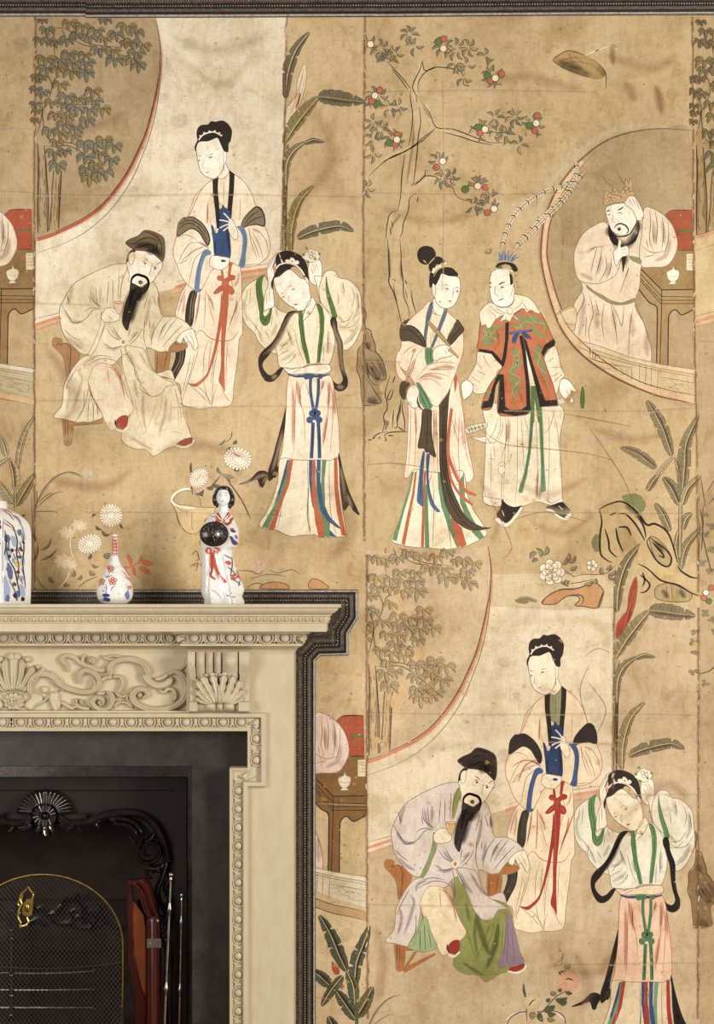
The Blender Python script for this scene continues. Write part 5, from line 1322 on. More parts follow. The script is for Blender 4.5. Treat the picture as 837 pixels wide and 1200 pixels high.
p = part(LOWM, dict(LOWPAL, **FO2)); p.run(MAN); p.run('''
T 60 250 4.139
F uw ol .7 | 150,1000 170,940 205,870 235,950 262,1010 215,1035 180,1035 120,1015
L g3d .8 | 180,930 180,1030 / 200,900 205,1030 / 220,930 235,1020
P ch | 100,1110 250,1040 255,1050 105,1135
P ch | 95,1120 150,1035 165,1035 105,1130
F fold ol .7 | 600,850 640,940 665,1040 680,1088 560,1105 590,1000
L uc .8 | 610,900 600,1090 / 625,950 640,1090 / 605,880 580,1090
S ugl:.8 10 | 450,850 480,960 520,1060 / 560,900 545,1000 500,1120
'''); p.obj('painted_gentleman', C, 'bearded man seated in lavender and green robes')
LAYER[0] = 60
p = part(LOW3, LOWPAL); p.run(HANDS); p.obj('painted_lady', C, 'lady with raised hands and green sash')
def flowers_C(p):
    p.T = (560, 1090, 4.185)
    p.run('L od 1.3 | 225,260 235,320 238,370 240,450 / 300,420 380,330 450,290\nK od 1.2 | 145,460 160,430 200,405 240,400 / 290,400 370,395 420,420 432,460\nK w:.6 2 | 142,440 170,412 235,402 / 380,400 430,440')
    p.leaves([(225, 258, 238, 340, 10, 'gd', .05), (330, 380, 380, 370, 30, 'gd', .2), (320, 400, 350, 370, 24, 'gd', .2), (340, 400, 385, 410, 24, 'gd', .2), (280, 400, 265, 440, 30, 'lo', .1), (300, 400, 320, 450, 26, 'gd', .1), (340, 430, 380, 440, 24, 'lo', .1), (380, 340, 440, 330, 30, 'gd', .2), (400, 350, 440, 350, 24, 'gd', .2),
              (355, 310, 385, 305, 22, 'lo', .1), (395, 300, 410, 285, 16, 'gd', .1), (430, 300, 465, 310, 18, 'gd', .1), (395, 210, 430, 195, 22, 'gd', .2), (425, 185, 452, 165, 22, 'lf', .2), (335, 350, 355, 335, 18, 'gd', 0), (370, 180, 420, 110, 14, 'tan', .1), (390, 170, 415, 150, 12, 'pk', .1)], 'od', .8)
    p.mum(445, 248, 54, 'pk2', 'rs:.8', sq=.95); p.mum(268, 350, 48, 'pk3', 'ol:.8', sq=.85, rot=-.6)
    p.run('L od 2 | 430,240 450,238 470,248 / 250,370 270,345 285,340')
PAL.update(gd=(78, 84, 62), pk2=(206, 164, 132), pk3=(206, 184, 146))
LAYER[0] = 20
p = part(); flowers_C(p)
p.run('''
T 560 1090 4.185
P bsk:.85 | 668,278 780,290 782,345 665,315
L ol 1.4 | 740,300 770,295 755,330
'''); p.obj('painted_flowers', C)
p = part((1, 389, 1.0, 612), dict(lf=(150, 134, 100))); p.run('''
T 0 420 6.0
L lf 2.4 | 245,1060 270,1000 330,900 400,830 480,802
L od:.7 .8 | 245,1060 300,930 370,850 450,805 / 240,1070 330,985 400,945 450,940
'''); p.obj('painted_grass', C)
PAL.update(wr=(214, 184, 134), wr2=(104, 124, 132), wr3=(132, 124, 92))
LAYER[0] = 260
p = part(cx0=429); r3 = random.Random(9)
wear(p, r3, 432, 660, 500, 880, 16, 'wr:.8', 5); wear(p, r3, 432, 660, 560, 860, 20, 'wr:.7', 2.5)
p.T = (420, 630, 4.185)
p.run('''
F wr:.9 | 165,300 205,278 245,320 240,380 220,415 180,380
F wr:.8 | 260,545 310,540 315,590 265,600
F wr:.8 | 160,790 210,700 245,720 215,830 165,835
F wr:.8 | 100,60 140,85 135,110 105,90
F wr2 | 40,185 85,178 85,205 45,212
F wr3 | 770,305 810,300 837,315 820,325 780,318
''')
PAL.update(wr=(214, 184, 134), wr2=(104, 124, 132), wr3=(132, 124, 92))
p.obj('paper_repair', C)['kind'] = 'stuff'
creases(C, [[(430, 835), (560, 837), (700, 836), (815, 838)], [(640, 868), (720, 872)], [(605, 711), (660, 713), (720, 711)], [(430, 1060), (600, 1062)], [(720, 930), (819, 931)], [(660, 1130), (815, 1128)]], 433, 720, 815, 1195, 60)

# ---- slim strip beside the fireplace
SP = dict(dkg=(190, 168, 128), tw=(128, 94, 54), tt=(130, 98, 58), rb2=(164, 80, 54), li3=(216, 206, 184), li2=(206, 196, 172), emp=(216, 192, 178), emp2=(222, 200, 186), oe=(150, 120, 108), ringc=(176, 148, 104), od=(60, 44, 32), w2=(220, 208, 184))
OFS = (1, -385, 1.013, 588.8)
kw = dict(cx0=350, cx1=430)
LAYER[0] = 8
p = part(OFS, SP, **kw); table_part(p); p.obj('painted_table', LL)
p = part(OFS, SP, **kw); p.run('\n'.join(l for l in EMPEROR.splitlines() if l.startswith('T') or 'emp' in l or ('oe' in l) or 'pu:' in l)); p.obj('painted_robe_sleeve', LL)
p = part(OFS, SP, **kw); balustrade(p); p.T = (0, 0, 1); p.line([(x, y + 5) for x, y in RINGO[:8]], 'ringc', 9, taper=False); p.step(); p.line([(x, y+10) for x, y in RINGO[:8]], 'od:.8', 1); p.line(RINGO[:8], 'od:.8', 1); p.obj('painted_railing', LL)
PD = dict(pd=(92, 92, 68), pe=(84, 88, 70), pf=(104, 104, 60), od=(40, 40, 34))
p = part(pal=PD, **dict(cx0=350, cx1=450)); p.T = (360, 1000, 6.0)
p.run('F rdx | 175,760 200,780 228,820 225,850 195,850 175,810\nS rdx:.7 8 | 245,910 248,960')
p.banana([(278, 830), (215, 690), (160, 560), (84, 432)], 8, 8, 'pe', 'pe', veins=24, tear=(.42, .72))
p.banana([(335, 960), (345, 780), (395, 640), (440, 508)], 7, 8, 'pd', 'pe', veins=24, tear=(.3, .55))
p.banana([(165, 930), (110, 880), (40, 820)], 7, 7, 'pe', 'pd', veins=14)
p.banana([(345, 1170), (270, 1060), (200, 960)], 8, 7, 'pe', 'pd', veins=18, tear=(.5,))
p.banana([(335, 1060), (325, 930), (280, 828)], 6, 7, 'pf', 'pd', veins=18)
p.banana([(250, 860), (170, 960), (100, 1075)], 5, 6, 'pd', 'pd', veins=16)
p.banana([(345, 1150), (400, 1060), (462, 935)], 8, 7, 'pf', 'pf', veins=18)
p.banana([(230, 1330), (190, 1230), (148, 1145)], 7, 7, 'pe', 'pd', veins=12)
p.run('K pd 4 | 345,950 350,1150 340,1400\nL rs 1 | 60,1010 130,1020 200,1035')
p.obj('painted_banana_plant', LL)
creases(LL, [[(372, 940), (428, 942)]], 372, 790, 428, 1190, 22)

LAYER[0] = 330
def seam(parent, pts, seed):
    p = part(); r_ = random.Random(seed); p.T = (0, 0, 1)
    q = []
    for (x0, y0), (x1, y1) in zip(pts, pts[1:]):
        n = max(2, int(abs(y1 - y0) / 6))
        for i in range(n): q.append((x0 + (x1 - x0) * i / n + r_.uniform(-.5, .5), y0 + (y1 - y0) * i / n))
    p.line(q, 'nb:.45', 5, taper=False, soft=True); p.step()
    p.line(q, 'od:.35', .9, taper=False); p.step()
    for x, y in q:
        if r_.random() < .5: p.line([(x + r_.uniform(-2, 2), y), (x + r_.uniform(-2, 2), y + r_.uniform(2, 8))], r_.choice(['od:.25', 'nb:.45', 'li:.7', 'ye:.7']), r_.uniform(.8, 2.2))
    p.obj('paper_seam', parent)['kind'] = 'stuff'
seam(A, [(42, 20), (40, 300), (41, 700)], 1); seam(A, [(336, 20), (334, 160), (331, 250), (329, 300)], 2); seam(B, [(428, 20), (426, 230), (427, 640)], 3)
seam(B, [(812, 20), (813, 300), (816, 480), (819, 700)], 4); seam(C, [(430, 650), (430, 900), (431, 1200)], 5); seam(C, [(720, 712), (718, 930)], 6); seam(C, [(819, 712), (818, 1200)], 7)


LAYER[0] = 340
p = part(); p.T = (0, 0, 1)
p.run("""
L nb:.5 1.2 | 560,500 590,520 640,526 690,532 720,540 / 662,485 700,492 740,500 / 690,500 730,560 745,600 / 575,585 600,640 590,655 / 430,545 460,543 500,548 / 600,610 640,600 690,612
S nb:.22 16 | 600,560 640,580 690,560 / 620,610 660,625 700,600 / 690,500 740,515 790,505 / 560,560 585,600 575,640
S li:.35 14 | 640,490 700,520 740,500 / 440,520 480,560 460,600 / 600,575 650,600 700,590
S nb:.20 18 | 560,100 620,90 690,110 / 440,240 500,260 560,250 / 700,60 760,80 800,60
""")
p.obj('paper_stain', B)['kind'] = 'stuff'
p = part(); p.T = (0, 0, 1)
p.run("""
S nb:.28 20 | 60,130 100,150 150,130 / 50,400 90,470 60,500 / 180,530 230,520 300,540 / 50,560 120,570 160,545
S li:.35 16 | 60,520 120,500 160,520 / 220,560 280,560 330,600 / 200,60 260,100 300,60 / 100,320 150,300 200,320
S nb:.20 26 | 200,40 250,60 320,40 / 345,100 390,180 350,240 / 380,560 410,620 380,660
""")
p.obj('paper_stain', A)['kind'] = 'stuff'
p = part(); p.T = (0, 0, 1)
p.run("""
S nb:.25 20 | 670,1110 690,1150 680,1190 / 440,1080 450,1130 440,1180 / 730,960 780,920 810,940 / 640,1130 700,1140 720,1110
S li:.3 18 | 440,900 500,880 560,870 / 600,730 700,730 710,780 / 740,800 790,820 800,860
L nb:.5 1.1 | 690,780 680,810 690,850 / 685,770 700,760 716,765 / 690,800 710,830 700,860
""")
p.obj('paper_stain', C)['kind'] = 'stuff'
# ================================================================== room shell
XC = P(14, 708, 0.15).x            # middle of the chimneypiece
FL = 1433                           # floor line on the wall, in photo pixels
def zpx(py, d): return ZC + (CY - py) * U * (1 - d / D)
hx0, hx1, hz1 = P(-205, 900).x, P(232, 900).x, P(0, 890).z
mb = MB()
mb.box((-3.0, 0, 0), (hx0, 0.25, 3.4)); mb.box((hx1, 0, 0), (3.0, 0.25, 3.4)); mb.box((hx0, 0, hz1), (hx1, 0.25, 3.4))
tag(mb.obj('wall_back', M['plaster']), kind='structure')
mb = MB(); mb.box((-3.0, -6, -0.1), (3.0, 0.7, 0.0)); tag(mb.obj('floor', M['floor']), kind='structure')

def mirror_add(mb):
    n = len(mb.v)
    mb.v += [Vector((2 * XC - v.x, v.y, v.z)) for v in mb.v[:n]]
    mb.f += [tuple(i + n for i in reversed(f)) for f in list(mb.f)]

def prism(mb, pts, d0, d1, dref=None, sym=None):
    """outline in photo pixels, given real thickness from d0 to d1"""
    dref = d1 if dref is None else dref
    cpx = CX + XC / (U * (1 - dref / D)); pts = [(cpx if x == 14 else x, y) for x, y in pts]
    q = [P(x, y, dref) for x, y in pts]
    if sym is not None:
        q = q[1:-1]; q = q + [Vector((2 * sym - v.x, v.y, v.z)) for v in q[::-1]]
    F = [Vector((v.x, -d1, v.z)) for v in q]; B = [Vector((v.x, -d0, v.z)) for v in q]
    n = len(q)
    mb.add(F + B, [tuple(range(n)), tuple(range(2 * n - 1, n - 1, -1))] + [(i, i + n, (i + 1) % n + n, (i + 1) % n) for i in range(n)])

def miter(path):
    """per-vertex offset vectors, right-hand side of travel"""
    n = len(path); out = []
    def nr(a, b):
        d = (Vector(b) - Vector(a)).normalized(); return Vector((d[1], -d[0]))
    for i in range(n):
        if i == 0: o = nr(path[0], path[1])
        elif i == n - 1: o = nr(path[-2], path[-1])
        else:
            a, b = nr(path[i - 1], path[i]), nr(path[i], path[i + 1]); o = (a + b) / (1 + a.dot(b))
        out.append(o)
    return out

def sweep_plan(mb, path, prof):
    mt = miter(path); rows = []
    for off, z in prof:
        rows.append([Vector((p[0] + m[0] * off, p[1] + m[1] * off, z)) for p, m in zip(path, mt)])
    mb.grid(rows)

def sweep_elev(mb, path, prof):
    """path of (x, z); profile rows (offset outward, depth before the wall)"""
    mt = miter(path); rows = []
    for off, dep in prof:
        rows.append([Vector((p[0] + m[0] * off, -dep, p[1] + m[1] * off)) for p, m in zip(path, mt)])
    mb.grid(rows)

XR = P(344, 800, .15).x; XL = 2 * XC - XR
XB = P(222, 800, .15).x; XBL = 2 * XC - XB
def zrow(py, off, base=.15): return zpx(py, base + off)
plain = [(XL, -.0035), (XL, -.15), (XR, -.15), (XR, -.0035)]
broken = [(XL, -.0035), (XL, -.15), (XBL, -.15), (XBL, -.12), (XB, -.12), (XB, -.15), (XR, -.15), (XR, -.0035)]

def rows(lst): return [(o, zrow(y, o)) for o, y in lst]

def eggdart(mb, o, a, n, f, s):
    """one egg with its husk and the dart beside it; s is the height of the band, a along, n across, f outward"""
    def at(x, y, z): return o + a * x + n * y + f * z
    # egg
    rows_ = []
    for i in range(9):
        v = -1 + 2 * i / 8; r = []
        wx = s * .47 * (math.sqrt(max(0, 1 - v * v))) * (1 + .12 * v)
        for j in range(9):
            u = -PI / 2 + PI * j / 8
            r.append(at(wx * math.sin(u), s * (.05 + .50 * v), .46 * s * math.cos(u) * math.sqrt(max(0, 1 - v * v)) + .02 * s))
        rows_.append(r)
    mb.grid(rows_)
    # husk
    pts = []
    for i in range(13):
        t = -.15 * PI + (1.3 * PI) * i / 12
        pts.append(at(s * (.66 if math.sin(t) > 0 else .68) * math.cos(t), (s * .5 if i in (0, 12) else s * .08) - s * .60 * max(0, math.sin(t)), s * .20))
    mb.tube(pts, [s * .075] * 13, 6)
    # dart: small tongue flaring to two leaf points with a drilled eye
    x0 = s * 1.0
    for pts_, h in (([(x0 - .17 * s, .48 * s), (x0 + .17 * s, .48 * s), (x0 + .14 * s, -.1 * s), (x0 + .30 * s, -.5 * s), (x0, -.22 * s), (x0 - .30 * s, -.5 * s), (x0 - .14 * s, -.1 * s)], .26 * s),):
        F = [at(x, y, h) for x, y in pts_]; B = [at(x, y, -.02 * s) for x, y in pts_]; k = len(F)
        mb.add(F + B, [tuple(range(k))] + [(i, (i + 1) % k, (i + 1) % k + k, i + k) for i in range(k)])
    mb.ball(at(x0, .12 * s, .26 * s), s * .07, 6, 4)

def eggrow(mb, p0, p1, n, f, s, pitch, phase=0.5):
    d = p1 - p0; L = d.length; a = d.normalized(); k = max(1, round(L / pitch)); st = L / k
    for i in range(k): eggdart(mb, p0 + a * (st * (i + phase)), a, n, f, s)

def corner_leaf(mb, o, a, b, f, s):
    """leaf wrapped round a mitre"""
    for k in range(-2, 3):
        t = k / 2.6; dirn = (a * (1 - abs(t)) * 1 + b * t).normalized() if False else (a + b * t).normalized()
        pts = [o - a * s * .45 + f * s * .15, o + dirn * s * .1 + f * s * .42, o + dirn * s * .55 + f * s * .3, o + dirn * s * .72 + f * s * .1]
        mb.tube(pts, [s * .10, s * .17, s * .13, s * .03], 7)

mantel = empty('chimneypiece', (XC, -.075, 0), 'carved stone-coloured chimneypiece with scrollwork frieze and a broad mantel shelf', 'fireplace surround')
# --- body
mb = MB()
prism(mb, [(14, 833), (222, 833), (222, 741), (344.3, 741), (344.3, FL), (269, FL), (269, 900), (290, 900), (290, 857), (14, 857)], 0.004, .15, sym=XC); mb.obj('jamb_and_lintel', M['stonepaint'], mantel)
mb = MB(); prism(mb, [(14, 741), (223, 741), (223, 834), (14, 834)], 0.004, .12, sym=XC); mb.obj('frieze_panel', M['stonepaint'], mantel)
# --- shelf and bed mouldings
mb = MB()
sh = rows([(.02, 707.9), (.106, 708), (.1075, 709), (.1075, 711.5), (.106, 712.3), (.101, 712.6), (.1005, 714), (.098, 716), (.093, 718), (.088, 719.6), (.0845, 720.6), (.0845, 722),
           (.080, 722.6), (.079, 725.5), (.0775, 728.6), (.0805, 729.2), (.0805, 730), (.076, 730.4), (.076, 740.2), (.070, 740.8), (.030, 740.8), (0, 740.8)])
sweep_plan(mb, plain, sh)
zt = zrow(708, .106); mb.box((XL - .03, -.175, zt - .03), (XR + .03, -.003, zt - .0001))
mb.obj('mantel_shelf', M['stonepaint'], mantel, True)
mb = MB()
q0, q1 = XL - .079, XR + .079; zc = zrow(725.6, .08); y0 = -.15 - .0795; k = 0
x = q0; st = .0078 * 2
while x < q1:
    for dx, r in ((0, .0030), (.0078, .0026)):
        mb.ball((x + dx, y0, zc), (r * 1.5, .003, .0055 if dx == 0 else .003), 7, 5)
    mb.tube([(x - .004, y0 - .001, zc + .005), (x, y0 - .003, zc - .005), (x + .005, y0 - .001, zc + .004)], .0011, 5)
    x += st
y = -.15 - .07
while y < -.01:
    mb.ball((XR + .0795, y, zc), (.003, .0045, .0055), 7, 5); mb.ball((XL - .0795, y, zc), (.003, .0045, .0055), 7, 5); y += .0078
mb.obj('leaf_moulding', M['carved'], mantel, True)
mb = MB()
bed = rows([(0, 740.8), (.036, 740.8), (.037, 742.5), (.034, 743.2), (.020, 744), (.014, 749), (.015, 753.6), (.019, 754.4), (.0195, 757), (.017, 757.6), (.015, 758.3), (.008, 760), (.003, 763), (.0015, 765), (0.0005, 766), (0, 767)])
sweep_plan(mb, broken, bed)
mb.obj('bed_moulding', M['stonepaint'], mantel, True)
mb = MB()
def bedeggs(mb):
    s = .0216
    f = Vector((0, -1, 0)); n = Vector((0, 0, 1)); zc = (zrow(743.2, .02) + zrow(754, .02)) / 2
    eggrow(mb, Vector((XC, -.12 - .018, zc)), Vector((XB - .024, -.12 - .018, zc)), n, f, s, .0425)
    eggrow(mb, Vector((XB - .004, -.15 - .018, zc)), Vector((XR + .006, -.15 - .018, zc)), n, f, s, .0425, .4)
    corner_leaf(mb, Vector((XR + .016, -.15 - .018, zc)), Vector((.9, -.2, 0)), Vector((0, 0, 1)), f, s * .8)
    corner_leaf(mb, Vector((XB - .016, -.15 - .018, zc)), Vector((-.9, -.2, 0)), Vector((0, 0, 1)), f, s * .8)
    eggrow(mb, Vector((XR + .018, -.15, zc)), Vector((XR + .018, -.03, zc)), n, Vector((1, 0, 0)), s, .0425)
bedeggs(mb); mirror_add(mb)
mb.obj('egg_and_dart_carving', M['carved'], mantel, True)
# --- eared architrave round the opening
def pxz(x, y, d=.155): v = P(x, y, d); return (v.x, v.z)
right = [pxz(269, FL), pxz(269, 900), pxz(290, 900), pxz(290, 857), (XC, pxz(0, 857)[1])]
full = right[:-1] + [(2 * XC - x, z) for x, z in right[:-1]][::-1]
k_ = U * (1 - .155 / D)
mb = MB()
sweep_elev(mb, full, [(t * k_, d) for t, d in ((0, .10), (0, .157), (.6, .159), (2.2, .159), (2.8, .1555), (3.6, .1545), (4.4, .1555), (4.8, .152), (14.8, .152), (15.2, .1555), (16, .161), (16.8, .164), (20.6, .165), (21.6, .163), (22, .158), (22, .1495))])
mb.obj('architrave', M['stonepaint'], mantel, True)
mb = MB(); f = Vector((0, -1, 0)); s = 10.2 * k_; off = 9.8 * k_
def V3(p, d=.152): return Vector((p[0], -d, p[1]))
segs = []
mt = miter(right[:-1] + [(right[-1][0], right[-1][1])])
pts = [Vector(p) + m * off for p, m in zip(right, mt)]
nrm = [Vector((1, 0, 0)), Vector((0, 0, -1)), Vector((1, 0, 0)), Vector((0, 0, 1))]
for i in range(4):
    a, b = V3(pts[i]), V3(pts[i + 1]); d = (b - a).normalized()
    g0 = .012 if i else 0; g1 = .012 if i < 3 else 0
    if i == 1: 
        corner_leaf(mb, a + d * .012, d, nrm[i], f, s); corner_leaf(mb, b - d * .012, -d, nrm[i], f, s); continue
    eggrow(mb, a + d * g0, b - d * g1, nrm[i], f, s, 21.6 * k_)
corner_leaf(mb, V3(pts[3]) + Vector((-.004, 0, 0)), Vector((1, 0, .4)), Vector((.4, 0, 1)), f, s)
corner_leaf(mb, V3(pts[3]) + Vector((0, 0, -.012)), Vector((.4, 0, 1)), Vector((1, 0, .2)), f, s * .8)
mirror_add(mb); mb.obj('egg_and_dart_carving', M['carved'], mantel, True)

# --- consoles beneath the shelf
def band(mb, pts, w, h=.011, ridges=3, T=(0, 680, 3.805), d0=.119, w1=None, lift=None, serr=0):
    q = crom([Vector((T[0] + x / T[2], T[1] + y / T[2])) for x, y in pts], False, step=1.3); m = len(q); rws = []
    for i in range(m):
        t = (q[min(i + 1, m - 1)] - q[max(i - 1, 0)]).normalized(); nn = Vector((-t[1], t[0])); u = i / (m - 1)
        ww = 1.2 * (w if w1 is None else w + (w1 - w) * u) / T[2] / 2 * (.35 + .65 * min(1, math.sin(PI * u) * 2.2 + .12))
        ww *= 1 + serr * math.sin(u * 26) if serr else 1.18
        hh = 1.55 * h * (.5 + .5 * min(1, math.sin(PI * u) * 2.5 + .2)); r = []
        for j in range(11):
            v = -1 + j / 5
            z = hh * math.sqrt(max(0, 1 - v * v)) * (1 - .20 * (1 + math.cos(v * PI * ridges)) / 2 * (1 if ridges > 1 else 0))
            if lift: z += lift * u
            p = q[i] + nn * ww * v; r.append(P(p[0], p[1], d0 + (z if abs(v) < .99 else -.002)))
        rws.append(r)
    mb.grid(rws)
    n = len(rws[0])
def leaf3(mb, a, b, w, h=.009, T=(0, 680, 3.805), d0=.119, bend=.15):
    a, b = Vector(a), Vector(b); d = b - a; nn = Vector((-d[1], d[0]))
    pts = [a, a + d * .33 + nn * bend * .8, a + d * .7 + nn * bend * .7, b]
    band(mb, [tuple(p) for p in pts], w, h, 2, T, d0)
def console(parent_name_mb):
    mb = parent_name_mb
    x0, x1, y0_, y1_ = 218.5, 293.5, 764, 834
    nx, ny = 120, 90; rws = []
    def lobe(x, a, b):
        if x <= a or x >= b: return 0
        u = (2 * x - a - b) / (b - a); return math.sqrt(max(0, 1 - u * u))
    for j in range(ny + 1):
        y = y0_ + (y1_ - y0_) * j / ny; r = []
        t = (y - 764) / 70
        base = .166 + .020 * math.exp(-((t - .14) / .22) ** 2) - .004 * math.sin(PI * min(1, max(0, (t - .4) / .45)))
        inset = 3.2 * (1 / (1 + math.exp(-(t - .36) * 22)))       # the strip draws in below the roll
        for i in range(nx + 1):
            x = x0 + (x1 - x0) * i / nx
            h = base
            lx0, lx1 = 219 + inset * .9, 229 + inset * .4; rx0, rx1 = 280 + inset * .2, 292.5
            if x < lx0 or x > rx1: h = .151
            elif x < lx1 or x > rx0:
                h = base + .006
                if abs(x - lx0) < .8 or abs(x - rx1) < .8: h -= .003
            elif t < .46:
                fade = math.sqrt(max(0, 1 - ((t - .21) / .30) ** 2))
                h = base - .006 + fade * (.016 * lobe(x, 229.5, 240.5) + .014 * lobe(x, 241, 250) + .014 * lobe(x, 251, 259.5) + .022 * lobe(x, 260.5, 279.5)) * 1.0
            else: h = base - .008
            if t > .83:
                v = (t - .915) / .085; c = math.sqrt(max(0, 1 - v * v))
                if x < lx1 + 1 and x > lx0: h = .180 + .004 * (c > .3)
                elif x > rx0 - 1 and x < rx1: h = .180 + .004 * (c > .3)
                elif 229 < x < 281:
                    h = .160 + c * (.010 + .012 * lobe(x, 240.5, 253) + .010 * lobe(x, 253.5, 261.5) + .013 * lobe(x, 262, 275))
            r.append(P(x, y, h))
        rws.append(r)
    mb.grid(rws)
    # closing edges back to the block
    L = [r[0] for r in rws]; 
    # acanthus
    TC = (200, 740, 6.975)
    for pts, w, d in [([(325, 588), (250, 574), (203, 545)], 34, .168), ([(480, 588), (545, 575), (596, 545)], 34, .168), ([(335, 585), (262, 540), (208, 484)], 46, .169), ([(470, 585), (540, 540), (600, 474)], 46, .169),
        ([(352, 585), (275, 500), (214, 402)], 56, .170), ([(455, 585), (530, 495), (574, 398)], 56, .170), ([(372, 585), (318, 480), (252, 366)], 60, .172), ([(432, 585), (478, 480), (520, 360)], 60, .172),
        ([(392, 588), (372, 470), (338, 350)], 52, .174), ([(412, 588), (420, 470), (440, 350)], 52, .174), ([(402, 588), (400, 520), (398, 440)], 30, .177)]:
        band(mb, pts, w, .0095, 2, TC, d, serr=.16)
    for x, y, r in ((252, 366, .9), (290, 358, .9), (338, 350, 1.3), (372, 352, .8), (440, 348, 1.3), (405, 354, .8), (520, 358, 1.1), (480, 356, .8), (214, 400, .8), (574, 398, .8), (205, 484, .7), (598, 474, .7)):
        mb.ball(P(200 + x / 6.975, 740 + y / 6.975, .184), (.0055 * r, .0045, .0032 * r), 8, 6)
mb = MB(); console(mb); mb.box(tuple(P(219, 834, .16) + Vector((0, .001, 0))), tuple(Vector((P(293, 764, .16).x, -.1505, P(293, 765, .16).z))))
for i in range(len(mb.v)): pass
mb.obj('scroll_console', M['carved'], mantel, True)
m2 = MB(); m2.v = [Vector((2 * XC - v.x, v.y, v.z)) for v in mb.v]; m2.f = [tuple(reversed(f_)) for f_ in mb.f]
m2.obj('scroll_console', M['carved'], mantel, True)

# --- rococo carving of the frieze
mb = MB()
for pts, w, h in [([(60, 492), (58, 430), (56, 345)], 30, .012), ([(72, 492), (92, 430), (98, 352)], 24, .013), ([(84, 492), (118, 440), (150, 385)], 26, .013), ([(98, 496), (140, 460), (188, 400)], 20, .011),
    ([(270, 478), (245, 440), (205, 420), (160, 425), (133, 455), (132, 495), (150, 515)], 24, .013),
    ([(225, 405), (245, 440), (275, 470), (330, 492), (385, 500), (425, 485), (440, 455), (430, 425), (400, 405), (370, 405), (352, 430), (355, 460)], 24, .013),
    ([(300, 408), (296, 380), (276, 352), (295, 336), (330, 345), (365, 372), (410, 388), (450, 402), (490, 395)], 20, .010),
    ([(378, 330), (368, 358), (382, 388)], 14, .010), ([(455, 335), (480, 350), (520, 352), (560, 345)], 14, .010),
    ([(492, 428), (488, 390), (520, 360), (580, 352), (635, 372), (655, 410), (640, 440)], 26, .015),
    ([(640, 410), (660, 448), (700, 470), (740, 462), (768, 435)], 28, .014),
    ([(750, 420), (785, 408), (818, 430), (834, 475), (822, 525), (785, 560), (715, 578), (650, 572), (602, 545), (590, 512), (612, 488), (645, 490), (656, 512), (636, 526)], 28, .015),
    ([(712, 485), (728, 500), (752, 484), (775, 492), (782, 520), (768, 540)], 14, .010),
    ([(500, 432), (535, 430), (548, 455), (538, 485), (520, 505)], 16, .011),
    ([(505, 568), (525, 548), (560, 545), (592, 568)], 12, .010), ([(585, 500), (566, 525), (590, 560)], 12, .010), ([(515, 500), (545, 520), (575, 505)], 12, .010),
    ([(470, 495), (498, 515), (496, 555), (465, 578), (428, 568), (412, 542), (430, 522), (455, 532), (456, 552), (442, 556)], 20, .013),
    ([(400, 575), (360, 568), (330, 545)], 16, .010), ([(330, 575), (300, 560), (270, 540)], 16, .010), ([(385, 560), (350, 545)], 12, .009), ([(315, 572), (340, 565), (400, 572)], 12, .009),
    ([(262, 490), (232, 510), (185, 545), (120, 575)], 9, .008),
    ([(430, 430), (455, 445), (470, 435), (500, 432)], 16, .011), ([(405, 480), (425, 470), (415, 440)], 16, .014),
    ([(800, 400), (822, 380), (830, 350)], 14, .008), ([(400, 345), (420, 355), (410, 375)], 16, .011)]:
    band(mb, pts, w, h, 3 if w > 18 else 2)
for a, b, w in [((190, 525), (122, 575), 40), ((240, 500), (258, 580), 34), ((255, 500), (270, 560), 22), ((150, 500), (160, 530), 30), ((235, 430), (262, 462), 26), ((262, 440), (288, 478), 26), ((275, 455), (292, 490), 22), ((625, 415), (665, 400), 18), ((690, 440), (750, 415), 16), ((560, 352), (470, 345), 12),
                ((500, 385), (455, 400), 12), ((345, 545), (330, 530), 14), ((365, 552), (355, 530), 14), ((430, 500), (470, 500), 14)]:
    leaf3(mb, a, b, w)
for (x, y, r) in [(200, 488, 19), (405, 358, 12), (642, 408, 13), (625, 512, 12), (445, 545, 9), (425, 450, 9), (125, 352, 17), (75, 340, 20), (170, 385, 12), (190, 400, 11), (460, 440, 10), (485, 432, 9)]:
    p = P(x / 3.805, 680 + y / 3.805, .124); mb.ball(p, (r / 3.805 * U, .012, r / 3.805 * U * .9), 10, 8)
for ring, n in ((38, 9), (22, 6)):
    for k in range(n):
        a = 2 * PI * k / n + ring; leaf3(mb, (53 + 6 * math.cos(a), 540 + 6 * math.sin(a)), (53 + ring * math.cos(a), 540 + ring * math.sin(a)), 20, .010 + .003 * (ring < 30), bend=.2)
mb.ball(P(53 / 3.805, 680 + 540 / 3.805, .13), (.004, .006, .004), 8, 6)
mirror_add(mb)
mb.obj('scrollwork_carving', M['carved'], mantel, True)

# --- dark marble slips
def own_mirror(mb, c):
    n = len(mb.v); mb.v += [Vector((2 * c - v.x, v.y, v.z)) for v in mb.v[:n]]; mb.f += [tuple(i + n for i in reversed(f)) for f in list(mb.f)]
mb = MB()
prism(mb, [(14, 850), (300, 850), (300, FL), (225, FL), (225, 898), (14, 898)], .004, .10, sym=XC); mb.obj('marble_slip', M['slip'], mantel, bevel=.0012)['label'] = 'dark grey marble slip'

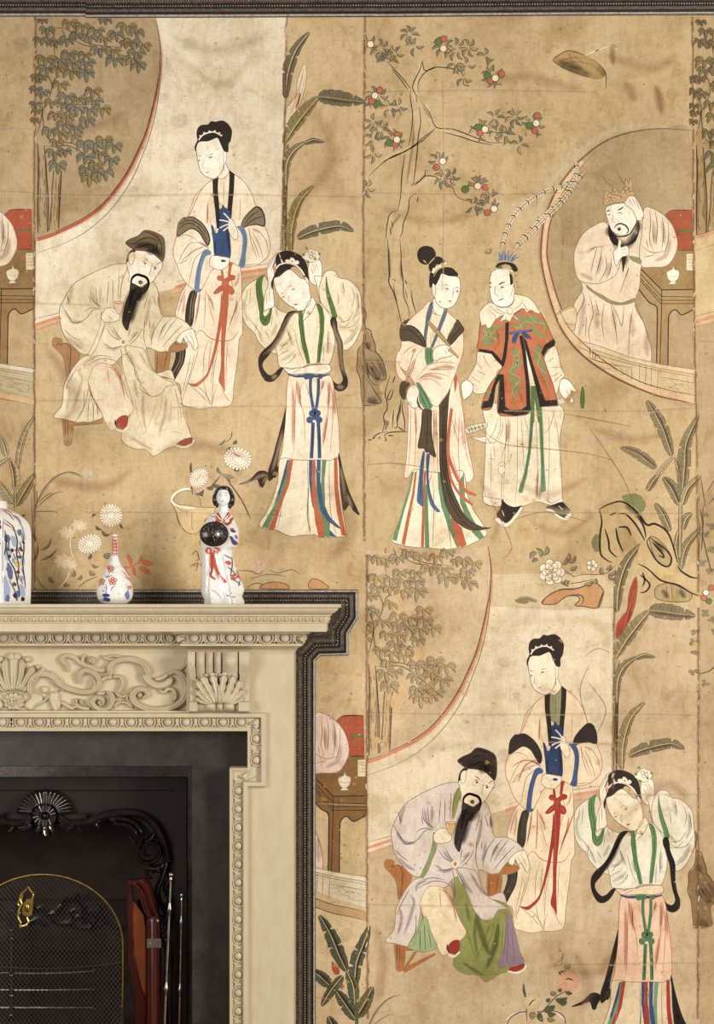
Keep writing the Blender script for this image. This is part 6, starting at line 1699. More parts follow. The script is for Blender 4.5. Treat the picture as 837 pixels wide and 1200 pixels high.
# ================================================================== trims (ebonised and silvered fillets)
def fillet(name, path, prof_shift, beads, cap=True):
    k = U
    mb = MB()
    sweep_elev(mb, path, [(t * k, d) for t, d in ((-34 if name == 'trim_1' else -24, .002), (-34 if name == 'trim_1' else -24, .008), (-24, .009), (-23.2, .011), (-22, .009), (-21, .010), (-15.5, .011), (-15, .007), (-10, .007), (-9.4, .011), (-5.6, .010), (-5, .005), (-3.2, .004))])
    o = mb.obj(name, M['ebony']); tag(o, kind='structure')
    mb = MB(); sweep_elev(mb, path, [(t * k, d) for t, d in ((-5.8, .008), (-5, .0055), (-3.0, .0050), (-2.9, .003), (-.7, .003), (0, .0025), (.1, .001))]); mb.obj('black_groove', M['ebonydark'], o)
    mb = MB(); sweep_elev(mb, path, [(t * k, d) for t, d in ((-15.4, .0075), (-14.6, .0074), (-10.4, .0074), (-9.6, .0075))]); mb.obj('black_groove', M['ebonydark'], o)
    mb = MB(); sweep_elev(mb, path, [(t * k, d) for t, d in ((-3.0, .001), (-2.9, .008), (-2.4, .0095), (-1.3, .0095), (-.8, .007), (-.7, .001))]); mb.obj('silvered_edge', M['silver'], o)
    mt = miter(path); pc = [Vector(p) + m * (-12.5 * k) for p, m in zip(path, mt)]
    mb = MB(); step = 3.05 * k
    # pierced little pattern on either side of the beads
    pat = MB()
    for a, b in zip(pc, pc[1:]):
        L = (b - a).length; d = (b - a).normalized(); n = max(1, int(L / step)); nn = Vector((d[1], -d[0]))
        for i in range(n):
            c = a + d * (L * (i + .5) / n)
            if -1.05 < c[0] < 1.6 and c[1] > .35: mb.ball((c[0], -.0095, c[1]), .0023, 7, 5)
            if -1.05 < c[0] < 1.1 and c[1] > .4:
                for t in (-18.4, -7.4):
                    e = c + nn * ((t + 12.5) * k); r_ = .0014
                    pat.ball((e[0], -.0108, e[1]), (r_ * 1.3, .0012, r_ * 1.3), 5, 3)
                    e2 = e + d * step * .5 + nn * .0026; pat.ball((e2[0], -.0110, e2[1]), (r_ * .8, .0008, r_ * .8), 4, 2)
    b_ = mb.obj('bead_row', M['bead'], o, True); b_['kind'] = 'stuff'
    p_ = pat.obj('punched_pattern', M['silver2'], o); p_['kind'] = 'stuff'
    return o
M['silver2'] = simple('tarnished_silver', (166, 150, 126), 0.45, metal=0.1, var=(84, 74, 62), scale=160)
def wz(x, y): v = P(x, y, 0); return (v.x, v.z)
outer = [wz(370, FL), wz(370, 774.5), wz(375.2, 768.8), wz(408.6, 768), wz(408.2, 743), wz(419.4, 725), wz(419.4, 691)]
xl = wz(14, 0)[0]
fillet('trim_1', outer + [(2 * xl - x, z) for x, z in outer[::-1]], 0, True)
fillet('trim_2', [wz(-460, 19.8), wz(101, 19.8)], 0, True)
fillet('trim_3', [wz(101, 21.4), wz(440, 20.2)], 0, True)
fillet('trim_4', [wz(440, 20.4), wz(650, 18.6), wz(1300, 16)], 0, True)
mb = MB(); mb.box(tuple(Vector((-2.2, -.03, P(0, -10).z))), (2.2, -.001, P(0, -60).z)); mb.box((-2.2, -.07, P(0, -60).z), (2.2, -.001, P(0, -100).z))
tag(mb.obj('trim_5', M['canvas']), kind='structure')
# ================================================================== cast-iron register grate inside the opening
DG = -.06
GC = P(54, 1000, DG).x
def gmir(mb): own_mirror(mb, GC)
mb = MB(); prism(mb, [(-420, 800), (520, 800), (520, 1560), (-420, 1560)], -.56, -.52); fb = mb
mb.box((hx0 - .02, .0, 0), (hx0 + .0, .56, hz1)); mb.box((hx1, .0, 0), (hx1 + .02, .56, hz1)); mb.box((hx0 - .02, .0, hz1), (hx1 + .02, .56, hz1 + .02))
tag(mb.obj('wall_firebox', M['brick']), kind='structure')

grate = empty('register_grate', (GC, -DG + .02, 0), 'black cast-iron hob grate with a scrolled arch inside the fireplace opening', 'fire grate')
mb = MB(); prism(mb, [(54, 893), (233, 893), (233, FL + 40), (218, FL + 40), (218, 912), (54, 912)], DG - .02, DG - .005, sym=GC); mb.obj('outer_frame', M['iron'], grate, bevel=.001)
mb = MB(); prism(mb, [(54, 911), (219, 911), (219, FL + 40), (205, FL + 40), (205, 926), (54, 926)], DG - .02, DG + .006, sym=GC); mb.obj('inner_frame', M['ironflat'], grate, bevel=.001)
ARCH = [(54, 966), (75, 966), (95, 964), (120, 958), (145, 955), (165, 962), (180, 978), (190, 1000), (196, 1030), (199, 1070), (200, 1120), (200, FL + 30)]
mb = MB(); prism(mb, [(54, 925), (206, 925), (206, FL + 40)] + ARCH[::-1], DG - .03, DG - .008, sym=GC); mb.obj('face_plate', M['ironflat'], grate)
T4 = (0, 860, 3.805)
def gb(mb, pts, w, h=.014, r=2): band(mb, pts, w, h, r, T4, -DG * -1 - .004)
mb = MB()
for pts, w, h in [([(262, 362), (285, 385), (330, 398), (385, 392), (440, 372), (500, 355), (570, 350), (630, 362), (680, 395), (715, 450), (738, 510), (752, 560)], 30, .016),
    ([(275, 345), (262, 375), (290, 400), (345, 408), (400, 400), (450, 388)], 14, .012),
    ([(490, 380), (540, 378), (590, 392), (625, 425), (640, 460)], 20, .014), ([(500, 400), (560, 405), (600, 430), (615, 460)], 16, .011),
    ([(640, 440), (628, 480), (610, 520), (618, 555), (650, 575), (690, 565), (712, 530), (700, 495), (665, 485), (640, 505), (645, 535), (668, 545)], 18, .016),
    ([(575, 455), (600, 490), (612, 525)], 14, .012), ([(690, 440), (670, 470), (640, 480)], 14, .010),
    ([(750, 550), (735, 600), (720, 650), (700, 700), (716, 760), (740, 800), (730, 860)], 22, .014), ([(650, 590), (690, 600), (720, 590)], 22, .012), ([(765, 560), (730, 580), (700, 620)], 14, .010),
    ([(690, 620), (660, 600), (655, 630), (680, 645)], 14, .012), ([(760, 640), (735, 690), (755, 740), (720, 790)], 16, .012), ([(700, 800), (735, 850), (712, 900), (740, 960)], 18, .012), ([(735, 900), (745, 1000), (738, 1120), (745, 1400)], 16, .010)]:
    gb(mb, pts, w, h)
for k in range(9):
    a = PI * (.02 + .48 * k / 8)
    gb(mb, [(205 + 45 * math.cos(a), 350 - 30 * math.sin(a)), (205 + (80 + 0) * math.cos(a), 350 - 66 * math.sin(a)), (205 + 118 * math.cos(a), 350 - 100 * math.sin(a))], 20, .016, 1)
    mb.ball(P((205 + 116 * math.cos(a)) / 3.805, 860 + (350 - 97 * math.sin(a)) / 3.805, DG + .006), .0045, 7, 5)
for k in range(8):
    a = PI * (-.5 + 1.0 * k / 7); gb(mb, [(205 + 14 * math.cos(a), 365 - 14 * math.sin(a)), (205 + 38 * math.cos(a), 365 - 38 * math.sin(a)), (205 + 48 * math.cos(a), 365 - 52 * math.sin(a))], 26, .020, 1)
for a, b, w in [((225, 400), (245, 440), 24), ((205, 400), (210, 455), 26), ((265, 400), (315, 430), 22), ((285, 405), (330, 415), 16), ((345, 410), (370, 435), 18), ((430, 395), (445, 420), 20), ((380, 350), (395, 362), 14), ((420, 365), (450, 350), 14), ((320, 330), (330, 355), 14), ((480, 350), (520, 395), 14), ((600, 470), (590, 500), 14)]:
    leaf3(mb, a, b, w, .014, T4, DG - .004)
mb.ball(P(205 / 3.805, 860 + 365 / 3.805, DG + .004), (.011, .012, .011), 10, 8)
gmir(mb); mb.obj('scrolled_arch', M['iron'], grate, True)
# reeded cove behind the arch and the cast fireback with its scrolls
mb = MB(); prism(mb, [(-60, 1056), (160, 1056), (170, 1090), (174, 1140), (176, FL + 60), (-70, FL + 60)], -.34, -.30)
fbk = mb.obj('fireback', M['iron'], grate)
mb = MB(); prism(mb, [(-160, 900), (250, 900), (250, FL + 80), (-160, FL + 80)], -.37, -.35); mb.obj('back_plate', M['ironback'], grate)
mb = MB(); T5 = (0, 1020, 3.805)
def hb(pts, w, h=.02): band(mb, pts, w, h, 1, T5, -.302)
for pts, w in [([(240, 190), (290, 150), (340, 140), (372, 165), (360, 205), (325, 215), (312, 190), (335, 178)], 16), ([(372, 240), (375, 200), (410, 190), (430, 220), (410, 245), (395, 225)], 14), ([(440, 160), (450, 210), (500, 250), (545, 260)], 16), ([(330, 130), (345, 105), (362, 130)], 14), ([(220, 215), (260, 240), (320, 240)], 14),
               ([(200, 200), (240, 195), (280, 180)], 14), ([(150, 190), (180, 170), (215, 200)], 14), ([(90, 180), (120, 150), (150, 190)], 14), ([(120, 240), (160, 225), (200, 250)], 14), ([(300, 235), (340, 260), (400, 262), (450, 250)], 12), ([(270, 145), (300, 125), (330, 130)], 12)]: hb(pts, w)
mb.obj('fireback_scrolls', M['iron'], grate, True)
mb = MB()
for y, b in ((1137, 6), (1160.5, 2), (1183, 0)):
    pts = [P(-30 + k * 142 / 10, y + b * math.sin(PI * (k + 3) / 16) - 2, -.16) for k in range(11)]
    mb.tube(pts, .0042, 8); mb.ball(P(111, y - 1, -.155), (.007, .006, .005), 8, 6)
mb.obj('grate_bar', M['steelblack'] if 'steelblack' in M else M['iron'], grate, True)
mb = MB()
for x in (-20, 5): 
    for y in (1100, 1143, 1167, 1190): mb.ball(P(x + 8, y, -.15), .009, 10, 7)
    mb.tube([P(x + 8, 1090, -.15), P(x + 8, 1440, -.15)], .005, 8)
mb.obj('grate_standard', M['iron'], grate, True)

# ================================================================== spark guard
GD = .03
sg = empty('spark_guard', (P(50, FL, GD).x, -GD, 0), 'domed wire-mesh spark guard with a brass rim and handle inside the hearth', 'fire guard')
cx, ty = 50.0, 1025.0
def gtop(x):   # outline height of the dome at x
    u = (x - cx) / 94.0
    return 1108 - 83 * math.sqrt(max(0, 1 - u * u)) if abs(u) < 1 else 1108
def bow(x, y): return GD + .05 * (1 - ((x - cx) / 95.0) ** 2)
rim = []
for k in range(41):
    a = PI * (1 - k / 40); x = cx + 94 * math.cos(a); y = 1108 - 83 * math.sin(a); rim.append(P(x, y, bow(x, y)))
rim = [P(-44, 1190, GD), P(-44, 1150, GD)] + rim + [P(144, 1150, GD), P(143, 1190, GD)]
rq = crom(rim, False, n=3)
mb = MB(); mb.tube(rq, .0016, 7)
L = 0; n = len(rq)
for i in range(n - 1):
    seg = rq[i + 1] - rq[i]; m = max(1, int(seg.length / .0042))
    for j in range(m):
        p = rq[i] + seg * (j / m); mb.ball(p, .0028, 6, 4)
mb.obj('brass_rim', M['brass'], sg, True)
mb = MB()
def clipline(x0, slope):
    pts = []; x = x0
    y = 1020
    out = []; cur = []
    for k in range(0, 110):
        yy = 1020 + k * 4; xx = x0 + slope * (yy - 1020)
        ok = -44 < xx < 144 and yy > gtop(xx) and yy < 1300
        if ok: cur.append(P(xx, yy, bow(xx, yy)))
        elif cur: out.append(cur); cur = []
    if cur: out.append(cur)
    return out
for x0 in [(-330 + 5.2 * k) for k in range(104)]:
    for sl in (.8, -.8):
        for seg in clipline(x0 if sl > 0 else x0 + 130, sl):
            if len(seg) > 1:
                s2 = seg[::3] + ([seg[-1]] if (len(seg) - 1) % 3 else [])
                if len(s2) > 1: mb.tube(s2, .0006, 3, caps=False)
o = mb.obj('wire_mesh', M['wire'], sg); o['kind'] = 'stuff'
mb = MB(); pts = [P(x, 1283 + 14, bow(x, 0)) for x in range(-44, 146, 10)]; mb.tube(pts, .004, 6)
for x in (-44, 143): mb.tube([P(x, 1180, GD), P(x, 1434, GD)], .003, 6)
for yy in (1128,): mb.tube([P(x, yy + 7 - .0009 * (x - cx) ** 2, bow(x, yy) + .002) for x in range(-42, 143, 8)], .0012, 5)
mb.obj('guard_frame', M['wire'], sg, True)
mb = MB(); Th = (0, 1020, 3.805)
def hp(x, y, d=.012): return P(x / 3.805, 1020 + y / 3.805, GD + .05 + d)
q = crom([hp(105, 120, .012), hp(120, 130, .018), hp(145, 140, .014), hp(148, 170, .016), hp(138, 200, .018), hp(125, 220, .012)], False, n=4)
prism_pts = [(105, 150), (118, 128), (148, 128), (148, 165), (142, 200), (120, 208), (100, 195), (98, 170)]
mb.add([hp(x, y, .010) for x, y in prism_pts] + [hp(x, y, .004) for x, y in prism_pts], [tuple(range(8)), tuple(range(15, 7, -1))] + [(i, (i + 1) % 8, (i + 1) % 8 + 8, i + 8) for i in range(8)])
mb.ball(hp(122, 168, .011), (.0055, .003, .010), 10, 8)
for pts in ([(98, 100), (88, 125), (96, 150), (84, 180), (80, 210), (92, 235), (88, 250)], [(125, 78), (112, 92), (100, 105), (96, 135)], [(128, 80), (140, 96), (148, 110), (142, 130)], [(120, 210), (126, 232), (112, 245), (95, 248)], [(90, 130), (80, 150), (92, 165)]):
    mb.tube(crom([hp(x, y, .014) for x, y in pts], False, n=4), .0026, 7)
for x, y in [(125, 76), (90, 253), (148, 98), (118, 246), (85, 190)]: mb.ball(hp(x, y, .014), .0038, 8, 6)
mb.obj('brass_handle', M['brass'], sg, True)['label'] = 'brass handle'

# ================================================================== folded mahogany fire screen
FD = .02
fs = empty('folding_fire_screen', (P(176, FL, FD).x, -FD, 0), 'folded mahogany fire screen with an orange-brown cloth panel at the right of the hearth', 'fire screen')
F = lambda x, y, d=FD: P(x / 3.805, 1020 + y / 3.805, d)
def slab(mb, pts, d0, d1):
    prism(mb, [(x / 3.805, 1020 + y / 3.805) for x, y in pts], d0, d1)
BOT = 1560
mb = MB(); slab(mb, [(588, 125), (640, 200), (648, 260), (648, 575), (620, 500), (590, 370)], -.005, .004); mb.obj('cloth_panel', M['silk'], fs)
mb = MB(); slab(mb, [(568, 45), (585, 52), (590, 125), (592, 370), (625, 520), (650, 580), (650, BOT), (606, BOT), (606, 600), (570, 400)], -.012, .010); mb.obj('rear_frame', M['mahog'], fs, bevel=.001)
mb = MB(); slab(mb, [(570, 45), (645, 38), (668, 60), (690, 130), (712, 205), (660, 215), (640, 180), (622, 120), (600, 70), (572, 60)], -.004, .020)
mb.tube(crom([F(628, 50, .03), F(655, 70, .034), F(672, 130, .036), F(700, 205, .036)], False, n=4), .0035, 8)
mb.tube(crom([F(600, 60, .028), F(630, 90, .032), F(650, 150, .034), F(668, 205, .034)], False, n=4), .0032, 8)
for x in (585, 605, 640): mb.ball(F(x, 44, .02), (.003, .004, .002), 6, 5)
mb.obj('crest_rail', M['mahog'], fs, True)
mb = MB()
rr = []
for y, e in ((203, .5), (212, .85), (225, 1), (BOT, 1)):
    r = []
    for k in range(20):
        a = 2 * PI * k / 20; x = 686 + 33 * e * math.cos(a) * (1.0 if abs(math.cos(a)) < .8 else 1.02); r.append(F(x, y, .030 + .012 * e * math.sin(a)))
    rr.append(r)
mb.grid(rr, True)
for x in (668, 706): mb.tube([F(x, 228, .043), F(x, BOT, .043)], .0016, 6)
mb.obj('post', M['mahog'], fs, True)
mb = MB(); slab(mb, [(655, 305), (718, 305), (718, 346), (655, 346)], .030, .0445); mb.ball(F(672, 326, .045), (.002, .001, .002), 8, 5); mb.obj('metal_catch', M['steel'], fs, bevel=.0006)

# ================================================================== fire irons
def iron_(name, label, a, b, col1, col2, loc, fd=.055):
    t = empty(name, (P(b[0], FL, fd).x, -fd, 0), label, 'fire iron', 'steel fire irons by the hearth')
    A_, B_ = P(a[0], a[1], fd), P(b[0], b[1], fd)
    end = A_ + (B_ - A_) * ((A_.z - 0.004) / (A_.z - B_.z))
    d = (end - A_).normalized()
    mb = MB(); mb.tube([A_ + d * .004, A_ + (end - A_) * .4, end], [.0030, .0034, .0036], 10); mb.obj('shaft', M['steel'], t, True)
    mb = MB(); mb.ball(A_, .0070, 14, 10); mb.tube([A_ + d * .005, A_ + d * .011, A_ + d * .014], [.004, .0055, .0035], 10); mb.obj('knob', M['steel'], t, True)
    for py in (col1, col2):
        c = A_ + (B_ - A_) * ((py - a[1]) / (b[1] - a[1]))
        mb = MB(); mb.tube([c - d * .016, c - d * .008, c - d * .005, c, c + d * .005, c + d * .008, c + d * .016], [.0034, .0042, .0056, .0062, .0052, .0044, .0034], 12); mb.obj('collar', M['steel'], t, True)
    return t
iron_('poker', 'taller steel fire iron leaning just right of the folded fire screen', (200.5, 1025), (193, 1200), 1066, 1159, 0)
iron_('poker', 'shorter upright steel fire iron nearest the dark marble slip', (213.5, 1049), (210.5, 1200), 1081, 1160, 0, .05)
# ================================================================== porcelain on the shelf
ZS = zrow(708, .106) + .0003
def interp(tab, y):
    if y <= tab[0][0]: return tab[0][1:]
    for a, b in zip(tab, tab[1:]):
        if y <= b[0]:
            t = (y - a[0]) / (b[0] - a[0]); t = t * t * (3 - 2 * t) * .5 + t * .5
            return [p + (q - p) * t for p, q in zip(a[1:], b[1:])]
    return tab[-1][1:]
# ---- standing lady figurine
fd = .155
FT_ = [(268, 282, 350), (285, 275, 358), (300, 245, 368), (315, 215, 380), (340, 180, 395), (370, 155, 412), (400, 142, 430), (450, 125, 448), (500, 112, 453), (560, 104, 450), (600, 108, 432), (640, 116, 392), (700, 118, 400), (760, 118, 416),
       (820, 115, 440), (880, 113, 462), (940, 115, 488), (980, 115, 500), (1010, 118, 492), (1040, 130, 478), (1070, 142, 492), (1095, 140, 502), (1108, 146, 496)]
TX, TY, TS = 220, 560, 7.5
def fig_depth(x, y, u):
    l, r = interp(FT_, y); hw = (r - l) / 2 / TS * U
    dep = min(.034, hw * .78)
    dep = dep if y > 420 else dep * (.7 + .3 * max(0, (y - 268)) / 152)
    z = dep * math.sqrt(max(0, 1 - u * u))
    # drapery folds
    if y > 580:
        k = min(1, (y - 580) / 120)
        z += k * .0035 * math.sin((x - 118) * .034 + (y - 600) * -.006 + 1.2)
        z -= k * .006 * math.exp(-((x - (285 + (y - 620) * .22)) / 16) ** 2)
        z -= k * .004 * math.exp(-((x - (190 - (y - 900) * .05)) / 12) ** 2) * (y > 780)
        z += k * .006 * math.exp(-((x - 400) / 60) ** 2 - ((y - 1020) / 45) ** 2)
    if 380 < y < 620: z += .007 * math.exp(-((x - 395) / 50) ** 2 - ((y - 500) / 90) ** 2)
    return z
def fig_front(px, py, lay=0):
    x = (px - TX) * TS; y = (py - TY) * TS
    l, r = interp(FT_, y); c = (l + r) / 2; u = max(-.97, min(.97, (x - c) / max(1, (r - l) / 2)))
    return P(px, py, fd + fig_depth(x, y, u) + .0010 + lay * 2e-5)
fig = empty('porcelain_figurine', (P(261, 708, fd).x, -fd, ZS), 'white porcelain lady in red collared robe holding a speckled black hat, on the shelf', 'figurine', None)
mb = MB(); rws = []
ys = [268 + (1108 - 268) * k / 110 for k in range(111)]
for y in ys:
    l, r = interp(FT_, y); c = (l + r) / 2; hw = (r - l) / 2; row = []
    for k in range(72):
        a = 2 * PI * k / 72; u = math.cos(a); x = c + hw * u; s_ = math.sin(a)
        if s_ >= 0: d = fig_depth(x, y, u)
        else: d = -min(.030, hw / TS * U * .75) * math.sqrt(max(0, 1 - u * u))
        p = P(TX + x / TS, TY + y / TS, fd); p.y -= d; row.append(p)
    rws.append(row)
mb.grid(rws, True); n = len(mb.v); mb.f.append(tuple(range(71, -1, -1))); mb.f.append(tuple(range(n - 72, n)))
zmin = min(v.z for v in mb.v)
for v in mb.v: v.z += 0 if v.z > ZS + .03 else (ZS - zmin) * (1 - (v.z - zmin) / .03)
mb.obj('robe', M['porcelain'], fig, True)
# head, neck, hair
def hp3(x, y, d): return P(TX + x / TS, TY + y / TS, fd + d)
mb = MB(); mb.tube([hp3(318, 290, .004), hp3(318, 262, .006), hp3(316, 235, .004)], [.0115, .0098, .0105], 16)
rr = []
for i in range(21):
    th = PI * i / 20; y = 171 - 86 * math.cos(th); row = []
    for k in range(32):
        a = 2 * PI * k / 32; w = 64 * math.sin(th) ** .85 * (1 - .16 * max(0, -math.cos(th)) ** 1.5 - (.10 if y > 210 else 0) * (y - 210) / 50)
        x = 312 + w * math.cos(a); d = .0165 * math.sin(th) ** .8 * math.sin(a)
        if math.sin(a) > 0:
            d += .0032 * math.exp(-((x - 306) / 7) ** 2 - ((y - 178) / 16) ** 2) + .0012 * math.exp(-((x - 306) / 14) ** 2 - ((y - 203) / 6) ** 2) - .0012 * math.exp(-((x - 285) / 10) ** 2 - ((y - 158) / 7) ** 2) - .0012 * math.exp(-((x - 335) / 10) ** 2 - ((y - 158) / 7) ** 2)
        row.append(hp3(x, y, .008 + d))
    rr.append(row)
mb.grid(rr, True)
mb.ball(hp3(388, 190, .004), (.0022, .004, .0052), 8, 6); mb.obj('head', M['bisque'], fig, True)
mb = MB()
def hair(cx_, cy_, rx, ry, rz, dd): mb.ball(hp3(cx_, cy_, dd), (rx / TS * U, rz, ry / TS * U), 20, 14)
hair(316, 152, 84, 84, .018, .0015); hair(240, 190, 24, 56, .012, .001); hair(392, 192, 24, 58, .012, .0); hair(258, 235, 16, 30, .008, .000); hair(372, 240, 18, 32, .008, -.001); hair(316, 98, 60, 28, .012, .0075)
mb.obj('hair', M['hairblack'], fig, True)
mb = MB(); rr = []
for i in range(14):
    t = i / 13; r = 128 * math.sin(t * PI / 2); row = []
    for k in range(40):
        a = 2 * PI * k / 40; x = 232 + r * math.cos(a); y = 494 + r * .87 * math.sin(a)
        row.append(hp3(x, y, .052 + .014 * (1 - (r / 128) ** 2) ** 1.0 + .0 - .06 * (x - 232) / 1000))
    rr.append(row)
row = [hp3(232 + 124 * math.cos(2 * PI * k / 40), 494 + 107 * math.sin(2 * PI * k / 40), .040) for k in range(40)]; rr.append(row)
mb.grid(rr, True); mb.f.append(tuple(range(len(mb.v) - 40, len(mb.v)))); hat = mb.obj('hat', M['lacquer'], fig, True); hat['label'] = 'round black hat with white specks'
mb = MB(); r9 = random.Random(3)
for k in range(34):
    a = r9.uniform(0, 6.28); r = 118 * math.sqrt(r9.random()) * .9; x = 232 + r * math.cos(a); y = 494 + r * .87 * math.sin(a)
    mb.ball(hp3(x, y, .052 + .014 * (1 - (r / 128) ** 2) - .06 * (x - 232) / 1000), (r9.uniform(.0003, .0008), .0006, r9.uniform(.0003, .0008)), 6, 4)
mb.obj('hat_specks', M['porcelain'], hat)
PAL.update(pr=(186, 62, 34), po=(200, 84, 48), pb=(58, 66, 128), pb2=(110, 124, 178), pw=(238, 236, 228), pk_=(40, 32, 34), pg_=(60, 92, 70), pye=(220, 190, 90), pdr=(150, 34, 40), pgr=(150, 166, 178), pj=(96, 112, 156), pj2=(164, 182, 206))
LAYER[0] = 0
p = Paint(mapper=fig_front); p.run('''
T 220 560 7.5
F pr | 265,300 295,345 300,380 285,385 250,350 225,318
F pr | 355,300 335,335 300,380 315,392 350,360 380,325
F pr | 215,330 250,355 290,392 340,388 395,345 400,380 350,420 320,400 290,405 230,390 200,385 185,350
F pr | 150,370 185,345 205,385 170,400 150,400
L pw 1.5 | 240,310 275,350 300,378 / 375,312 340,350 300,382
F pw | 215,345 235,355 250,375 225,372
F pw | 330,370 360,360 365,385 345,395 330,390
F pw | 400,370 420,385 405,405 385,390
F po | 375,445 405,440 410,460 385,465
F pb | 380,460 410,455 425,475 400,480
F pb | 372,510 395,520 410,545 435,560 440,585 415,590 395,575 385,545
F pb2 | 420,500 440,510 440,540 425,530
F pr | 105,545 130,570 120,600 105,590
L pb .9 | 120,620 130,670 145,710 / 125,800 135,830 / 118,950 130,980 / 315,675 360,695 395,715 / 350,780 390,810 430,850 / 390,690 395,760 385,830 375,880 / 430,810 450,860 470,910 / 380,880 430,910 470,940 / 460,900 450,955
F po | 330,738 360,728 385,745 378,765 350,760
F po | 110,760 130,745 135,765 115,775
F po | 420,770 430,760 432,775
C po 12 | 400,860 420,850 440,870 415,885 395,885
C pw 5 | 418,868
C po 8 | 300,895 320,890 310,915 335,915
L po 3 | 200,615 175,620 162,640 175,660 195,660 205,640 200,615 / 230,615 265,620 278,640 262,660 240,655 228,630
L po 3.4 | 205,650 208,740 210,800 200,860 230,880 245,895 / 225,650 235,740 255,810 285,865 315,890 340,920
L pdr .7 | 212,650 214,760 206,860 / 232,660 245,760 275,840
L pk_ .8 | 330,1015 350,1035 370,1040 / 375,1015 395,1010 / 390,1045 425,1050 / 360,1040 380,1050
L pgr .6 | 165,1000 230,990 300,1060 / 190,780 180,880 / 245,840 280,900
''')
p.obj('painted_decoration', fig)['label'] = 'red and blue painted decoration'
def face_map(px, py, lay=0):
    x = (px - TX) * TS; y = (py - TY) * TS; q = max(0, 1 - ((x - 312) / 64) ** 2 - ((y - 171) / 86) ** 2)
    return hp3(x, y, .008 + .0165 * math.sqrt(q) + .0014 + (.0026 * math.exp(-((x - 306) / 9) ** 2 - ((y - 178) / 18) ** 2)))
p = Paint(mapper=face_map); p.run('''
T 220 560 7.5
L pk_ .45 | 272,140 285,134 298,138 / 325,136 340,132 352,138
L pk_ .55 | 275,156 285,153 296,157 / 326,156 337,153 348,157
L pr .8 | 297,205 307,203 318,205
''')
p.obj('painted_face', fig)

# ---- bottle vase
vd = .15; VX = 134.6; VS = 4.185
VT = [(196, 12), (203, 13.2), (206, 12), (250, 12.5), (290, 14), (315, 19), (340, 30), (370, 52), (400, 70), (430, 82), (460, 89), (485, 90.5), (505, 86), (520, 76), (530, 64), (533, 56), (535.7, 55)]
def vr(y): return interp(VT, y)[0] / VS * U * (1 - vd / D)
def vz(y): return zpx(580 + y / VS, vd)
dz = ZS - vz(535.7)
vase = empty('bottle_vase', (P(VX, 708, vd).x, -vd, ZS), 'small white porcelain bottle vase with red flowers and a red neck on the shelf', 'vase')
def lathe(cx_, d, prof, n=40):
    mb = MB(); rws = [[Vector((cx_ + r * math.cos(2 * PI * k / n), -d + r * math.sin(2 * PI * k / n), z)) for k in range(n)] for r, z in prof]
    mb.grid(rws, True); N_ = len(mb.v); mb.f.append(tuple(range(N_ - n, N_))); return mb
vx = P(VX, 700, vd).x
prof = [(vr(196) * .7, vz(215) + dz), (vr(196) * .75, vz(196) + dz)] + [(vr(196 + (535.7 - 196) * k / 60), vz(196 + (535.7 - 196) * k / 60) + dz) for k in range(61)]
lathe(vx, vd, prof).obj('vase_body', M['porcelain'], vase, True)
def vmap(px, py, lay=0):
    y = (py - 580) * VS; r = vr(y); x = (px - VX) * U * (1 - vd / D); x = max(-r * .985, min(r * .985, x))
    e = .0005 + lay * 1e-5
    rr = r + e; return Vector((vx + x * (rr / r), -vd - math.sqrt(max(1e-9, r * r - x * x)) * (rr / r), vz(y) + dz))
LAYER[0] = 0
p = Paint(mapper=vmap); p.T = (0, 580, VS)
for yy in (206, 222, 240, 256, 272, 288):
    p.run(f'T 0 580 4.185\nK pr 1.5 | 551,{yy} 557,{yy+2} 563,{yy+2} 569,{yy+2} 575,{yy}')
p.run('T 0 580 4.185\nL pr 1.1 | 555,204 556,250 554,292 / 562,204 563,250 562,294 / 569,204 571,250 572,292\nK pr .7 | 550,296 556,298 563,299 570,298 577,296')
for (x, y, r) in ((550, 365, 9), (507, 427, 9), (563, 424, 10), (536, 356, 5), (640, 455, 5)):
    for k in range(5):
        a = 2 * PI * k / 5 - PI / 2; p.circle((x + r * 1.25 * math.cos(a), y + r * 1.25 * math.sin(a)), r * .82, 'pr', n=9)
    p.step()
    for k in range(5):
        a = 2 * PI * k / 5 - PI / 2; p.circle((x + r * 1.25 * math.cos(a), y + r * 1.25 * math.sin(a)), r * .4, 'pw', n=7)
    p.circle((x, y), r * .5, 'pye', n=8); p.step()
p.run('''
T 0 580 4.185
L pb .8 | 545,385 540,400 530,410 / 520,395 540,405 560,395 / 530,440 535,470 530,500 / 515,500 530,490 550,500 / 575,445 560,460 550,480 / 510,470 525,475
F pb | 512,490 530,484 552,490 545,500 520,502
F pb | 515,508 535,504 552,512 545,524 520,520
F pb2 | 500,512 515,518 512,526
F pb2 | 620,490 635,470 640,500 630,515
L pr .6 | 600,370 625,400 645,430 / 610,400 640,420 / 490,450 500,440
L pgr .7 | 625,440 635,470 630,500 / 520,455 545,462 / 600,480 590,490
''')
p.obj('painted_decoration', vase)['label'] = 'red and blue flower decoration'

# ---- faceted jar at the left edge
jd = .15; JX = -14.0
jar = empty('porcelain_jar', (P(JX, 708, jd).x, -jd, ZS), 'large white porcelain jar with red blossoms and blue rocks, cut by the left edge', 'jar')
kz = U * (1 - jd / D); jx = P(JX, 700, jd).x; jy = -jd
JT = [(588, 22), (596, 22.5), (597, 25), (599, 30), (603, 36), (609, 41.5), (616, 45.5), (624, 47.3), (640, 47.6), (700, 46.8), (708, 46.5)]
def jr(py): return interp(JT, py)[0]
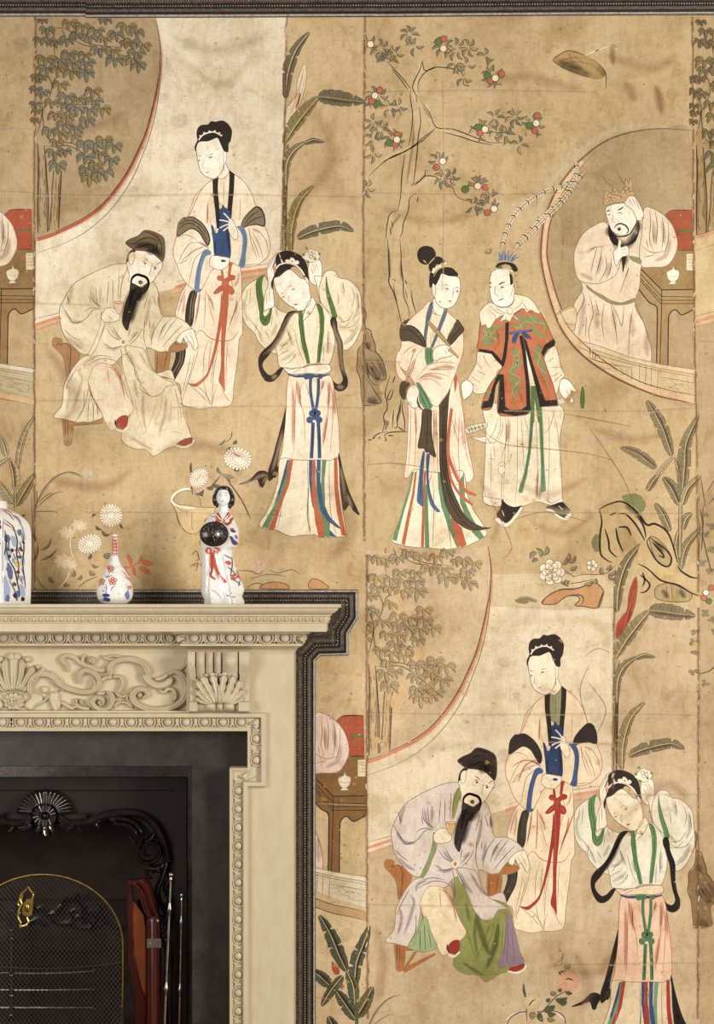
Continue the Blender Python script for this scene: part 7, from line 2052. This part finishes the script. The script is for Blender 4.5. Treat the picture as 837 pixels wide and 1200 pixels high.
# six faces, lightly rounded at the arrises
def jar_pt(ang, py, grow=0):
    R = jr(py) * kz + grow
    if py < 597.5: return Vector((jx + R * math.cos(ang), jy - R * math.sin(ang), zpx(py, jd)))
    q = (ang + PI / 6 * 0) % (PI / 3) - PI / 6          # faces centred on multiples of 60 deg, offset
    f = 1.0 / max(math.cos(q), .87); blend = min(1, max(0, (py - 597) / 14))
    rr = R * (1 + blend * (f * math.cos(PI / 6) * 1.075 - 1))
    return Vector((jx + rr * math.cos(ang), jy - rr * math.sin(ang), zpx(py, jd)))
mb = MB(); rws = []
pys = [588, 590, 593, 596, 597, 598, 599.5, 601, 603, 606, 609, 612, 616, 620, 626, 640, 660, 680, 700, 708]
dzj = ZS - zpx(708, jd)
for py in pys: rws.append([jar_pt(2 * PI * k / 96, py) + Vector((0, 0, dzj)) for k in range(96)])
mb.grid(rws, True); mb.f.append(tuple(range(95, -1, -1))); mb.f.append(tuple(range(len(mb.v) - 96, len(mb.v))))
mb.obj('jar_body', M['porcelain'], jar, True)
def jmap(px, py, lay=0):
    tx = (px - CX) * kz - (0) ; lo, hi = 0.02, PI - .02
    for _ in range(26):
        m = (lo + hi) / 2
        v = jar_pt(m, py)
        if v.x > tx: lo = m
        else: hi = m
    return jar_pt((lo + hi) / 2, py, .0006 + lay * 1e-5) + Vector((0, 0, dzj))
LAYER[0] = 0
p = Paint(mapper=jmap); p.run('''
T 0 580 4.185
C pdr 15 | 10,152 25,165 0,168 18,178
C pye 6 | 14,165
C pdr 9 | 12,215 26,225 10,235 28,245 18,250
C pw 3 | 18,228
L pg_ 1.2 | 20,190 25,210 30,200 / 25,250 30,240 / 0,270 12,275 22,300 30,340 28,375 / 2,180 8,200 / 30,130 35,150
L pk_ 1.2 | 0,280 8,300 2,320 / 0,410 12,418
L pg_ .8 | 5,250 15,280 25,320 20,350
L pdr .9 | 30,80 60,100 85,130 / 10,70 40,78 70,92 / 50,130 75,150 90,170 / 45,140 80,168 / 60,95 95,115 115,150 / 60,150 70,160 / 80,175 95,180
F pj | 56,200 70,204 76,225 64,240 54,232
F pj2 | 60,245 74,262 78,300 66,330 56,300
F pj | 64,335 76,350 84,385 78,420 66,400
F pj2 | 54,400 66,430 74,470 66,520 53,522
F pj | 100,180 112,172 118,190 108,205
F pj2 | 110,440 124,450 130,490 120,500 108,470
F pj | 62,490 72,500 68,525 56,522
F pj | 98,470 108,480 106,505 94,498
F pj2 | 80,205 96,215 104,240 92,260 82,240
F pj2 | 112,300 126,310 128,345 116,340
F pk_ | 76,270 84,266 88,280 80,288
F pk_ | 106,258 116,262 122,280 112,278
F pk_ | 84,490 94,480 98,500 90,508
F pk_ | 66,300 74,296 78,310 70,316
F pk_ | 118,226 126,230 128,244 120,240
F pdr | 96,375 106,372 110,388 98,388
F pdr | 76,396 83,405 80,414
F pye | 94,332 108,330 114,345 103,358 92,348
C pw 4 | 103,344
F pg_ | 102,302 114,298 118,310 108,316
F pg_ | 62,262 72,268 74,280 64,278
F pg_ | 84,430 96,436 94,450 84,446
F pgr | 114,190 124,205 126,236 119,228
F pgr | 102,398 124,402 128,420 108,416
F pgr | 84,310 92,322 90,340 82,330
F pk_ | 116,500 126,505 124,522 114,520
L pk_ 1 | 75,150 90,180 100,230 98,290 105,360 100,430 / 120,190 125,260 120,340 128,420 / 60,270 70,320 90,370 100,430 110,500 / 55,180 60,240 54,300
L pb .8 | 58,200 70,240 62,280 / 110,230 118,280 / 70,420 90,470 96,520 / 115,360 125,400 130,460 / 85,290 95,320 / 60,360 66,380 / 90,270 102,285 / 96,500 100,520
L pdr .8 | 100,260 112,300 / 110,410 120,440 / 62,220 70,228
L pgr .9 | 46,120 48,200 46,300 47,400 46,520 / 70,100 100,130 120,170 130,220
''')
p.obj('painted_decoration', jar)['label'] = 'red blossom and blue rock decoration'
# ================================================================== camera and light
cam = bpy.data.cameras.new('camera'); co = bpy.data.objects.new('camera', cam); COL.objects.link(co)
co.location = (0, -D, ZC); co.rotation_euler = (PI / 2, 0, 0)
cam.sensor_fit = 'VERTICAL'; cam.sensor_height = 24
cam.lens = 24 * D / (1200 * U)
cam.shift_x = 0; cam.shift_y = (CY - 600) / 1200
cam.clip_start = 0.1; cam.clip_end = 50
bpy.context.scene.camera = co
# window on the right-hand side of the room, and an added fill light further left to lift that side
def area(name, loc, target, w, h, power, col):
    l = bpy.data.lights.new(name, 'AREA'); l.shape = 'RECTANGLE'; l.size = w; l.size_y = h; l.energy = power; l.color = col
    o = bpy.data.objects.new(name, l); COL.objects.link(o); o.location = loc
    o.rotation_euler = (Vector(target) - Vector(loc)).to_track_quat('-Z', 'Y').to_euler(); return o
area('window_and_fill_light', (3.0, -3.2, 1.7), (-1.4, 0, 1.1), 1.1, 1.8, 170, (1.0, 0.965, 0.925))
area('window_and_fill_light', (-1.6, -2.0, 1.5), (-0.2, 0, 1.35), 0.9, 1.2, 26, (1.0, 0.965, 0.925))
w = bpy.data.worlds.new('room_light'); w.use_nodes = True; bpy.context.scene.world = w
w.node_tree.nodes['Background'].inputs[0].default_value = (1.0, 0.97, 0.93, 1); w.node_tree.nodes['Background'].inputs[1].default_value = 0.30
sc = bpy.context.scene
sc.view_settings.view_transform = 'Standard'; sc.view_settings.look = 'None'; sc.view_settings.gamma = 1; sc.view_settings.exposure = 0
sc.view_settings.use_curve_mapping = False
sc.cycles.transparent_max_bounces = 48; sc.cycles.max_bounces = 6
